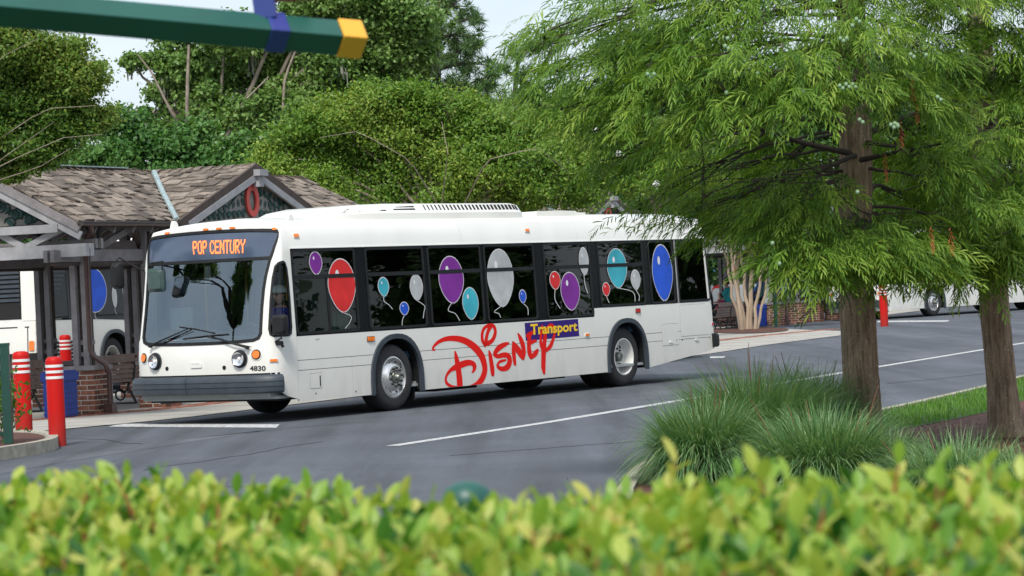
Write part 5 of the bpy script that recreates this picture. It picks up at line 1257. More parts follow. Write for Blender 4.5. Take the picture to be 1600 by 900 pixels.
# ------------------------------------------------------------------ far sign pole, orange box sign
pp = G(1213, 513); pl = thing('sign_pole', 'thin dark green pole in front of the far brick pier', 'pole', pp)
mb = MB(); mb.tube([(0, 0, 0), (0, 0, 3.1)], .06, 10); mb.build('pole', m_greenmetal, pl, smooth=40)
mb = MB(); mb.box((-.85, -.04, 2.45), (.25, .04, 2.75)); mb.build('orange_board', m_slat if False else M('orange_brown_board', (.45, .14, .03), .6), pl)

# ------------------------------------------------------------------ left fence on the island corner
fp = thing('fence', 'dark green metal railing with thin pickets on the left kerb island', 'fence', G(14, 693, .14))
A_ = np.array([0, 0]); dirv = np.array([-.93, -.36]); dirv /= np.linalg.norm(dirv)
mb = MB(); mb.box((-.05, -.05, 0), (.05, .05, 1.17)); mb.box((-.056, -.056, 1.17), (.056, .056, 1.2)); mb.build('post', m_greenmetal, fp)
for z in (1.05, .82, .12): mb = MB(); e = dirv * 2.2; mb.bar((0, 0, z), (e[0], e[1], z), .035, .035); mb.build('rail', m_greenmetal, fp)
for k in range(1, 20): mb = MB(); e = dirv * k * .11; mb.box((e[0] - .011, e[1] - .011, .1), (e[0] + .011, e[1] + .011, 1.12)); mb.build('picket', m_greenmetal, fp)
# ================================================================== PEOPLE
def skin_body(name, joints, edges, mat, parent=None, levels=1):
    """continuous body: joints = {name: (x, y, z, radius)}"""
    keys = list(joints); me = bpy.data.meshes.new(name); me.from_pydata([joints[k][:3] for k in keys], [(keys.index(a), keys.index(b)) for a, b in edges], [])
    ob = bpy.data.objects.new(name, me); COL.objects.link(ob); ob.modifiers.new('Skin', 'SKIN')
    for i, k in enumerate(keys): r_ = joints[k][3]; sv = me.skin_vertices[0].data[i]; sv.radius = (r_, r_) if not hasattr(r_, '__len__') else r_; sv.use_root = (i == 0)
    sb = ob.modifiers.new('Sub', 'SUBSURF'); sb.levels = levels; sb.render_levels = levels
    dg = bpy.context.evaluated_depsgraph_get(); m2 = bpy.data.meshes.new_from_object(ob.evaluated_get(dg)); bpy.data.objects.remove(ob); bpy.data.meshes.remove(me)
    m2.materials.clear(); m2.materials.append(mat); m2.polygons.foreach_set('use_smooth', [True] * len(m2.polygons)); return put(name, m2, parent)
def seated_person(label, loc, rz, shirt, hair, cap=None, driver=False, group=None, sc=1.0, shades=False, extra=None):
    """seated figure facing +x, hips at the origin's height"""
    p = thing('person', label, 'person', loc, rz, group)
    hx, hy = (.42, .18) if driver else (.34, .12)
    J = {'pelvis': (0, 0, .0, (.13, .16)), 'waist': (-.02, 0, .16, (.11, .14)), 'chest': (-.03, 0, .36, (.12, .17)), 'neckb': (-.02, 0, .50, (.07, .08)), 'neck': (-.01, 0, .57, (.052, .055))}
    E_ = [('pelvis', 'waist'), ('waist', 'chest'), ('chest', 'neckb'), ('neckb', 'neck')]
    for s, t in ((1, 'l'), (-1, 'r')):
        J['sh' + t] = (-.03, s * .17, .46, .062); J['el' + t] = (.12, s * .25, .24, .044); J['wr' + t] = (hx - .04, s * hy, .30 if driver else .1, .028); J['pm' + t] = (hx + .03, s * hy, .32 if driver else .1, (.036, .018))
        E_ += [('neckb', 'sh' + t), ('sh' + t, 'el' + t), ('el' + t, 'wr' + t), ('wr' + t, 'pm' + t)]
        for fi, (dy, ln) in enumerate(((-.03, .06), (-.01, .075), (.01, .07), (.03, .055))):
            J['f%d%s' % (fi, t)] = (hx + .06, s * hy + dy, (.33 if driver else .1), .010); J['g%d%s' % (fi, t)] = (hx + .06 + ln * .5, s * hy + dy, (.30 if driver else .07), .008); E_ += [('pm' + t, 'f%d%s' % (fi, t)), ('f%d%s' % (fi, t), 'g%d%s' % (fi, t))]
        J['th' + t] = (hx + .02, s * hy - s * .045, (.34 if driver else .12), .010); E_ += [('pm' + t, 'th' + t)]
        J['hp' + t] = (.02, s * .1, -.02, .09); J['kn' + t] = (.45, s * .12, .0, .062); J['an' + t] = (.46, s * .12, -.40, .042); J['to' + t] = (.62, s * .13, -.46, .036)
        E_ += [('pelvis', 'hp' + t), ('hp' + t, 'kn' + t), ('kn' + t, 'an' + t), ('an' + t, 'to' + t)]
    b = skin_body('body', J, E_, shirt, p)
    # skin-coloured forearms/hands and trousers by face position (materials by place on the body)
    me = b.data; me.materials.append(m_skin); me.materials.append(m_trouser); me.materials.append(m_shirtw)
    for f in me.polygons:
        c = f.center
        if c.z < .03 or (c.x > .2 and c.z < .06): f.material_index = 2
        elif c.x > hx - .18 and c.z > .05: f.material_index = 1
        elif c.z > .52: f.material_index = 1
        elif extra and abs(c.y) < .07 and c.z < .40: f.material_index = 3
    # head with jaw, nose, eye sockets, ears
    mb = MB(); n, m_ = 24, 18; vs = []
    for i in range(m_ + 1):
        ph = math.pi * i / m_ - math.pi / 2
        for k in range(n):
            th_ = 2 * math.pi * k / n; x = math.cos(ph) * math.cos(th_); y = math.cos(ph) * math.sin(th_); z = math.sin(ph)
            rx, ry, rz_ = .098, .076, .118
            if z < 0: ry *= 1 + .28 * z; x = x * (1 + .12 * z) + .05 * (-z)
            X, Y, Z = x * rx, y * ry, z * rz_
            if x > .6: X += .024 * math.exp(-(Y / .013) ** 2 - ((Z + .012) / .022) ** 2) - .010 * math.exp(-((abs(Y) - .03) / .014) ** 2 - ((Z - .012) / .012) ** 2) + .007 * math.exp(-(Y / .025) ** 2 - ((Z + .052) / .008) ** 2)
            if abs(y) > .8: Y += math.copysign(.014, Y) * math.exp(-((X + .005) / .016) ** 2 - ((Z + .005) / .028) ** 2)
            vs.append((X + .01, Y, Z + .70))
    fs = [(i * n + k, i * n + (k + 1) % n, (i + 1) * n + (k + 1) % n, (i + 1) * n + k) for i in range(m_) for k in range(n)]
    mb.add(vs, fs); mb.build('head', m_skin, p, smooth=80)
    for s in (1, -1): e = MB(); e.lathe([(.0, -.008), (.007, -.006), (.009, 0), (.007, .006), (0, .008)], 8, (.092, s * .03, .712)); e.build('eye', m_hair, p, smooth=60)
    mo = MB(); mo.box((.098, -.02, .648), (.104, .02, .652)); mo.build('mouth', m_magenta, p)
    # hair shell
    mb = MB(); vs2 = []; fs2 = []; idx = {}
    for j, v in enumerate(vs):
        x, y, z = v[0] - .01, v[1], v[2] - .70
        idx[j] = len(vs2); vs2.append((x * 1.09 + .01 - .004, y * 1.10, z * 1.07 + .70))
    for f in fs:
        c = np.mean([vs[j] for j in f], axis=0); x, z = c[0] - .01, c[2] - .70
        if z > .055 or (x < -.01 and z > -.07) or (x < .02 and z > .02): fs2.append(f)
    mb.add(vs2, fs2); mb.build('hair', hair, p, smooth=80)
    if cap is not None:
        cp = MB(); cp.lathe([(.112, .74), (.116, .76), (.108, .80), (.08, .835), (.03, .85), (0, .852)], 20, (.0, 0, 0)); cp.prism([(.07, -.075), (.15, -.06), (.185, 0), (.15, .06), (.07, .075)], .008, lambda a, b_, t: (a, b_, .745 + t)); cp.build('cap', cap, p, smooth=40)
    if shades:
        g_ = MB(); g_.box((.098, -.055, .70), (.108, -.006, .728)); g_.box((.098, .006, .70), (.108, .055, .728)); g_.bar((.103, -.01, .72), (.103, .01, .72), .006, .006); g_.bar((.10, -.056, .72), (.0, -.085, .72), .006, .008); g_.bar((.10, .056, .72), (.0, .085, .72), .006, .008); g_.build('sunglasses', m_hair, p)
    p.scale = (sc, sc, sc); return p
# the driver, in bus coordinates turned into the world: faces the front of the bus
dp = b2w((-1.84, .62, 1.06))
seated_person('bus driver in sunglasses, pale cap and blue shirt behind the cab window', dp, math.atan2(-bex[1], -bex[0]), m_shirt, m_hair, m_shirtw, True, shades=True, extra=True)
# ================================================================== PARKED BUSES BEHIND (door side towards the camera)
def make_parked(label, o, rz):
    bus = thing('city_bus', label, 'bus', o, rz, 'parked white city buses')
    for sgn in (1, -1):
        skin('roof', [(0.0, 0.0), (SMAX, 0.0), (SMAX, 1.0), (0, 1.0)], m_white, bus, th=0, h=.25, sgn=sgn, fn=RF)
        notch = [[(sx(x), z) for x, z in arch(AF[0], AF[1] - .02, AF[2] - .02, .1)], [(sx(x), z) for x, z in arch(AR[0], AR[1] - .02, AR[2] - .02, .1)]]
        skin_notched('side_panel', [(0, .3), (sx(7.0), .3), (sx(XR - .02), .5), (sx(XR - .02), 1.38), (0, 1.18)], notch, m_white, bus, sgn)
        skin('side_panel', [(0, 2.40), (SMAX, 2.40), (SMAX, ZTOP), (0, ZTOP)], m_white, bus, th=.03, h=.2, sgn=sgn)
        # dark band with rounded rear end and sloping louvred corner
        band = [(sx(-2.2), 1.19), (sx(5.4), 1.28), (sx(8.35), 1.40), (sx(8.72), 1.46), (sx(9.02), 2.39), (sx(-2.2), 2.39)]
        skin('window_surround', band, m_blackgloss, bus, off=.004, th=.03, h=.4, sgn=sgn)
        skin('corner_panel', [(sx(8.35), 1.385), (SMAX - .95, 1.385), (SMAX - .95, 2.40), (sx(9.02), 2.40), (sx(8.72), 1.45)], m_white, bus, off=.003, th=.03, h=.14, sgn=sgn)
        for k in range(6): z = 2.30 - k * .085; skin('louvre', rect(sx(8.15 + .06 * k), z, sx(8.78), z + .05), m_bumper, bus, off=.03, th=.02, h=.3, sgn=sgn)
        for k in range(7): z = .95 - k * .075; skin('engine_grille_slat', rect(sx(7.75), z - .05, sx(8.75), z), m_under, bus, off=.006, th=.006, h=.4, sgn=sgn)
        skin('tail_indicator', rrect(SMAX - 1.2, .80, SMAX - 1.10, .99, .02, 2), m_orange, bus, off=.02, th=.02, h=.3, sgn=sgn)
        for (xc, hw, zt) in (AF, AR):
            a_ = arch(xc, hw + .035, zt + .035, .255); b_ = arch(xc, hw - .035, zt - .035, .255)
            skin('wheel_arch_trim', [(sx(x), z) for x, z in a_] + [(sx(x), z) for x, z in b_[::-1]], m_bumper, bus, off=.03, th=.05, h=.14, sgn=sgn)
            w_ = arch(xc, hw - .02, zt - .02, .28); n = len(w_); y0, y1 = (.0, .62) if sgn > 0 else (BW, BW - .62)
            mb = MB(); mb.add([(x, y0, z) for x, z in w_] + [(x, y1, z) for x, z in w_], [(i, i + 1, n + i + 1, n + i) for i in range(n - 1)] + [tuple(range(n, 2 * n))]); mb.build('wheel_well', m_rubber, bus)
        for i, (a, b, z0, z1) in enumerate(WR):
            fr = skin('window_frame', rrect(sx(a) - .02, z0 + .05, sx(b) + .02, z1 - .01, .05, 2), m_rubber, bus, off=.01, th=.01, h=.5, sgn=sgn)
            skin('window_pane', rrect(sx(a) + .02, z0 + .09, sx(b) - .02, z1 - .05, .04, 2), m_blackgloss, fr, off=.013, th=.004, h=.5, sgn=sgn)
        for cn, x, z, rx, rz_ in (('blue', 7.1, 1.93, .50, .44), ('white', 6.3, 1.78, .08, .2), ('teal', 5.62, 1.92, .33, .40), ('purple', 4.4, 1.8, .2, .36), ('red', 2.9, 1.9, .22, .38), ('white', 1.4, 1.8, .18, .35), ('white', 5.0, 1.75, .07, .2)):
            o_ = skin('balloon_print', ell(sx(x), z, rx, rz_), m_bal[cn], bus, off=.02, th=0, h=.4, sgn=sgn); skin('balloon_outline', ell(sx(x), z, rx + .018, rz_ + .018), m_balline, o_, off=.0185, th=0, h=.4, sgn=sgn)
            strokes_mesh('balloon_string', [[(sx(x), z - rz_, .012), (sx(x) + .03, z - rz_ - .08, .012), (sx(x) - .03, z - rz_ - .16, .012)]], lambda a, b: (a, b), m_balline, o_, off0=.02, sgn=sgn)
        # start of the red script behind the rear wheel, mirrored for the door side
        F_ = (lambda x: 5.9 - x) if sgn < 0 else (lambda x: x + 1.0)
        k = 1 / 6.925 / 55
        D_ = [[(102, 388, 12), (77, 388, 20), (110, 330, 30), (160, 295, 38), (230, 272, 48), (310, 268, 54), (400, 285, 60), (480, 325, 64), (550, 385, 66), (605, 460, 60), (640, 610, 48), (590, 733, 54), (470, 786, 14)], [(318, 408, 14), (345, 550, 48), (370, 788, 54)], [(528, 572, 38), (450, 532, 58), (320, 583, 54), (232, 658, 24), (235, 760, 28), (340, 792, 16)]]
        st_ = [[(sx(F_((x - 77) * .0033)) if False else sx(6.9 - (x - 77) * .0033 - 1.05), .32 + (800 - y) * .00165, w_ * .002) for x, y, w_ in q] for q in D_] if sgn < 0 else [[(sx(1 + (x - 77) * .0033), .32 + (800 - y) * .00165, w_ * .002) for x, y, w_ in q] for q in D_]
        strokes_mesh('script_letter', st_, lambda a, b: (a, b), m_redprint, bus, off0=.006, sgn=sgn, step=.001)
    # rear and front faces
    skin('rear_face', [(-(SMAX - sx(XR - .02)) , 0)] , m_white, bus) if False else None
    for sgn in (1, -1):
        skin('rear_panel', [(sx(XR - .02), .5), (SMAX, .5), (SMAX, ZTOP), (SMAX - .95, ZTOP), (SMAX - .95, 1.38), (sx(XR - .02), 1.38)], m_white, bus, th=.03, h=.2, sgn=sgn)
        for k in range(7): z = 2.36 - k * .09; skin('rear_louvre', rect(SMAX - .93, z - .055, SMAX, z), m_bumper, bus, off=.03, th=.02, h=.4, sgn=sgn)
        skin('rear_grille_backing', rect(SMAX - .95, 1.42, SMAX, 2.40), m_under, bus, off=.008, th=.01, h=.4, sgn=sgn)
        skin('rear_door_gap', rect(SMAX - 1.1, 1.25, SMAX, 1.275), m_under, bus, off=.003, th=.002, h=.4, sgn=sgn); skin('rear_door_gap', rect(SMAX - 1.08, .6, SMAX - 1.06, 1.25), m_under, bus, off=.003, th=.002, h=.4, sgn=sgn)
        skin('windscreen', rect(0, 1.2, 1.1, 2.65), m_blackgloss, bus, off=.01, th=.02, h=.3, sgn=sgn)
        for s_, r_, mt in ((.775, .1, m_chromer), (1.03, .055, m_orange)): disc_on('headlight' if r_ > .06 else 'indicator', s_, .9, r_, mt, bus, off=.0, th=.02, sgn=sgn)
    ch = MB(); ch.box((XF + .4, .1, .32), (XR - .3, BW - .1, .6)); ch.build('chassis', m_under, bus)
    pr = [(-.02, .42), (.1, .44), (.1, .66), (-.02, .68)]; sweep('bumper', pr, -1.3, 1.3, m_bumper, bus, 30); sweep('rear_bumper', [(-.02, .52), (.1, .55), (.1, .74), (-.02, .76)], sx(XR - .2), SMAX - .002, m_rubber, bus, 16); sweep('rear_bumper', [(-.02, .52), (.1, .55), (.1, .74), (-.02, .76)], -SMAX + .002, -sx(XR - .2), m_rubber, bus, 16)
    wheel(bus, 0.0, .06, -1, True); wheel(bus, 6.37, .09, -1, False); wheel(bus, 0.0, BW - .06, 1, True); wheel(bus, 6.37, BW - .09, 1, False)
    roof_unit(bus, True)
    return bus
# axis x runs to the rear; the bus nose points away along the platform, its door side faces the street
RB = math.atan2(-uu[1], -uu[0])
WH = D(181, 560, 57.5); WH[2] = .12          # rear wheel, door side, of the left parked bus
def parked_at(wh, rz): ax = np.array([math.cos(rz), math.sin(rz), 0]); ay = np.array([-ax[1], ax[0], 0]); return np.array([wh[0], wh[1], wh[2]]) - ax * 6.37 - ay * BW
PB1 = make_parked('parked white bus seen from behind between shelter columns at the far left', parked_at(WH, RB), RB)
PB2 = copy_tree(PB1); PB2['label'] = 'parked white bus with a big blue balloon beyond the far benches'
w2 = D(1106, 470, 109); w2[2] = .15; PB2.location = tuple(map(float, parked_at(w2, RB)))
PB3 = copy_tree(PB1); PB3['label'] = 'far white bus mostly hidden behind cypress branches, one wheel showing'
rz3 = RB + math.pi - R(3); w3 = G(1461, 494)
ax = np.array([math.cos(rz3), math.sin(rz3), 0]); ay = np.array([-ax[1], ax[0], 0])
PB3.rotation_euler = (0, 0, math.atan2(.72, .69)); rz3 = math.atan2(.72, .69); ax = np.array([math.cos(rz3), math.sin(rz3), 0])
for ch_ in [c_ for c_ in PB3.children if c_.name.startswith('script_letter')]: bpy.data.objects.remove(ch_)
PB3.location = tuple(map(float, np.array([w3[0], w3[1], 0])))
# seated people on the far benches, their backs to the road
def at_far(px_, py_, dep, z): p = D(px_, py_, dep); return (float(p[0]), float(p[1]), z)
rzp = math.atan2(vv[1], vv[0])
seated_person('person in a teal shirt seated on the far bench right of the bus tail', at_far(1137, 470, 97, .74), rzp, m_teals, m_hair, None, sc=1.15)
seated_person('person in a magenta top on the far bench beside the teal shirt', at_far(1127, 470, 96.8, .50), rzp, m_magenta, m_hair, None, sc=.8)
seated_person('person in a light blue shirt seen between the pale tree stems', at_far(1188, 460, 101.5, .9), rzp, m_lbshirt, m_hair, None, sc=1.1)
seated_person('dark-haired person in a pale denim shirt seated between the far brick piers', at_far(1238, 470, 100.5, .78), rzp, m_denim, m_hair, None, sc=1.1)
# ================================================================== TREES AND PLANTS
def rand_dirs(g, n):
    v = g.normal(size=(n, 3)); return v / np.linalg.norm(v, axis=1)[:, None]
def leaf_quads(g, C, L_, W_, up=.5, out_dir=None, droop=0.0):
    n = len(C); nr = rand_dirs(g, n) + np.array([0, 0, up])
    if out_dir is not None: nr += out_dir * .6
    nr /= np.linalg.norm(nr, axis=1)[:, None]; a = np.cross(nr, rand_dirs(g, n)); a /= np.linalg.norm(a, axis=1)[:, None] + 1e-9
    a[:, 2] -= droop; a /= np.linalg.norm(a, axis=1)[:, None]
    b = np.cross(nr, a); b /= np.linalg.norm(b, axis=1)[:, None] + 1e-9
    l = (L_ * g.uniform(.6, 1.3, n))[:, None]; w_ = (W_ * g.uniform(.6, 1.3, n))[:, None]
    return np.stack([C - a * l, C + b * w_ - a * l * .1, C + a * l, C - b * w_ - a * l * .1], 1).reshape(-1, 3)
def tube_np(paths, n=5):
    """paths: list of (points (m,3), radii (m,)); returns V, F"""
    V = []; F = []; base = 0
    for P, r_ in paths:
        P = np.asarray(P, float); m = len(P); d = np.gradient(P, axis=0); d /= np.linalg.norm(d, axis=1)[:, None] + 1e-9
        ref = np.where(np.abs(d[:, 2:3]) > .9, np.array([[1., 0, 0]]), np.array([[0., 0, 1]])); a = np.cross(d, ref); a /= np.linalg.norm(a, axis=1)[:, None]; b = np.cross(d, a)
        t = 2 * np.pi * np.arange(n) / n
        ring = P[:, None, :] + (a[:, None, :] * np.cos(t)[None, :, None] + b[:, None, :] * np.sin(t)[None, :, None]) * np.asarray(r_)[:, None, None]
        V.append(ring.reshape(-1, 3)); i = np.arange(m - 1)[:, None] * n; k = np.arange(n)[None]; k2 = (k + 1) % n
        F.append((np.stack([i + k, i + k2, i + n + k2, i + n + k], -1).reshape(-1, 4)) + base); base += m * n
    return np.concatenate(V), np.concatenate(F)
def wob_path(g, a, b, n=7, amp=.12, sag=0.0, up=0.0):
    a = np.asarray(a, float); b = np.asarray(b, float); t = np.linspace(0, 1, n)[:, None]; L_ = np.linalg.norm(b - a)
    P = a * (1 - t) + b * t; w_ = np.cumsum(g.normal(0, amp * L_ / n, (n, 3)), axis=0); w_ -= t * w_[-1]; P += w_
    P[:, 2] += (np.sin(t[:, 0] * np.pi) * up * L_) - sag * L_ * t[:, 0] ** 2; return P
def tree(name, label, cat, dep, blobs, base, leafm, barkm, L_=.075, W_=.038, k=1.3, r0=.16, seed=1, twigs=40, limbs=(), moss=0, group=None, clump=.26, deepen=1.0, twm=None):
    """blobs: (px, py, radius px[, depth offset]) measured in the photo at distance dep, made into round leaf masses in the world"""
    g = np.random.default_rng(seed); base = np.array([base[0], base[1], 0.0]); root = thing(name, label, cat, base, 0, group)
    cs = []; rs = []
    for b in blobs:
        dd = b[3] if len(b) > 3 else g.uniform(-1, 1) * b[2] * dep / FPX * .8
        cs.append(D(b[0], b[1], dep + dd)); rs.append(b[2] * dep / FPX)
    allC = []; allO = []
    tw = []
    fork = base + np.array([0, 0, max(1.6, min(c[2] for c in cs) - .6)])
    cen0 = np.mean(cs, axis=0); fork[:2] = base[:2] * .75 + cen0[:2] * .25
    tw.append((wob_path(g, base, fork, 7, .05), np.linspace(r0 * 1.25, r0 * .8, 7)))
    for c, r_, b in zip(cs, rs, blobs):
        n = int(k * b[2] ** 2); nc = max(6, int(10 + b[2] * .55))
        d = rand_dirs(g, nc); d[:, 2] = d[:, 2] * .85 + .08; rad = g.uniform(.35, 1.0, nc) ** .6
        cc = c + d * (rad * r_)[:, None] * np.array([1, deepen, .88]); which = g.integers(0, nc, n); sz = g.uniform(.6, 1.4, nc)[which][:, None]
        off = g.normal(size=(n, 3)) * np.array([1, 1, .62]) * clump * r_ * sz * .92
        P = cc[which] + off; allC.append(P); o_ = P - c; allO.append(o_ / (np.linalg.norm(o_, axis=1)[:, None] + 1e-9))
        tw.append((wob_path(g, fork, c, 8, .14, up=.06), np.linspace(r0 * .6, r0 * .16, 8)))
        for q in range(max(3, int(twigs * b[2] / 60))):
            e = cc[g.integers(0, nc)] + g.normal(size=3) * clump * r_ * .7; s_ = c * .55 + e * .45 + g.normal(size=3) * r_ * .12 if g.random() < .6 else c
            tw.append((wob_path(g, s_, e, 5, .2), np.linspace(r0 * .10, r0 * .025, 5)))
    for lp, ra, rb in limbs:
        P = np.array([D(x, y, dep + dz) for x, y, dz in lp]); P = lerp_path(P, 12); tw.append((P, np.linspace(ra, rb, 12)))
    C = np.concatenate(allC); O = np.concatenate(allO); V = leaf_quads(g, C, L_, W_, .5, O); F = np.arange(len(C) * 4).reshape(-1, 4)
    rnd = np.clip(g.normal(.5, .2, len(C)) + .15 * np.sin(C[:, 0] * 1.7 + C[:, 2] * 2.3), 0, 1)
    put('crown', arr_mesh('crown', V - base, F, leafm, rnd), root)
    V, F = tube_np(tw); me = arr_mesh('trunk', V - base, F, barkm, smooth=True); put('trunk', me, root)
    if moss:
        n = moss; s_ = C[g.integers(0, len(C), n)]; v = []; 
        for p in s_:
            l = g.uniform(.3, 1.1)
            for q in range(10):
                o = p + g.normal(size=3) * np.array([.09, .09, .05]); w_ = .018; ang_ = g.uniform(0, 3.14); dx = np.array([math.cos(ang_), math.sin(ang_), 0]) * w_; ll = l * g.uniform(.4, 1)
                v += [o - dx, o + dx, o + dx * .4 + np.array([g.normal() * .04, 0, -ll]), o - dx * .4 + np.array([0, 0, -ll])]
        put('hanging_moss', arr_mesh('moss', np.array(v) - base, np.arange(len(v)).reshape(-1, 4), m_moss), root)['kind'] = 'stuff'
    return root
L_oak = leaf_mat('oak_leaf', [(.07, .15, .035), (.12, .22, .05), (.17, .29, .07), (.26, .36, .11)], .3)
L_dark = leaf_mat('dark_shrub_leaf', [(.04, .12, .03), (.08, .19, .045), (.14, .27, .065)], .3, .4)
L_crape = leaf_mat('crape_myrtle_leaf', [(.06, .15, .018), (.12, .24, .03), (.21, .32, .05), (.30, .36, .07)], .35)
L_crape2 = leaf_mat('crape_myrtle_olive_leaf', [(.045, .12, .02), (.09, .19, .03), (.16, .25, .04), (.22, .24, .05)], .35)
L_pine = leaf_mat('pine_needle', [(0.034, 0.093, 0.030), (0.076, 0.155, 0.045), (0.136, 0.217, 0.068)], .2)
L_far = leaf_mat('far_leaf', [(0.025, 0.078, 0.021), (0.060, 0.132, 0.033), (0.102, 0.186, 0.053)], .25)
TG = 'trees behind the shelters and the bus'
tree('crape_myrtle', 'olive leaved crape myrtle with pale bare twigs at the left edge, overhanging the shelter roof', 'tree', 41.5,
     [(20, 80, 60), (90, 90, 50), (-30, 160, 80), (60, 150, 65), (130, 130, 45), (30, 220, 60), (100, 200, 50), (150, 180, 32), (-40, 250, 50), (60, 250, 32), (20, 272, 22)], D(-115, 600, 41.5), L_crape2, m_twig, .034, .018, 3.4, .05, 3, 130,
     limbs=[([(-100, 420, 0), (-30, 290, -.3), (60, 262, -.6), (110, 232, -.8)], .016, .004), ([(-100, 400, 0), (-20, 230, -.5), (70, 170, -.9), (150, 165, -1)], .015, .004), ([(-80, 330, 0), (0, 250, -1), (50, 215, -1.1), (85, 190, -1.2)], .012, .003), ([(-60, 200, -.8), (0, 90, -1.2), (60, 60, -1.2)], .010, .003), ([(-40, 280, -1.1), (30, 245, -1.3), (100, 215, -1.3), (160, 210, -1.2)], .010, .003)], group=TG)
tree('live_oak', 'tall open oak with pale mossy limbs behind the nearest shelter', 'tree', 76,
     [(243, 172, 26), (255, 100, 24), (280, 70, 40), (360, 60, 45), (430, 60, 45), (320, 160, 45), (380, 240, 45), (450, 170, 45), (290, 210, 40), (500, 170, 50), (640, 100, 45), (640, 30, 50), (480, 0, 50), (250, 140, 26), (330, 120, 50), (280, 110, 30), (400, 100, 50), (450, 140, 55), (400, 180, 50), (520, 110, 60), (580, 70, 55), (560, 150, 60), (620, 170, 45), (480, 210, 50), (350, 190, 35), (240, 95, 20), (210, 100, 22), (500, 40, 50), (600, 10, 50), (540, -20, 60), (300, 160, 22)], D(312, 470, 76), L_oak, m_twig, .07, .042, 1.7, .16, 4, 30,
     limbs=[([(318, 300, 0), (305, 230, 0), (292, 190, -1), (293, 130, -1), (295, 70, -1)], .10, .04), ([(305, 235, 0), (270, 180, -1), (235, 110, -1), (215, 85, -1)], .06, .02), ([(310, 240, 0), (355, 215, -1), (370, 170, -1), (420, 120, -1)], .06, .02), ([(460, 300, 0), (440, 200, -1), (445, 120, -1), (470, 60, -1)], .06, .03)], moss=34, group=TG, clump=.22)
tree('live_oak', 'rounded dark green oak just above the ridge of the nearest shelter', 'tree', 68, [(200, 200, 40), (235, 240, 45), (290, 235, 50), (340, 255, 45), (170, 250, 40), (120, 270, 40), (390, 240, 40), (270, 285, 40), (350, 290, 40), (60, 285, 40), (0, 270, 45)], D(260, 480, 68), L_dark, m_barkD, .07, .042, 1.6, .2, 5, 20, moss=5, group=TG)
tree('crape_myrtle', 'broad rounded crape myrtle with pale twigs filling the middle above the bus roof', 'tree', 63,
     [(470, 215, 42), (450, 265, 45), (520, 185, 45), (580, 165, 42), (540, 240, 55), (640, 170, 45), (610, 225, 55), (700, 175, 45), (680, 240, 60), (760, 195, 45), (760, 260, 60), (820, 215, 45), (840, 270, 55), (890, 250, 45), (905, 300, 45), (600, 290, 50), (510, 300, 45), (700, 300, 50), (800, 310, 50), (420, 240, 25), (935, 260, 25), (640, 145, 25)], D(690, 470, 63), L_crape, m_twig, .046, .025, 2.7, .09, 6, 110,
     limbs=[([(690, 330, -2), (640, 250, -3.5), (560, 205, -4), (500, 215, -3)], .018, .005), ([(720, 330, -2), (760, 250, -3.5), (840, 230, -4), (890, 270, -3)], .018, .005), ([(690, 320, -2), (700, 240, -4), (690, 190, -3)], .016, .005)], group=TG, clump=.3)
tree('crape_myrtle', 'smaller crape myrtle with white flower heads left of the far shelter roof', 'tree', 80, [(1010, 245, 35), (1045, 270, 40), (1000, 290, 30), (1060, 230, 35), (1090, 290, 40), (975, 255, 20)], D(1030, 470, 80), L_crape, m_twig, .06, .034, 1.6, .1, 16, 30, group=TG)
fg = np.random.default_rng(2)
for (x, y, fl) in ((978, 248, 'two close together, the right one'), (966, 240, 'two close together, the left one'), (930, 205, 'highest, beside the cypress fringe'), (1026, 288, 'lowest, by the far roof')):
    mb = MB(); mb.lathe([(0, -.09), (.07, -.06), (.09, 0), (.06, .07), (0, .1)], 7, tuple(D(x, y, 76))); mb.v = [tuple(np.array(p) + fg.normal(size=3) * .02) for p in mb.v]
    o_ = mb.build('flower_head', m_balhi); tag(o_, 'white flower head in the leaves above the bus tail: ' + fl, 'flower', 'white flower heads in the far crape myrtle')
def pine(label, dep, trunk, tufts, seed, k=240):
    g = np.random.default_rng(seed); base = D(trunk[0][0], 470, dep); base[2] = 0; root = thing('pine_tree', label, 'tree', base, 0, TG)
    P = np.array([D(x, y, dep) for x, y in trunk]); P = np.concatenate([[base], P]); tw = [(lerp_path(P, 14), np.linspace(.3, .07, 14))]; C = []; O = []
    for (x, y, r_) in tufts:
        dd = g.uniform(-2, 2); c = D(x, y, dep + dd); rr_ = r_ * dep / FPX; j = np.argmin(np.abs(P[1:, 2] - (c[2] - .6))) + 1; tw.append((wob_path(g, P[j], c, 7, .12, up=.05), np.linspace(.07, .02, 7)))
        nt_ = max(4, int(r_ * .5)); tc_ = c + g.normal(size=(nt_, 3)) * rr_ * np.array([.6, .6, .35])
        for t_ in tc_:
            n = k // 4; d = rand_dirs(g, n); d[:, 2] += .35; d /= np.linalg.norm(d, axis=1)[:, None]; C.append(np.repeat(t_[None], n, 0) + d * .06); O.append(d)
            tw.append((np.array([c, (c + t_) / 2, t_]), np.array([.03, .02, .012])))
    C = np.concatenate(C); O = np.concatenate(O); n = len(C); l = g.uniform(.16, .34, n)[:, None]; sd_ = np.cross(O, rand_dirs(g, n)); sd_ /= np.linalg.norm(sd_, axis=1)[:, None] + 1e-9; e = C + O * l - np.array([0, 0, .04]); w_ = .014
    V = np.stack([C - sd_ * w_, C + sd_ * w_, e], 1).reshape(-1, 3); put('crown', arr_mesh('crown', V - base, np.arange(n * 3).reshape(-1, 3), L_pine, g.random(n)), root)
    V, F = tube_np(tw, 6); put('trunk', arr_mesh('trunk', V - base, F, m_barkD, smooth=True), root)
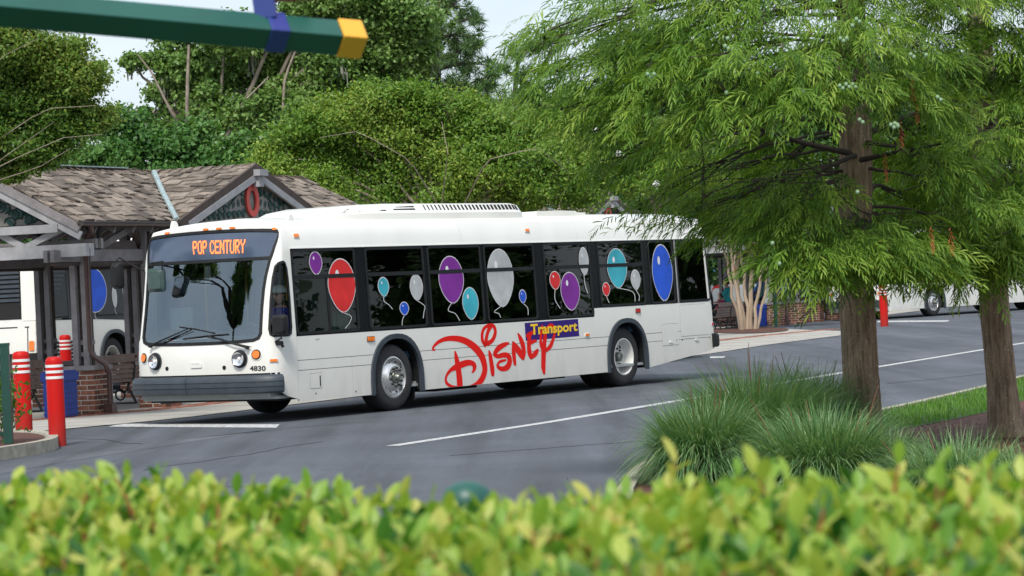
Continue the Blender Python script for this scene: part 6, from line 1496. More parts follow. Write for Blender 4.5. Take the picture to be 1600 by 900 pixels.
pine('tall pine with tufted dark green branches left of the patch of open sky', 88, [(683, 250), (683, 180), (682, 110), (684, 50), (686, -20), (688, -120)],
     [(640, 20, 40), (700, 10, 35), (730, 30, 22), (655, 60, 42), (705, 55, 30), (625, 90, 35), (720, 75, 28), (670, 100, 40), (735, 100, 26), (640, 120, 38), (760, 120, 16), (610, 50, 38), (600, 110, 30), (700, 135, 35), (745, 140, 25), (650, -20, 40), (600, 0, 36), (710, -30, 30), (740, 70, 14), (690, 90, 25)], 21, 300)
pine('pine whose leaning top rises behind the crape myrtle, right of the sky gap', 98, [(800, 260), (803, 180), (806, 120), (812, 80)], [(808, 85, 14), (790, 110, 16), (830, 75, 14), (770, 135, 18), (815, 125, 18), (840, 110, 18), (795, 155, 22), (835, 150, 22), (765, 165, 20), (850, 60, 14)], 22, 200)
tree('live_oak', 'grey green oak filling the gap between the pine and the big crape myrtle', 'tree', 92, [(760, 175, 30), (800, 190, 32), (850, 180, 35), (720, 160, 30), (680, 160, 35), (640, 160, 35), (890, 170, 40), (830, 150, 20), (600, 140, 35)], D(800, 470, 92), L_oak, m_twig, .09, .055, 1.4, .2, 8, 20, moss=10, group=TG)
# the farther tree belt: separate crowns
for i, (x0, y0, lab) in enumerate(((930, 180, 'dark tree behind the left fringe of the cypress'), (1040, 150, 'dark tree behind the cypress, above the far shelter'), (1160, 200, 'dark broad tree behind the cypress, over the far benches'), (1290, 190, 'dark tree directly behind the cypress trunk, far off'), (1420, 180, 'dark tree far behind, between the two cypress trunks'), (1560, 200, 'dark tree at the far right edge behind the second cypress'))):
    bl = [(x0 + dx, y0 + dy, 62) for dx, dy in ((-50, -60), (40, -50), (-60, 30), (0, 0), (60, 20), (-30, 100), (50, 110), (-60, 170), (20, 180), (80, 160))]
    if x0 < 1000: bl = [b for b in bl if b[1] > 140]
    tree('broadleaf_tree', lab, 'tree', 112 + 3 * i, bl, D(x0, 470, 112 + 3 * i), L_far, m_barkD, .14, .085, .62, .3, 30 + i, 8, group=TG)
tree('live_oak', 'fuller light green oak behind the mossy limbs, below the green beam', 'tree', 90, [(300, 130, 40), (350, 110, 45), (410, 110, 50), (470, 100, 50), (530, 60, 50), (590, 100, 50), (640, 60, 45), (400, 170, 50), (330, 190, 45), (280, 200, 40), (460, 180, 50), (570, 170, 50), (650, 150, 45), (100, 180, 40), (160, 200, 30), (600, 10, 45), (500, 20, 45)], D(430, 470, 90), L_oak, m_twig, .08, .048, 1.5, .2, 90, 24, moss=12, group=TG)
tree('live_oak', 'light green oak far off between the pine and the cypress fringe', 'tree', 100, [(700, 190, 40), (760, 210, 40), (820, 200, 40), (880, 190, 40), (940, 220, 45), (1000, 210, 45), (900, 150, 26), (950, 170, 40)], D(860, 470, 100), L_oak, m_twig, .09, .05, 1.4, .2, 91, 20, group=TG)
for i, (x0, y0, lab) in enumerate(((30, 300, 'far dark tree low behind the left shelter roof'), (430, 300, 'far tree low behind the right slope of the nearest shelter'), (900, 330, 'far tree low behind the bus tail'))):
    tree('broadleaf_tree', lab, 'tree', 106 + i, [(x0 + dx, y0 + dy, 60) for dx, dy in ((-150, 0), (-60, 10), (30, 0), (120, 10), (200, 0), (-120, 90), (-20, 90), (80, 90), (170, 90))], D(x0, 470, 106 + i), L_far, m_barkD, .14, .085, .6, .3, 50 + i, 8, group=TG)
# the tree out of frame on the left whose crown the windscreen mirrors
tree('live_oak', 'spreading oak on the left out of the picture, mirrored in the bus windscreen', 'tree', 32.5, [(-1900, -330, 110, 4), (-1860, -210, 80, 5), (-1980, -430, 90, 4), (-1760, -400, 90, 5), (-1740, -270, 60, 6), (-2250, -300, 90), (-2200, -180, 70), (-2350, -400, 70), (-1500, -470, 130), (-2020, -420, 120), (-2120, -260, 90), (-2000, -560, 100), (-1640, -560, 140), (-1780, -480, 150), (-1900, -330, 130), (-1700, -300, 150), (-1560, -260, 110), (-1480, -330, 80), (-1850, -160, 110), (-1660, -130, 90)], D(-1850, 640, 32.5), L_oak, m_barkD, .085, .045, .3, .2, 60, 16, group='trees left of the road')

for i, (x, y, lab) in enumerate(((22, 44, 'nearer'), (27, 53, 'middle'), (33, 63, 'farther'), (26, 36, 'rearmost'))):
    px_ = 800 + x / y * FPX; bl = [(px_ + dx * 50 / y, 450 + dy * 50 / y, 170 * 50 / y) for dx, dy in ((-250, -120), (0, -60), (250, -140), (-150, -380), (130, -400), (0, -560), (-280, 60), (260, 60))]
    tree('live_oak', '%s oak right of the road outside the picture, mirrored in the bus windows' % lab, 'tree', y, bl, np.array([x, y, 0]), L_far, m_barkD, .2, .12, .15, .3, 70 + i, 6, group='oaks right of the road')
# far multi-stemmed pale tree
cb = G(1165, 516); root = thing('crape_myrtle', 'pale multi-stemmed tree in a mulch bed beside the far bench and blue bin', 'tree', cb); g = np.random.default_rng(9); tw = []
cb3 = np.array([cb[0], cb[1], 0])
for (xa, xb, xm, w_) in ((1157, 1128, 1142, .05), (1160, 1140, 1150, .055), (1164, 1152, 1158, .065), (1168, 1163, 1168, .055), (1173, 1177, 1174, .07), (1180, 1196, 1188, .05), (1183, 1208, 1195, .04)):
    dz = g.uniform(-.4, .4); P = np.array([D(xa, 518, cb[1] + dz), D(xm, 455, cb[1] + dz), D(xb, 385, cb[1] + dz), D(xb + (xb - xm) * .8, 320, cb[1] + dz)]); P[0, 2] = 0; Q_ = lerp_path(P, 12); wb = np.cumsum(g.normal(0, .035, (12, 3)), axis=0); wb -= wb[0]; wb[:, 2] = 0; tw.append((Q_ + wb, np.linspace(w_ * 1.2, w_ * .5, 12))); e_ = Q_[7] + np.array([g.normal() * .35, g.normal() * .3, 1.2]); tw.append((wob_path(g, Q_[5] + wb[5], e_, 6, .1), np.linspace(w_ * .6, w_ * .25, 6)))
V, F = tube_np(tw, 8); put('trunk', arr_mesh('trunk', V - cb3, F, m_barkP, smooth=True), root)
C = []; 
for (x, y, r_) in ((1110, 300, 45), (1160, 290, 50), (1210, 300, 45), (1130, 345, 36), (1180, 350, 36), (1230, 345, 34), (1250, 300, 40), (1085, 340, 26), (1150, 370, 18), (1205, 375, 18)):
    n = int(1.7 * r_ * r_); C.append(D(x, y, cb[1] + g.uniform(-1, 1)) + g.normal(size=(n, 3)) * r_ * cb[1] / FPX * np.array([.5, .7, .42]))
C = np.concatenate(C); put('crown', arr_mesh('crown', leaf_quads(g, C, .07, .036) - cb3, np.arange(len(C) * 4).reshape(-1, 4), L_crape2, g.random(len(C))), root)
c0 = G(1170, 517); mb_pts = [(c0[0] + 1.15 * math.cos(t) * 1.0, c0[1] + 5.0 * math.sin(t)) for t in np.linspace(0, 2 * math.pi, 24, endpoint=False)]
sheet('planting_bed', mb_pts, .03, m_mulch)

# ------------------------------------------------------------------ bald cypresses
L_cyp = leaf_mat('cypress_frond', [(.04, .11, .013), (.09, .19, .022), (.18, .31, .04), (.33, .45, .075)], .38, .5, .25)
L_dead = leaf_mat('dead_cypress_frond', [(.4, .06, .015), (.3, .09, .03)], .2)
def frond_proto(g, nb=15):
    """one drooping twig (along +x, length about .38 m) with feathery branchlets; returns tris"""
    V = []; F = []; L_ = .38
    def cur(t): return np.array([t * L_, 0, .05 * math.sin(t * 2.2) - .13 * t * t])
    for i in range(nb):
        t = (i + .5) / nb; p = cur(t); s = 1 if i % 2 else -1; ln = (.075 + .05 * math.sin(t * 3.0)) * g.uniform(.75, 1.25); ang_ = g.uniform(.5, 1.05) * (1 - .55 * t)
        d = np.array([math.cos(ang_), s * math.sin(ang_), g.uniform(-.35, .15)]); d /= np.linalg.norm(d); w_ = .0075
        sd_ = np.cross(d, [0, 0, 1.0]) * .75 + np.array([0, 0, g.uniform(-.5, .5)]); sd_ /= np.linalg.norm(sd_)
        m1 = p + d * ln * .45; m2 = p + d * ln * .8 - np.array([0, 0, .014]); e = p + d * ln - np.array([0, 0, .03]); n0 = len(V)
        V += [p, m1 + sd_ * w_, m1 - sd_ * w_, m2 + sd_ * w_ * .8, m2 - sd_ * w_ * .8, e]; F += [(n0, n0 + 1, n0 + 2), (n0 + 2, n0 + 1, n0 + 3), (n0 + 2, n0 + 3, n0 + 4), (n0 + 4, n0 + 3, n0 + 5)]
    for i in range(3):
        a, b = cur(i / 3), cur((i + 1) / 3); n0 = len(V); V += [a + np.array([0, .0022, 0]), a - np.array([0, .0022, 0]), b]; F.append((n0, n0 + 1, n0 + 2))
    return np.array(V), np.array(F)
def cypress(label, base, trunk_px, dep, tips, hi_tips, seed, r_tr, per=95, extra_limbs=()):
    tips = [(x, min(y, 370) + max(0, y - 370) * .33, *r_) for x, y, *r_ in tips]; tips = [(x, (min(y, 335 + (x * 7 % 30)) if x < 1225 else y + (x * 13 % 34) - 12 * (y > 360)), *r_) for x, y, *r_ in tips]
    g = np.random.default_rng(seed); base = np.array([base[0], base[1], base[2]]); root = thing('bald_cypress', label, 'tree', base, 0, 'bald cypresses in the foreground bed')
    TP = np.array([D(x, y, dep) for x, y in trunk_px]); TP[0, 2] = base[2] - .03
    P = lerp_path(TP, 160); n = 36; hgt = P[:, 2] - base[2]; rad = np.interp(hgt, [0, .15, .5, 1.2, 3, 5, 9], [r_tr * 1.32, r_tr * 1.15, r_tr * 1.03, r_tr, r_tr * .9, r_tr * .7, r_tr * .25])
    t = 2 * np.pi * np.arange(n) / n; ph = g.uniform(0, 6.28, 6)
    flute = 1 + .05 * np.sin(3 * t + ph[0])[None] * np.exp(-hgt / 1.2)[:, None] * 1.6 + .018 * np.sin(7 * t + ph[1])[None] + .012 * np.sin(13 * t[None] + ph[2] + hgt[:, None] * 1.2) + g.normal(0, .012, (160, n)) + .02 * np.sin(17 * t[None] + 3 * np.sin(hgt[:, None] * 2.1))
    V = P[:, None, :] + np.stack([np.cos(t)[None] * flute * rad[:, None], np.sin(t)[None] * flute * rad[:, None], np.zeros((160, n))], -1); i = np.arange(159)[:, None] * n; k = np.arange(n)[None]; k2 = (k + 1) % n
    F = np.stack([i + k, i + k2, i + n + k2, i + n + k], -1).reshape(-1, 4); put('trunk', arr_mesh('trunk', V.reshape(-1, 3) - base, F, m_bark, smooth=True), root)
    # lichen flecks standing on the bark
    nf = 300; hi_ = g.uniform(0, 1.7, nf); th_ = g.uniform(0, 6.28, nf); v = []
    for h_, a in zip(hi_, th_):
        j = int(np.argmin(np.abs(hgt - h_))); r_ = rad[j] * 1.035; c = P[j] + np.array([math.cos(a), math.sin(a), 0]) * r_; tg = np.array([-math.sin(a), math.cos(a), 0]); s1, s2 = g.uniform(.001, .0045), g.uniform(.001, .008)
        m_ = 6; v += [c + tg * s1 * math.cos(q * 1.047) * g.uniform(.7, 1.2) + np.array([0, 0, s2 * math.sin(q * 1.047)]) for q in range(m_)]
    lf = arr_mesh('lichen', np.array(v) - base, np.arange(len(v)).reshape(-1, 6), m_lichen); o = put('lichen', lf, root); o['kind'] = 'stuff'
    protos = [frond_proto(g) for _ in range(8)]; limbs = []; B_ = []; Dn = []
    for ti, tp in enumerate(list(tips) + list(hi_tips)):
        x, y, dd = tp[:3]; m_ = per if ti < len(tips) else int(per * .8); m_ = int(m_ * (tp[3] if len(tp) > 3 else 1))
        e = D(x, y, dep + dd); hz = math.hypot(e[0] - P[0, 0], e[1] - P[0, 1]); zz = np.clip(e[2] + .1 + hz * g.uniform(.0, .22), base[2] + 1.9, P[-1, 2]); j = int(np.argmin(np.abs(P[:, 2] - zz))); a = P[j]
        Q = wob_path(g, a, e, 10, .10, up=.05); limbs.append((Q, np.linspace(.028 if ti % 3 == 0 else .018, .005, 10)))
        ln = np.linalg.norm(e - a); out = (e - a) / (ln + 1e-9); t_ = 1 - np.abs(g.normal(0, .20, m_)); t_ = np.clip(t_ * 1.06, .2, 1.12)
        c = np.stack([np.interp(t_, np.linspace(0, 1, 10), Q[:, q]) for q in range(3)], 1); c += out * np.clip(t_ - 1, 0, 1)[:, None] * ln
        hor = np.array([-out[1], out[0], 0]); hor /= np.linalg.norm(hor) + 1e-9; sp = g.normal(0, 1, m_); c += hor * (sp * .15)[:, None] + np.array([0, 0, 1]) * g.normal(.0, .085, m_)[:, None] + out * g.normal(0, .12, m_)[:, None]
        az = out * 1.0 + hor * (sp * .8 + g.normal(0, .35, m_))[:, None]; az = az + np.stack([np.zeros(m_), np.zeros(m_), g.normal(-.24, .26, m_)], 1); az /= np.linalg.norm(az, axis=1)[:, None]
        B_.append(c); Dn.append(az)
        for q in range(int(5 + m_ * .06)):      # side shoots
            j2 = g.integers(0, m_); s_ = Q[g.integers(4, 10)]; limbs.append((wob_path(g, s_, c[j2], 5, .12), np.linspace(.009, .003, 5)))
    for lp, ra, rb in extra_limbs: limbs.append((lerp_path(np.array([D(x, y, dep + dz) for x, y, dz in lp]), 14), np.linspace(ra, rb, 14)))
    B_ = np.concatenate(B_); Dn = np.concatenate(Dn); N_ = len(B_); Z = np.array([0, 0, 1.0]); Yv = np.cross(Z, Dn); Yv /= np.linalg.norm(Yv, axis=1)[:, None] + 1e-9
    rollv = g.normal(0, .45, N_)[:, None]; Zv = np.cross(Dn, Yv); Y2 = Yv * np.cos(rollv) + Zv * np.sin(rollv); Z2 = -Yv * np.sin(rollv) + Zv * np.cos(rollv); sc_ = g.uniform(.55, 1.0, N_)[:, None, None]
    which = g.integers(0, 8, N_); VV = []; FF = []; RR = []; off = 0
    for pi, (pv_, pf_) in enumerate(protos):
        m_ = which == pi; b, dx, dy, dz_ = B_[m_], Dn[m_], Y2[m_], Z2[m_]; s_ = sc_[m_]
        v = b[:, None, :] + s_ * (pv_[None, :, 0:1] * dx[:, None] + pv_[None, :, 1:2] * dy[:, None] + pv_[None, :, 2:3] * (dz_[:, None] * .5 + Z * .5)); VV.append(v.reshape(-1, 3))
        FF.append((pf_[None] + (np.arange(len(b)) * len(pv_))[:, None, None]).reshape(-1, 3) + off); off += v.shape[0] * v.shape[1]
        rr_ = np.clip(g.normal(.5, .2, len(b)), 0, 1); RR.append(np.clip(np.repeat(rr_, len(pf_)) + g.normal(0, .1, len(b) * len(pf_)), 0, 1))
    V = np.concatenate(VV); F = np.concatenate(FF); put('crown', arr_mesh('crown', V - base, F, L_cyp, np.concatenate(RR)), root)
    V, F = tube_np(limbs, 6); put('limbs', arr_mesh('limbs', V - base, F, m_barkD, smooth=True), root)
    return root, B_, N_
CT1 = [(850, 60, -1.0), (848, 120, -1.1), (880, 170, -1.3), (925, 205, -1.2), (975, 245, -.6), (1030, 300, -.4, .6), (890, 40, -.6), (935, 100, -1.6), (985, 160, -1.8), (1050, 215, -1.9), (1000, 60, -1.4), (1060, 110, -2.1), (1120, 170, -2.3), (1085, 40, -1.8), (1150, 90, -2.3), (1200, 150, -2.4), (1180, 30, -2.0), (1250, 70, -2.4), (1255, 130, -2.5), (1085, 325, -.3, .45), (1130, 370, -.3, .45), (1175, 400, -.8, .6), (1205, 440, -1.3, .5), (1200, 350, -1.4, .7), (1245, 320, -1.7), (1255, 395, -1.9), (1265, 455, -1.8), (1245, 500, -1.5, .7), (1222, 540, -1.4, .3), (1300, 500, -1.6, .8), (1312, 535, -1.3, .3), (1350, 440, -1.6), (1390, 410, -1.6), (1430, 440, -1.2, .8), (1455, 470, -1, .5), (1400, 475, -1.2, .6), (1430, 350, -1, .6), (1350, 40, -2.2), (1330, 110, -2.4), (1400, 140, -1.8), (1440, 60, -1.7), (1460, 160, -1.2), (1480, 230, -1.0), (1540, 290, -.8), (1310, 390, -1.8, .6),
       (1040, 230, 1.2, .5), (990, 130, 1.5), (1080, 280, 1.2, .5), (1150, 240, 1.5), (1230, 240, 1.6), (1290, 320, 1.3), (1440, 300, 1.6), (1520, 360, 1.2), (1110, 330, .8, .3), (1420, 200, 1.8), (1180, 300, .8), (1060, 330, .3, .3), (1390, 380, 1.3)]
HT1 = [(960 + 62 * i, -8 - 14 * (i % 3), (-1.9, -.6, .8)[i % 3]) for i in range(10)] + [(930 + 65 * i, -70 - 40 * (i % 3), (-1.5, 0, 1.5)[i % 3]) for i in range(9)] + [(1050 + 60 * i, -230 - 60 * (i % 2), (-1.2, .8)[i % 2]) for i in range(8)] + [(1200 + 60 * i, -420, 0) for i in range(4)]
tb1 = G(1352, 708, .115); xl1 = [([(1297, 250, -.9), (1303, 285, -.95), (1322, 315, -1), (1345, 330, -1), (1362, 336, -1), (1400, 332, -1), (1425, 333, -.9)], .014, .004), ([(1350, 330, -1), (1370, 352, -1), (1395, 378, -1), (1440, 400, -1)], .009, .003), ([(1240, 240, -1), (1262, 275, -1.1), (1268, 300, -1.1)], .007, .003), ([(1250, 258, -1), (1290, 250, -1), (1310, 245, -.9)], .007, .004), ([(1350, 335, -1), (1352, 370, -1), (1360, 400, -1)], .006, .003), ([(1330, 240, -.1), (1250, 222, -.5), (1180, 200, -.8), (1110, 185, -1)], .03, .010), ([(1345, 250, -.2), (1400, 238, -.6), (1470, 225, -.8)], .028, .009), ([(1345, 215, 0), (1420, 180, .2), (1530, 160, .4)], .028, .009), ([(1090, 200, .5), (1098, 260, .4), (1100, 330, .4)], .035, .015)]
CY1, B1_, N1_ = cypress('bald cypress with a thick lichen-flecked trunk rising from the tall grass, feathery green crown', tb1, [(1352, 708), (1348, 620), (1341, 500), (1337, 420), (1337, 340), (1338, 240), (1334, 100), (1325, -80), (1318, -300), (1314, -520)], tb1[1], CT1, HT1, 41, .155, 84, xl1)
CT2 = [(1600, 110, -1.0), (1560, 200, -1.5), (1600, 250, -1.2), (1535, 330, -1.4), (1580, 370, -1.6), (1555, 425, -1.5), (1505, 430, -1.1), (1475, 395, -.7), (1545, 480, -1.4, .7), (1605, 480, -1.0, .6), (1495, 340, -1.2), (1640, 300, -1), (1620, 420, -1), (1515, 110, -.6), (1590, 30, -1), (1500, 40, -.8), (1620, 180, -.4), (1660, 90, -1), (1440, 380, .2), (1430, 440, .6, .6), (1590, 330, 1.2), (1510, 270, 1.2), (1600, 160, 1.3), (1450, 260, 1.2), (1490, 470, .4, .5), (1550, 100, 1.2), (1650, 220, 1.2), (1570, 440, 1.2, .7)]
HT2 = [(1470 + 55 * i, -5 - 20 * (i % 2), (-1.2, .8)[i % 2]) for i in range(5)] + [(1480 + 60 * i, -70 - 60 * (i % 2), (-1.2, .8)[i % 2]) for i in range(6)] + [(1430, 30, .6), (1440, 110, .9), (1520, 180, .8), (1400, 250, .8)] + [(1500 + 80 * i, -260, 0) for i in range(4)]
tb2 = G(1574, 683, .115)
CY2, B2_, N2_ = cypress('second bald cypress with a dark leaning trunk at the right edge of the picture', tb2, [(1574, 683), (1568, 620), (1556, 500), (1549, 410), (1544, 320), (1538, 200), (1530, 40), (1525, -150), (1520, -380)], tb2[1], CT2, HT2, 42, .135, 88, [([(1545, 330, 0), (1480, 360, -.6), (1420, 345, -.9), (1380, 330, -1)], .03, .008), ([(1545, 300, 0), (1600, 250, -.5), (1650, 230, -.8)], .035, .012)])
# round green seed cones and a few rusty dead sprays
cm = MB(); cm.lathe([(0, -.019), (.012, -.014), (.0175, 0), (.012, .014), (0, .019)], 8); cone_me = cm.mesh('cone', 60); cone_me.materials.append(M('cone_green', (.19, .30, .17), .7, var=.2, scale=30))
b0 = np.array(CY1.location)
for (x, y, c) in ((1133, 72, 2), (1137, 60, 1), (1259, 24, 1), (1313, 60, 3), (1338, 30, 2), (1332, 40, 1), (1184, 115, 1), (1135, 145, 1), (1255, 143, 1), (1012, 116, 3), (1322, 132, 4), (1312, 134, 2), (1423, 85, 2), (1447, 86, 1), (1343, 187, 2), (1392, 195, 3), (1398, 193, 2), (1465, 152, 2), (1250, 140, 1), (1207, 380, 1), (1218, 412, 1), (1340, 300, 1)):
    for q in range(c): o_ = put('seed_cone', cone_me, CY1); p = D(x + q * 5, y + (q % 2) * 4, tb1[1] - 2.65) - b0; o_.location = tuple(map(float, p))
V = []; g = np.random.default_rng(77)
for (x, y) in ((1262, 12), (1219, 36), (1425, 118), (1431, 150), (1383, 240), (1407, 188), (1455, 352), (1485, 355)):
    pv_, pf_ = frond_proto(g, 13); c = D(x, y, tb1[1] - 1.9); s_ = .55; v = np.stack([pv_[:, 1] * .6, pv_[:, 2], -pv_[:, 0]], 1) * s_ + c; V.append(v[pf_].reshape(-1, 3))
V = np.concatenate(V); o_ = put('dead_spray', arr_mesh('dead', V - b0, np.arange(len(V)).reshape(-1, 3), L_dead, g.random(len(V) // 3)), CY1)

# ------------------------------------------------------------------ ornamental grass clumps
m_grass = leaf_mat('ornamental_grass_blade', [(.06, .15, .055), (.10, .22, .08), (.14, .28, .11), (.2, .34, .15), (.28, .36, .17)], .3, .45, .35)
def tussock(label, c, rad, h, n, seed, spread=1.0):
    g = np.random.default_rng(seed); c = np.array([c[0], c[1], .115]); root = thing('ornamental_grass', label, 'grass clump', c, 0, 'tall ornamental grass clumps round the cypress')
    a = g.uniform(0, 2 * np.pi, n); r_ = rad * .42 * np.sqrt(g.random(n)); P0 = np.stack([np.cos(a) * r_, np.sin(a) * r_, np.zeros(n)], 1); az = a + g.normal(0, .55, n); lean = np.abs(g.normal(0, .55, n)) * spread + r_ / rad * .6; ln = h * g.uniform(.75, 1.3, n)
    K = 6; pts = []
    th_ = np.zeros(n) + lean * .35; p = P0.copy(); pts.append(p.copy())
    for k in range(K):
        th_ = th_ + lean * (.20 + .11 * k); st = ln / K; th2 = np.clip(th_, 0, 2.3); p = p + np.stack([np.cos(az) * np.sin(th2), np.sin(az) * np.sin(th2), np.cos(th2)], 1) * st[:, None]; p[:, 2] = np.maximum(p[:, 2], .02); pts.append(p.copy())
    side = np.stack([-np.sin(az), np.cos(az), np.zeros(n)], 1); tw_ = g.uniform(-1, 1, n)[:, None]; side = side + tw_ * np.stack([np.cos(az), np.sin(az), np.zeros(n)], 1) * .8; side /= np.linalg.norm(side, axis=1)[:, None]
    wd = g.uniform(.003, .0062, n)[:, None]; prof = [1, 1, .95, .85, .65, .4, .05]; V = []
    for k, q in enumerate(pts): V += [q - side * wd * prof[k], q + side * wd * prof[k]]
    V = np.stack(V, 1).reshape(-1, 3); m_ = 2 * (K + 1); b = np.arange(n)[:, None] * m_; F = np.concatenate([b + [2 * k, 2 * k + 1, 2 * k + 3, 2 * k + 2] for k in range(K)], 0); r0_ = g.random(n)
    o_ = put('blades', arr_mesh('blades', V, F, m_grass, np.concatenate([r0_] * K)), root); o_['kind'] = 'stuff'
    # seed heads
    sh_ = []
    for q in range(int(n / 900)):
        a_ = g.uniform(0, 6.28); e = np.array([math.cos(a_) * rad * g.uniform(.2, .8), math.sin(a_) * rad * g.uniform(.2, .8), h * g.uniform(1.0, 1.35)]); sh_.append((wob_path(g, e * [.3, .3, 0], e, 6, .05), np.array([.0016, .0015, .0014, .002, .004, .002])))
    V, F = tube_np(sh_, 4); put('seed_stalk', arr_mesh('stalk', V, F, m_straw, np.full(len(F), .8)), root)
tussock('largest tall grass clump, spilling over the kerb left of the cypress trunk', G(1185, 733, .115), .95, .80, 8000, 1, 1.2)
tussock('grass clump tucked against the left side of the cypress trunk', G(1275, 712, .115), .65, .72, 3800, 2)
tussock('grass clump in front of the others below the cypress trunk', G(1290, 778, .115), .75, .60, 4600, 3)
tussock('lower grass clump at the left tip of the planted island', G(1100, 752, .115), .6, .62, 3800, 4)
tussock('separate grass clump on the red mulch between the two cypress trunks', G(1500, 790, .115), .8, .46, 2600, 5, 1.3)
tussock('small grass tuft right behind the hedge at the right edge', G(1605, 800, .115), .6, .42, 1200, 6, 1.2)
tussock('grass tuft close to the right of the cypress trunk', G(1395, 742, .115), .35, .34, 1100, 7, 1.2)
# small plant by the left fence
g = np.random.default_rng(12); sp = thing('shrub', 'small leafy shrub growing through the green railing at the left', 'shrub', G(8, 690, .14)); C = np.array([[0, 0, .45]]) + g.normal(size=(420, 3)) * np.array([.13, .13, .2]); put('foliage', arr_mesh('foliage', leaf_quads(g, C, .045, .018), np.arange(420 * 4).reshape(-1, 4), leaf_mat('shrub_leaf', [(.05, .13, .02), (.12, .25, .04)], .35), g.random(420)), sp)
V, F = tube_np([(wob_path(g, np.zeros(3), C[i], 5, .1), np.linspace(.008, .002, 5)) for i in range(24)], 4); put('stem', arr_mesh('stem', V, F, m_twig), sp)
# ================================================================== FOREGROUND: hedge, railing, painted beam
HB0 = np.array([-.81, 4.5]); HD = np.array([1.47, -.86]); HD /= np.linalg.norm(HD); HN = np.array([-.505, -.863])      # back edge, direction, towards the camera
hedge = thing('hedge', 'clipped yellow-green hedge with out-of-focus leaves across the bottom of the picture', 'hedge', (float(HB0[0]), float(HB0[1]), 0))
hb = np.array([HB0[0], HB0[1], 0])
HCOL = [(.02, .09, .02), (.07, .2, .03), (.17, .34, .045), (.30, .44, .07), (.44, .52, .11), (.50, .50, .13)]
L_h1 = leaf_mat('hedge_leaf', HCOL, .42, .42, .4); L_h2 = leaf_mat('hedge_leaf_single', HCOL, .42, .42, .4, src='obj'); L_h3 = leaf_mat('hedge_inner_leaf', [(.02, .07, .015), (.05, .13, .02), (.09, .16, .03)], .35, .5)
def leaf_proto(cup):
    """leaf 1 long, .46 wide, folded along the midrib and curled; 12 triangles"""
    V = [(0, 0, 0)]; 
    for u_, w_ in ((.25, .17), (.58, .235), (.85, .13)):
        z = -cup * u_ * u_
        V += [(u_, w_, z + .07), (u_, 0, z), (u_, -w_, z + .07)]
    V.append((1, 0, -cup)); F = [(0, 2, 1), (0, 3, 2), (1, 2, 5), (1, 5, 4), (2, 3, 6), (2, 6, 5), (4, 5, 8), (4, 8, 7), (5, 6, 9), (5, 9, 8), (7, 8, 10), (8, 9, 10)]
    return np.array(V), np.array(F)
g = np.random.default_rng(101)
def hedge_pts(n, s0, s1, d0, d1, z0, z1):
    s = g.uniform(s0, s1, n); d = g.uniform(d0, d1, n); z = g.uniform(z0, z1, n) + .018 * np.sin(s * 5.1) + .014 * np.sin(s * 11 + d * 7)
    p = HB0[None] + HD[None] * s[:, None] + HN[None] * d[:, None]; return np.column_stack([p, z])
# shoots: each carries 5-7 leaves in pairs round a stem
nsh = 3400
base_ = np.concatenate([hedge_pts(3600, -.55, 2.1, -.02, 1.05, 1.346, 1.406), hedge_pts(700, -2.0, 3.8, -.02, 1.5, 1.33, 1.395), hedge_pts(500, -2.0, 3.8, -.10, .04, .9, 1.385), hedge_pts(350, -2, 3.8, 1.3, 1.55, .5, 1.4)])
tall = g.random(len(base_)) < .035
LC, LD, LS, LR = [], [], [], []; stems = []
for i, b in enumerate(base_):
    edge = b[2] < 1.33; dirn = np.array([g.normal(0, .3), g.normal(0, .3), 1.0]) if not edge else np.array([HN[0] * (-1 if i % 2 else -1) + g.normal(0, .4), HN[1] * -1 + g.normal(0, .3), .5])
    dirn /= np.linalg.norm(dirn); hl = g.uniform(.02, .05) + (.034 if tall[i] else 0); tone = np.clip(g.normal(.48, .24), 0, 1); top = b + dirn * hl
    stems.append((np.array([b - dirn * .05, b, top]), np.array([.0022, .002, .0014])))
    n = 5 if not tall[i] else 7; a0 = g.uniform(0, 6.28)
    for k in range(n):
        f = k / (n - 1); a = a0 + k * 2.4; open_ = 1.15 - .75 * f + g.normal(0, .12); perp = np.cross(dirn, [math.cos(a), math.sin(a), .2]); perp /= np.linalg.norm(perp); d = dirn * math.cos(open_) + perp * math.sin(open_)
        LC.append(b + dirn * hl * f); LD.append(d); LS.append(g.uniform(.022, .048) * (1.1 - .2 * f) * (1.15 if tall[i] else 1)); LR.append(np.clip(tone + g.normal(0, .09) + .12 * f, 0, 1))
LC, LD, LS, LR = np.array(LC), np.array(LD), np.array(LS), np.array(LR)
side = np.cross(np.array([0, 0, 1.0]), LD); side /= np.linalg.norm(side, axis=1)[:, None] + 1e-9; rl = g.normal(0, .5, len(LC))[:, None]; upv = np.cross(LD, side); s2 = side * np.cos(rl) + upv * np.sin(rl); u2 = -side * np.sin(rl) + upv * np.cos(rl)
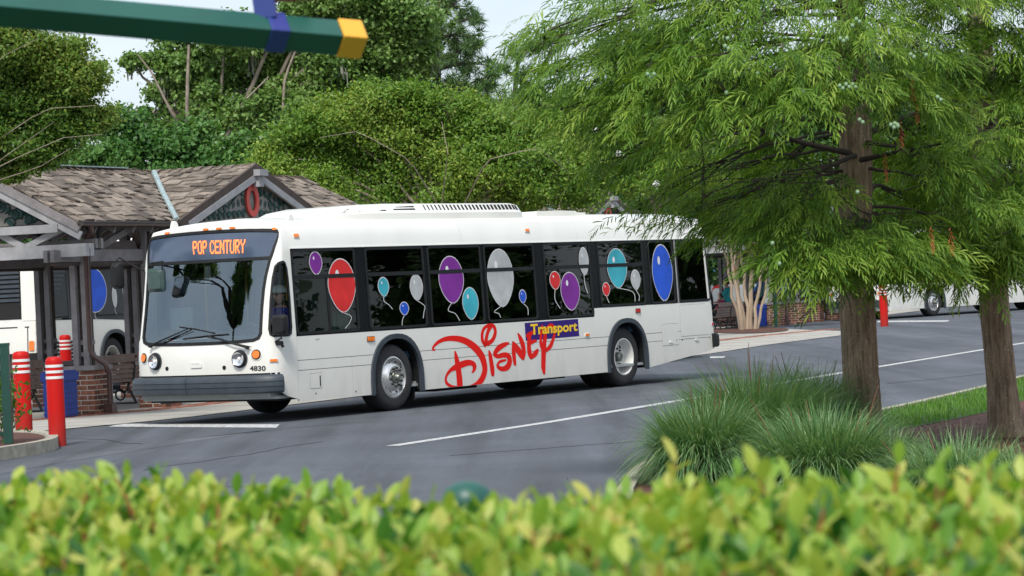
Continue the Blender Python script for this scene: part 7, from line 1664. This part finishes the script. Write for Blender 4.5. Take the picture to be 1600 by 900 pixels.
# the 300 that show largest are objects of their own
pp = LC + LD * LS[:, None] * .5; dd_ = pp - cC; dep_ = dd_ @ cF; ux = 800 + FPX * (dd_ @ cR) / dep_; uy = 450 - FPX * (dd_ @ cU) / dep_
score = LS / dep_ + (pp[:, 2] > 1.41) * .01; score[(ux < 0) | (ux > 1600) | (uy > 900) | (uy < 600)] = -1; order = np.argsort(-score); single = np.zeros(len(LC), bool); single[order[:300]] = True
protos = [leaf_proto(c) for c in (.08, .2, .34, -.05)]; wh = g.integers(0, 4, len(LC)); VV, FF, RR = [], [], []; off = 0
for pi, (pv_, pf_) in enumerate(protos):
    m_ = (wh == pi) & ~single; v = LC[m_][:, None] + LS[m_][:, None, None] * (pv_[None, :, 0:1] * LD[m_][:, None] + pv_[None, :, 1:2] * s2[m_][:, None] + pv_[None, :, 2:3] * u2[m_][:, None]); VV.append(v.reshape(-1, 3)); FF.append((pf_[None] + (np.arange(m_.sum()) * 11)[:, None, None]).reshape(-1, 3) + off); off += m_.sum() * 11; RR.append(np.repeat(LR[m_], 12))
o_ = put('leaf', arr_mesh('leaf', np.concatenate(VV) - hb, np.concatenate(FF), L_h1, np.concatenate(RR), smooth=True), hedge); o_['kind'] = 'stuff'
pm = []
for pv_, pf_ in protos: pm.append(arr_mesh('leaf', pv_, pf_, L_h2, smooth=True))
for i in np.where(single)[0]:
    o_ = put('leaf', pm[wh[i]], hedge); s_ = LS[i]; o_.matrix_local = Matrix(((LD[i][0] * s_, s2[i][0] * s_, u2[i][0] * s_, LC[i][0] - hb[0]), (LD[i][1] * s_, s2[i][1] * s_, u2[i][1] * s_, LC[i][1] - hb[1]), (LD[i][2] * s_, s2[i][2] * s_, u2[i][2] * s_, LC[i][2]), (0, 0, 0, 1)))
V, F = tube_np(stems, 4); o_ = put('stems', arr_mesh('stems', V - hb, F, M('red_brown_stem', (.3, .09, .03), .6)), hedge); o_['kind'] = 'stuff'
# inner leaves, dark green, through the body of the hedge
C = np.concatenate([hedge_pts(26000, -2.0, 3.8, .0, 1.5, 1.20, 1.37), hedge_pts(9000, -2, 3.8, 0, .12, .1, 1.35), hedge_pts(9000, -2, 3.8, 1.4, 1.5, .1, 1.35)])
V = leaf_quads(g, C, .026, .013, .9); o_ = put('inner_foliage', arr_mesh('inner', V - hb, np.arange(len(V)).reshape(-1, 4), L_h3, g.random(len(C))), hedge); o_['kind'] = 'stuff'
V, F = tube_np([(wob_path(g, np.array([*(HB0 + HD * s + HN * d), 0]), np.array([*(HB0 + HD * (s + g.normal(0, .15)) + HN * (d + g.normal(0, .12))), 1.3]), 6, .08), np.linspace(.014, .005, 6)) for s, d in zip(g.uniform(-1.9, 3.7, 90), g.uniform(.2, 1.3, 90))], 5); put('branches', arr_mesh('branches', V - hb, F, m_barkD), hedge)

# green railing just beyond the hedge, its post caps a little above the leaves
rl0 = HB0 - HN * .32; rail = thing('railing', 'teal-green metal railing mostly hidden behind the hedge, one rounded post cap showing', 'railing', (float(rl0[0]), float(rl0[1]), 0))
dcap = 4.34; pc = D(662, 742, dcap); pc[2] -= .034; s_c = float((pc[:2] - rl0) @ HD)
pw = rl0 + HD * s_c
for k in (-2, -1, 0, 1, 2):
    p = HD * (s_c + k * 1.35)
    mb = MB(); mb.tube([(p[0], p[1], 0), (p[0], p[1], pc[2] - .03)], .03, 12); po = mb.build('post', m_teal, rail, smooth=40)
    mb = MB(); mb.lathe([(.034, pc[2] - .04), (.040, pc[2] - .03), (.042, pc[2] - .014), (.034, pc[2] + .003), (.018, pc[2] + .012), (0, pc[2] + .015)], 20, (p[0], p[1], 0)); mb.build('post_cap', m_teal, po, smooth=50)
for z in (pc[2] - .075, .75, .15): a, b = HD * (s_c - 2.8), HD * (s_c + 2.8); mb = MB(); mb.tube([(a[0], a[1], z), (b[0], b[1], z)], .02, 10); mb.build('rail', m_teal, rail, smooth=40)
for k in range(46): p = HD * (s_c - 2.7 + k * .12); mb = MB(); mb.tube([(p[0], p[1], .15), (p[0], p[1], pc[2] - .06)], .007, 6); mb.build('baluster', m_teal, rail)

# painted four-sided beam of a signpost, top left
e0, e1 = D(0, 13, 6.95), D(556, 61.5, 7.35); ax_ = (e1 - e0) / np.linalg.norm(e1 - e0); st0 = e0 - ax_ * 1.4; sp_ = thing('sign_post', 'green painted signpost with a yellow tipped beam and blue clamp, blurred at the top left', 'sign post', (float(st0[0]), float(st0[1]), 0))
o3 = np.array([st0[0], st0[1], 0])
def dbar(a, b, hd): 
    a = np.array(a) - o3; b = np.array(b) - o3; d = (b - a) / np.linalg.norm(b - a); up = np.array([0, 0, 1.0]); up = up - d * (up @ d); up /= np.linalg.norm(up); sd_ = np.cross(d, up)
    vs = [c + q * hd for c in (a, b) for q in (up, sd_, -up, -sd_)]; mb = MB(); mb.add(vs, [(0, 1, 2, 3), (7, 6, 5, 4), (0, 4, 5, 1), (1, 5, 6, 2), (2, 6, 7, 3), (3, 7, 4, 0)]); return mb
def bev(mb, name, mat, w_=.004):
    o_ = mb.build(name, mat, sp_); m_ = o_.modifiers.new('Bevel', 'BEVEL'); m_.width = w_; m_.segments = 3; return o_
cut = e0 + ax_ * (np.linalg.norm(e1 - e0) * .945)
bev(dbar(st0, cut, .0475), 'beam', m_teal); bev(dbar(cut, e1 + ax_ * .015, .0525), 'end_cap', m_yel)
b0_, b1_ = e0 + ax_ * np.linalg.norm(e1 - e0) * .735, e0 + ax_ * np.linalg.norm(e1 - e0) * .79; bev(dbar(b0_, b1_, .0535), 'clamp', m_navy)
mb = MB(); c = (b0_ + b1_) / 2 - o3; mb.bar(c + np.array([-.02, -.02, .035]), c + np.array([-.045, -.02, .30]), .012, .055, (1, 0, 0)); mb.bar(c + np.array([-.02, .02, .035]), c + np.array([-.045, .02, .30]), .012, .055, (1, 0, 0)); bev(mb, 'clamp_strap', m_navy, .002)
mb = MB(); c2 = D(462, 1, 7.3) - o3; mb.box((c2[0] - .06, c2[1] - .03, c2[2] + .002), (c2[0] + .06, c2[1] + .03, c2[2] + .3)); bev(mb, 'red_panel', m_redpost)
mb = MB(); mb.tube([(0, 0, 0), (0, 0, 2.9)], .06, 12); mb.build('post', m_teal, sp_, smooth=40)
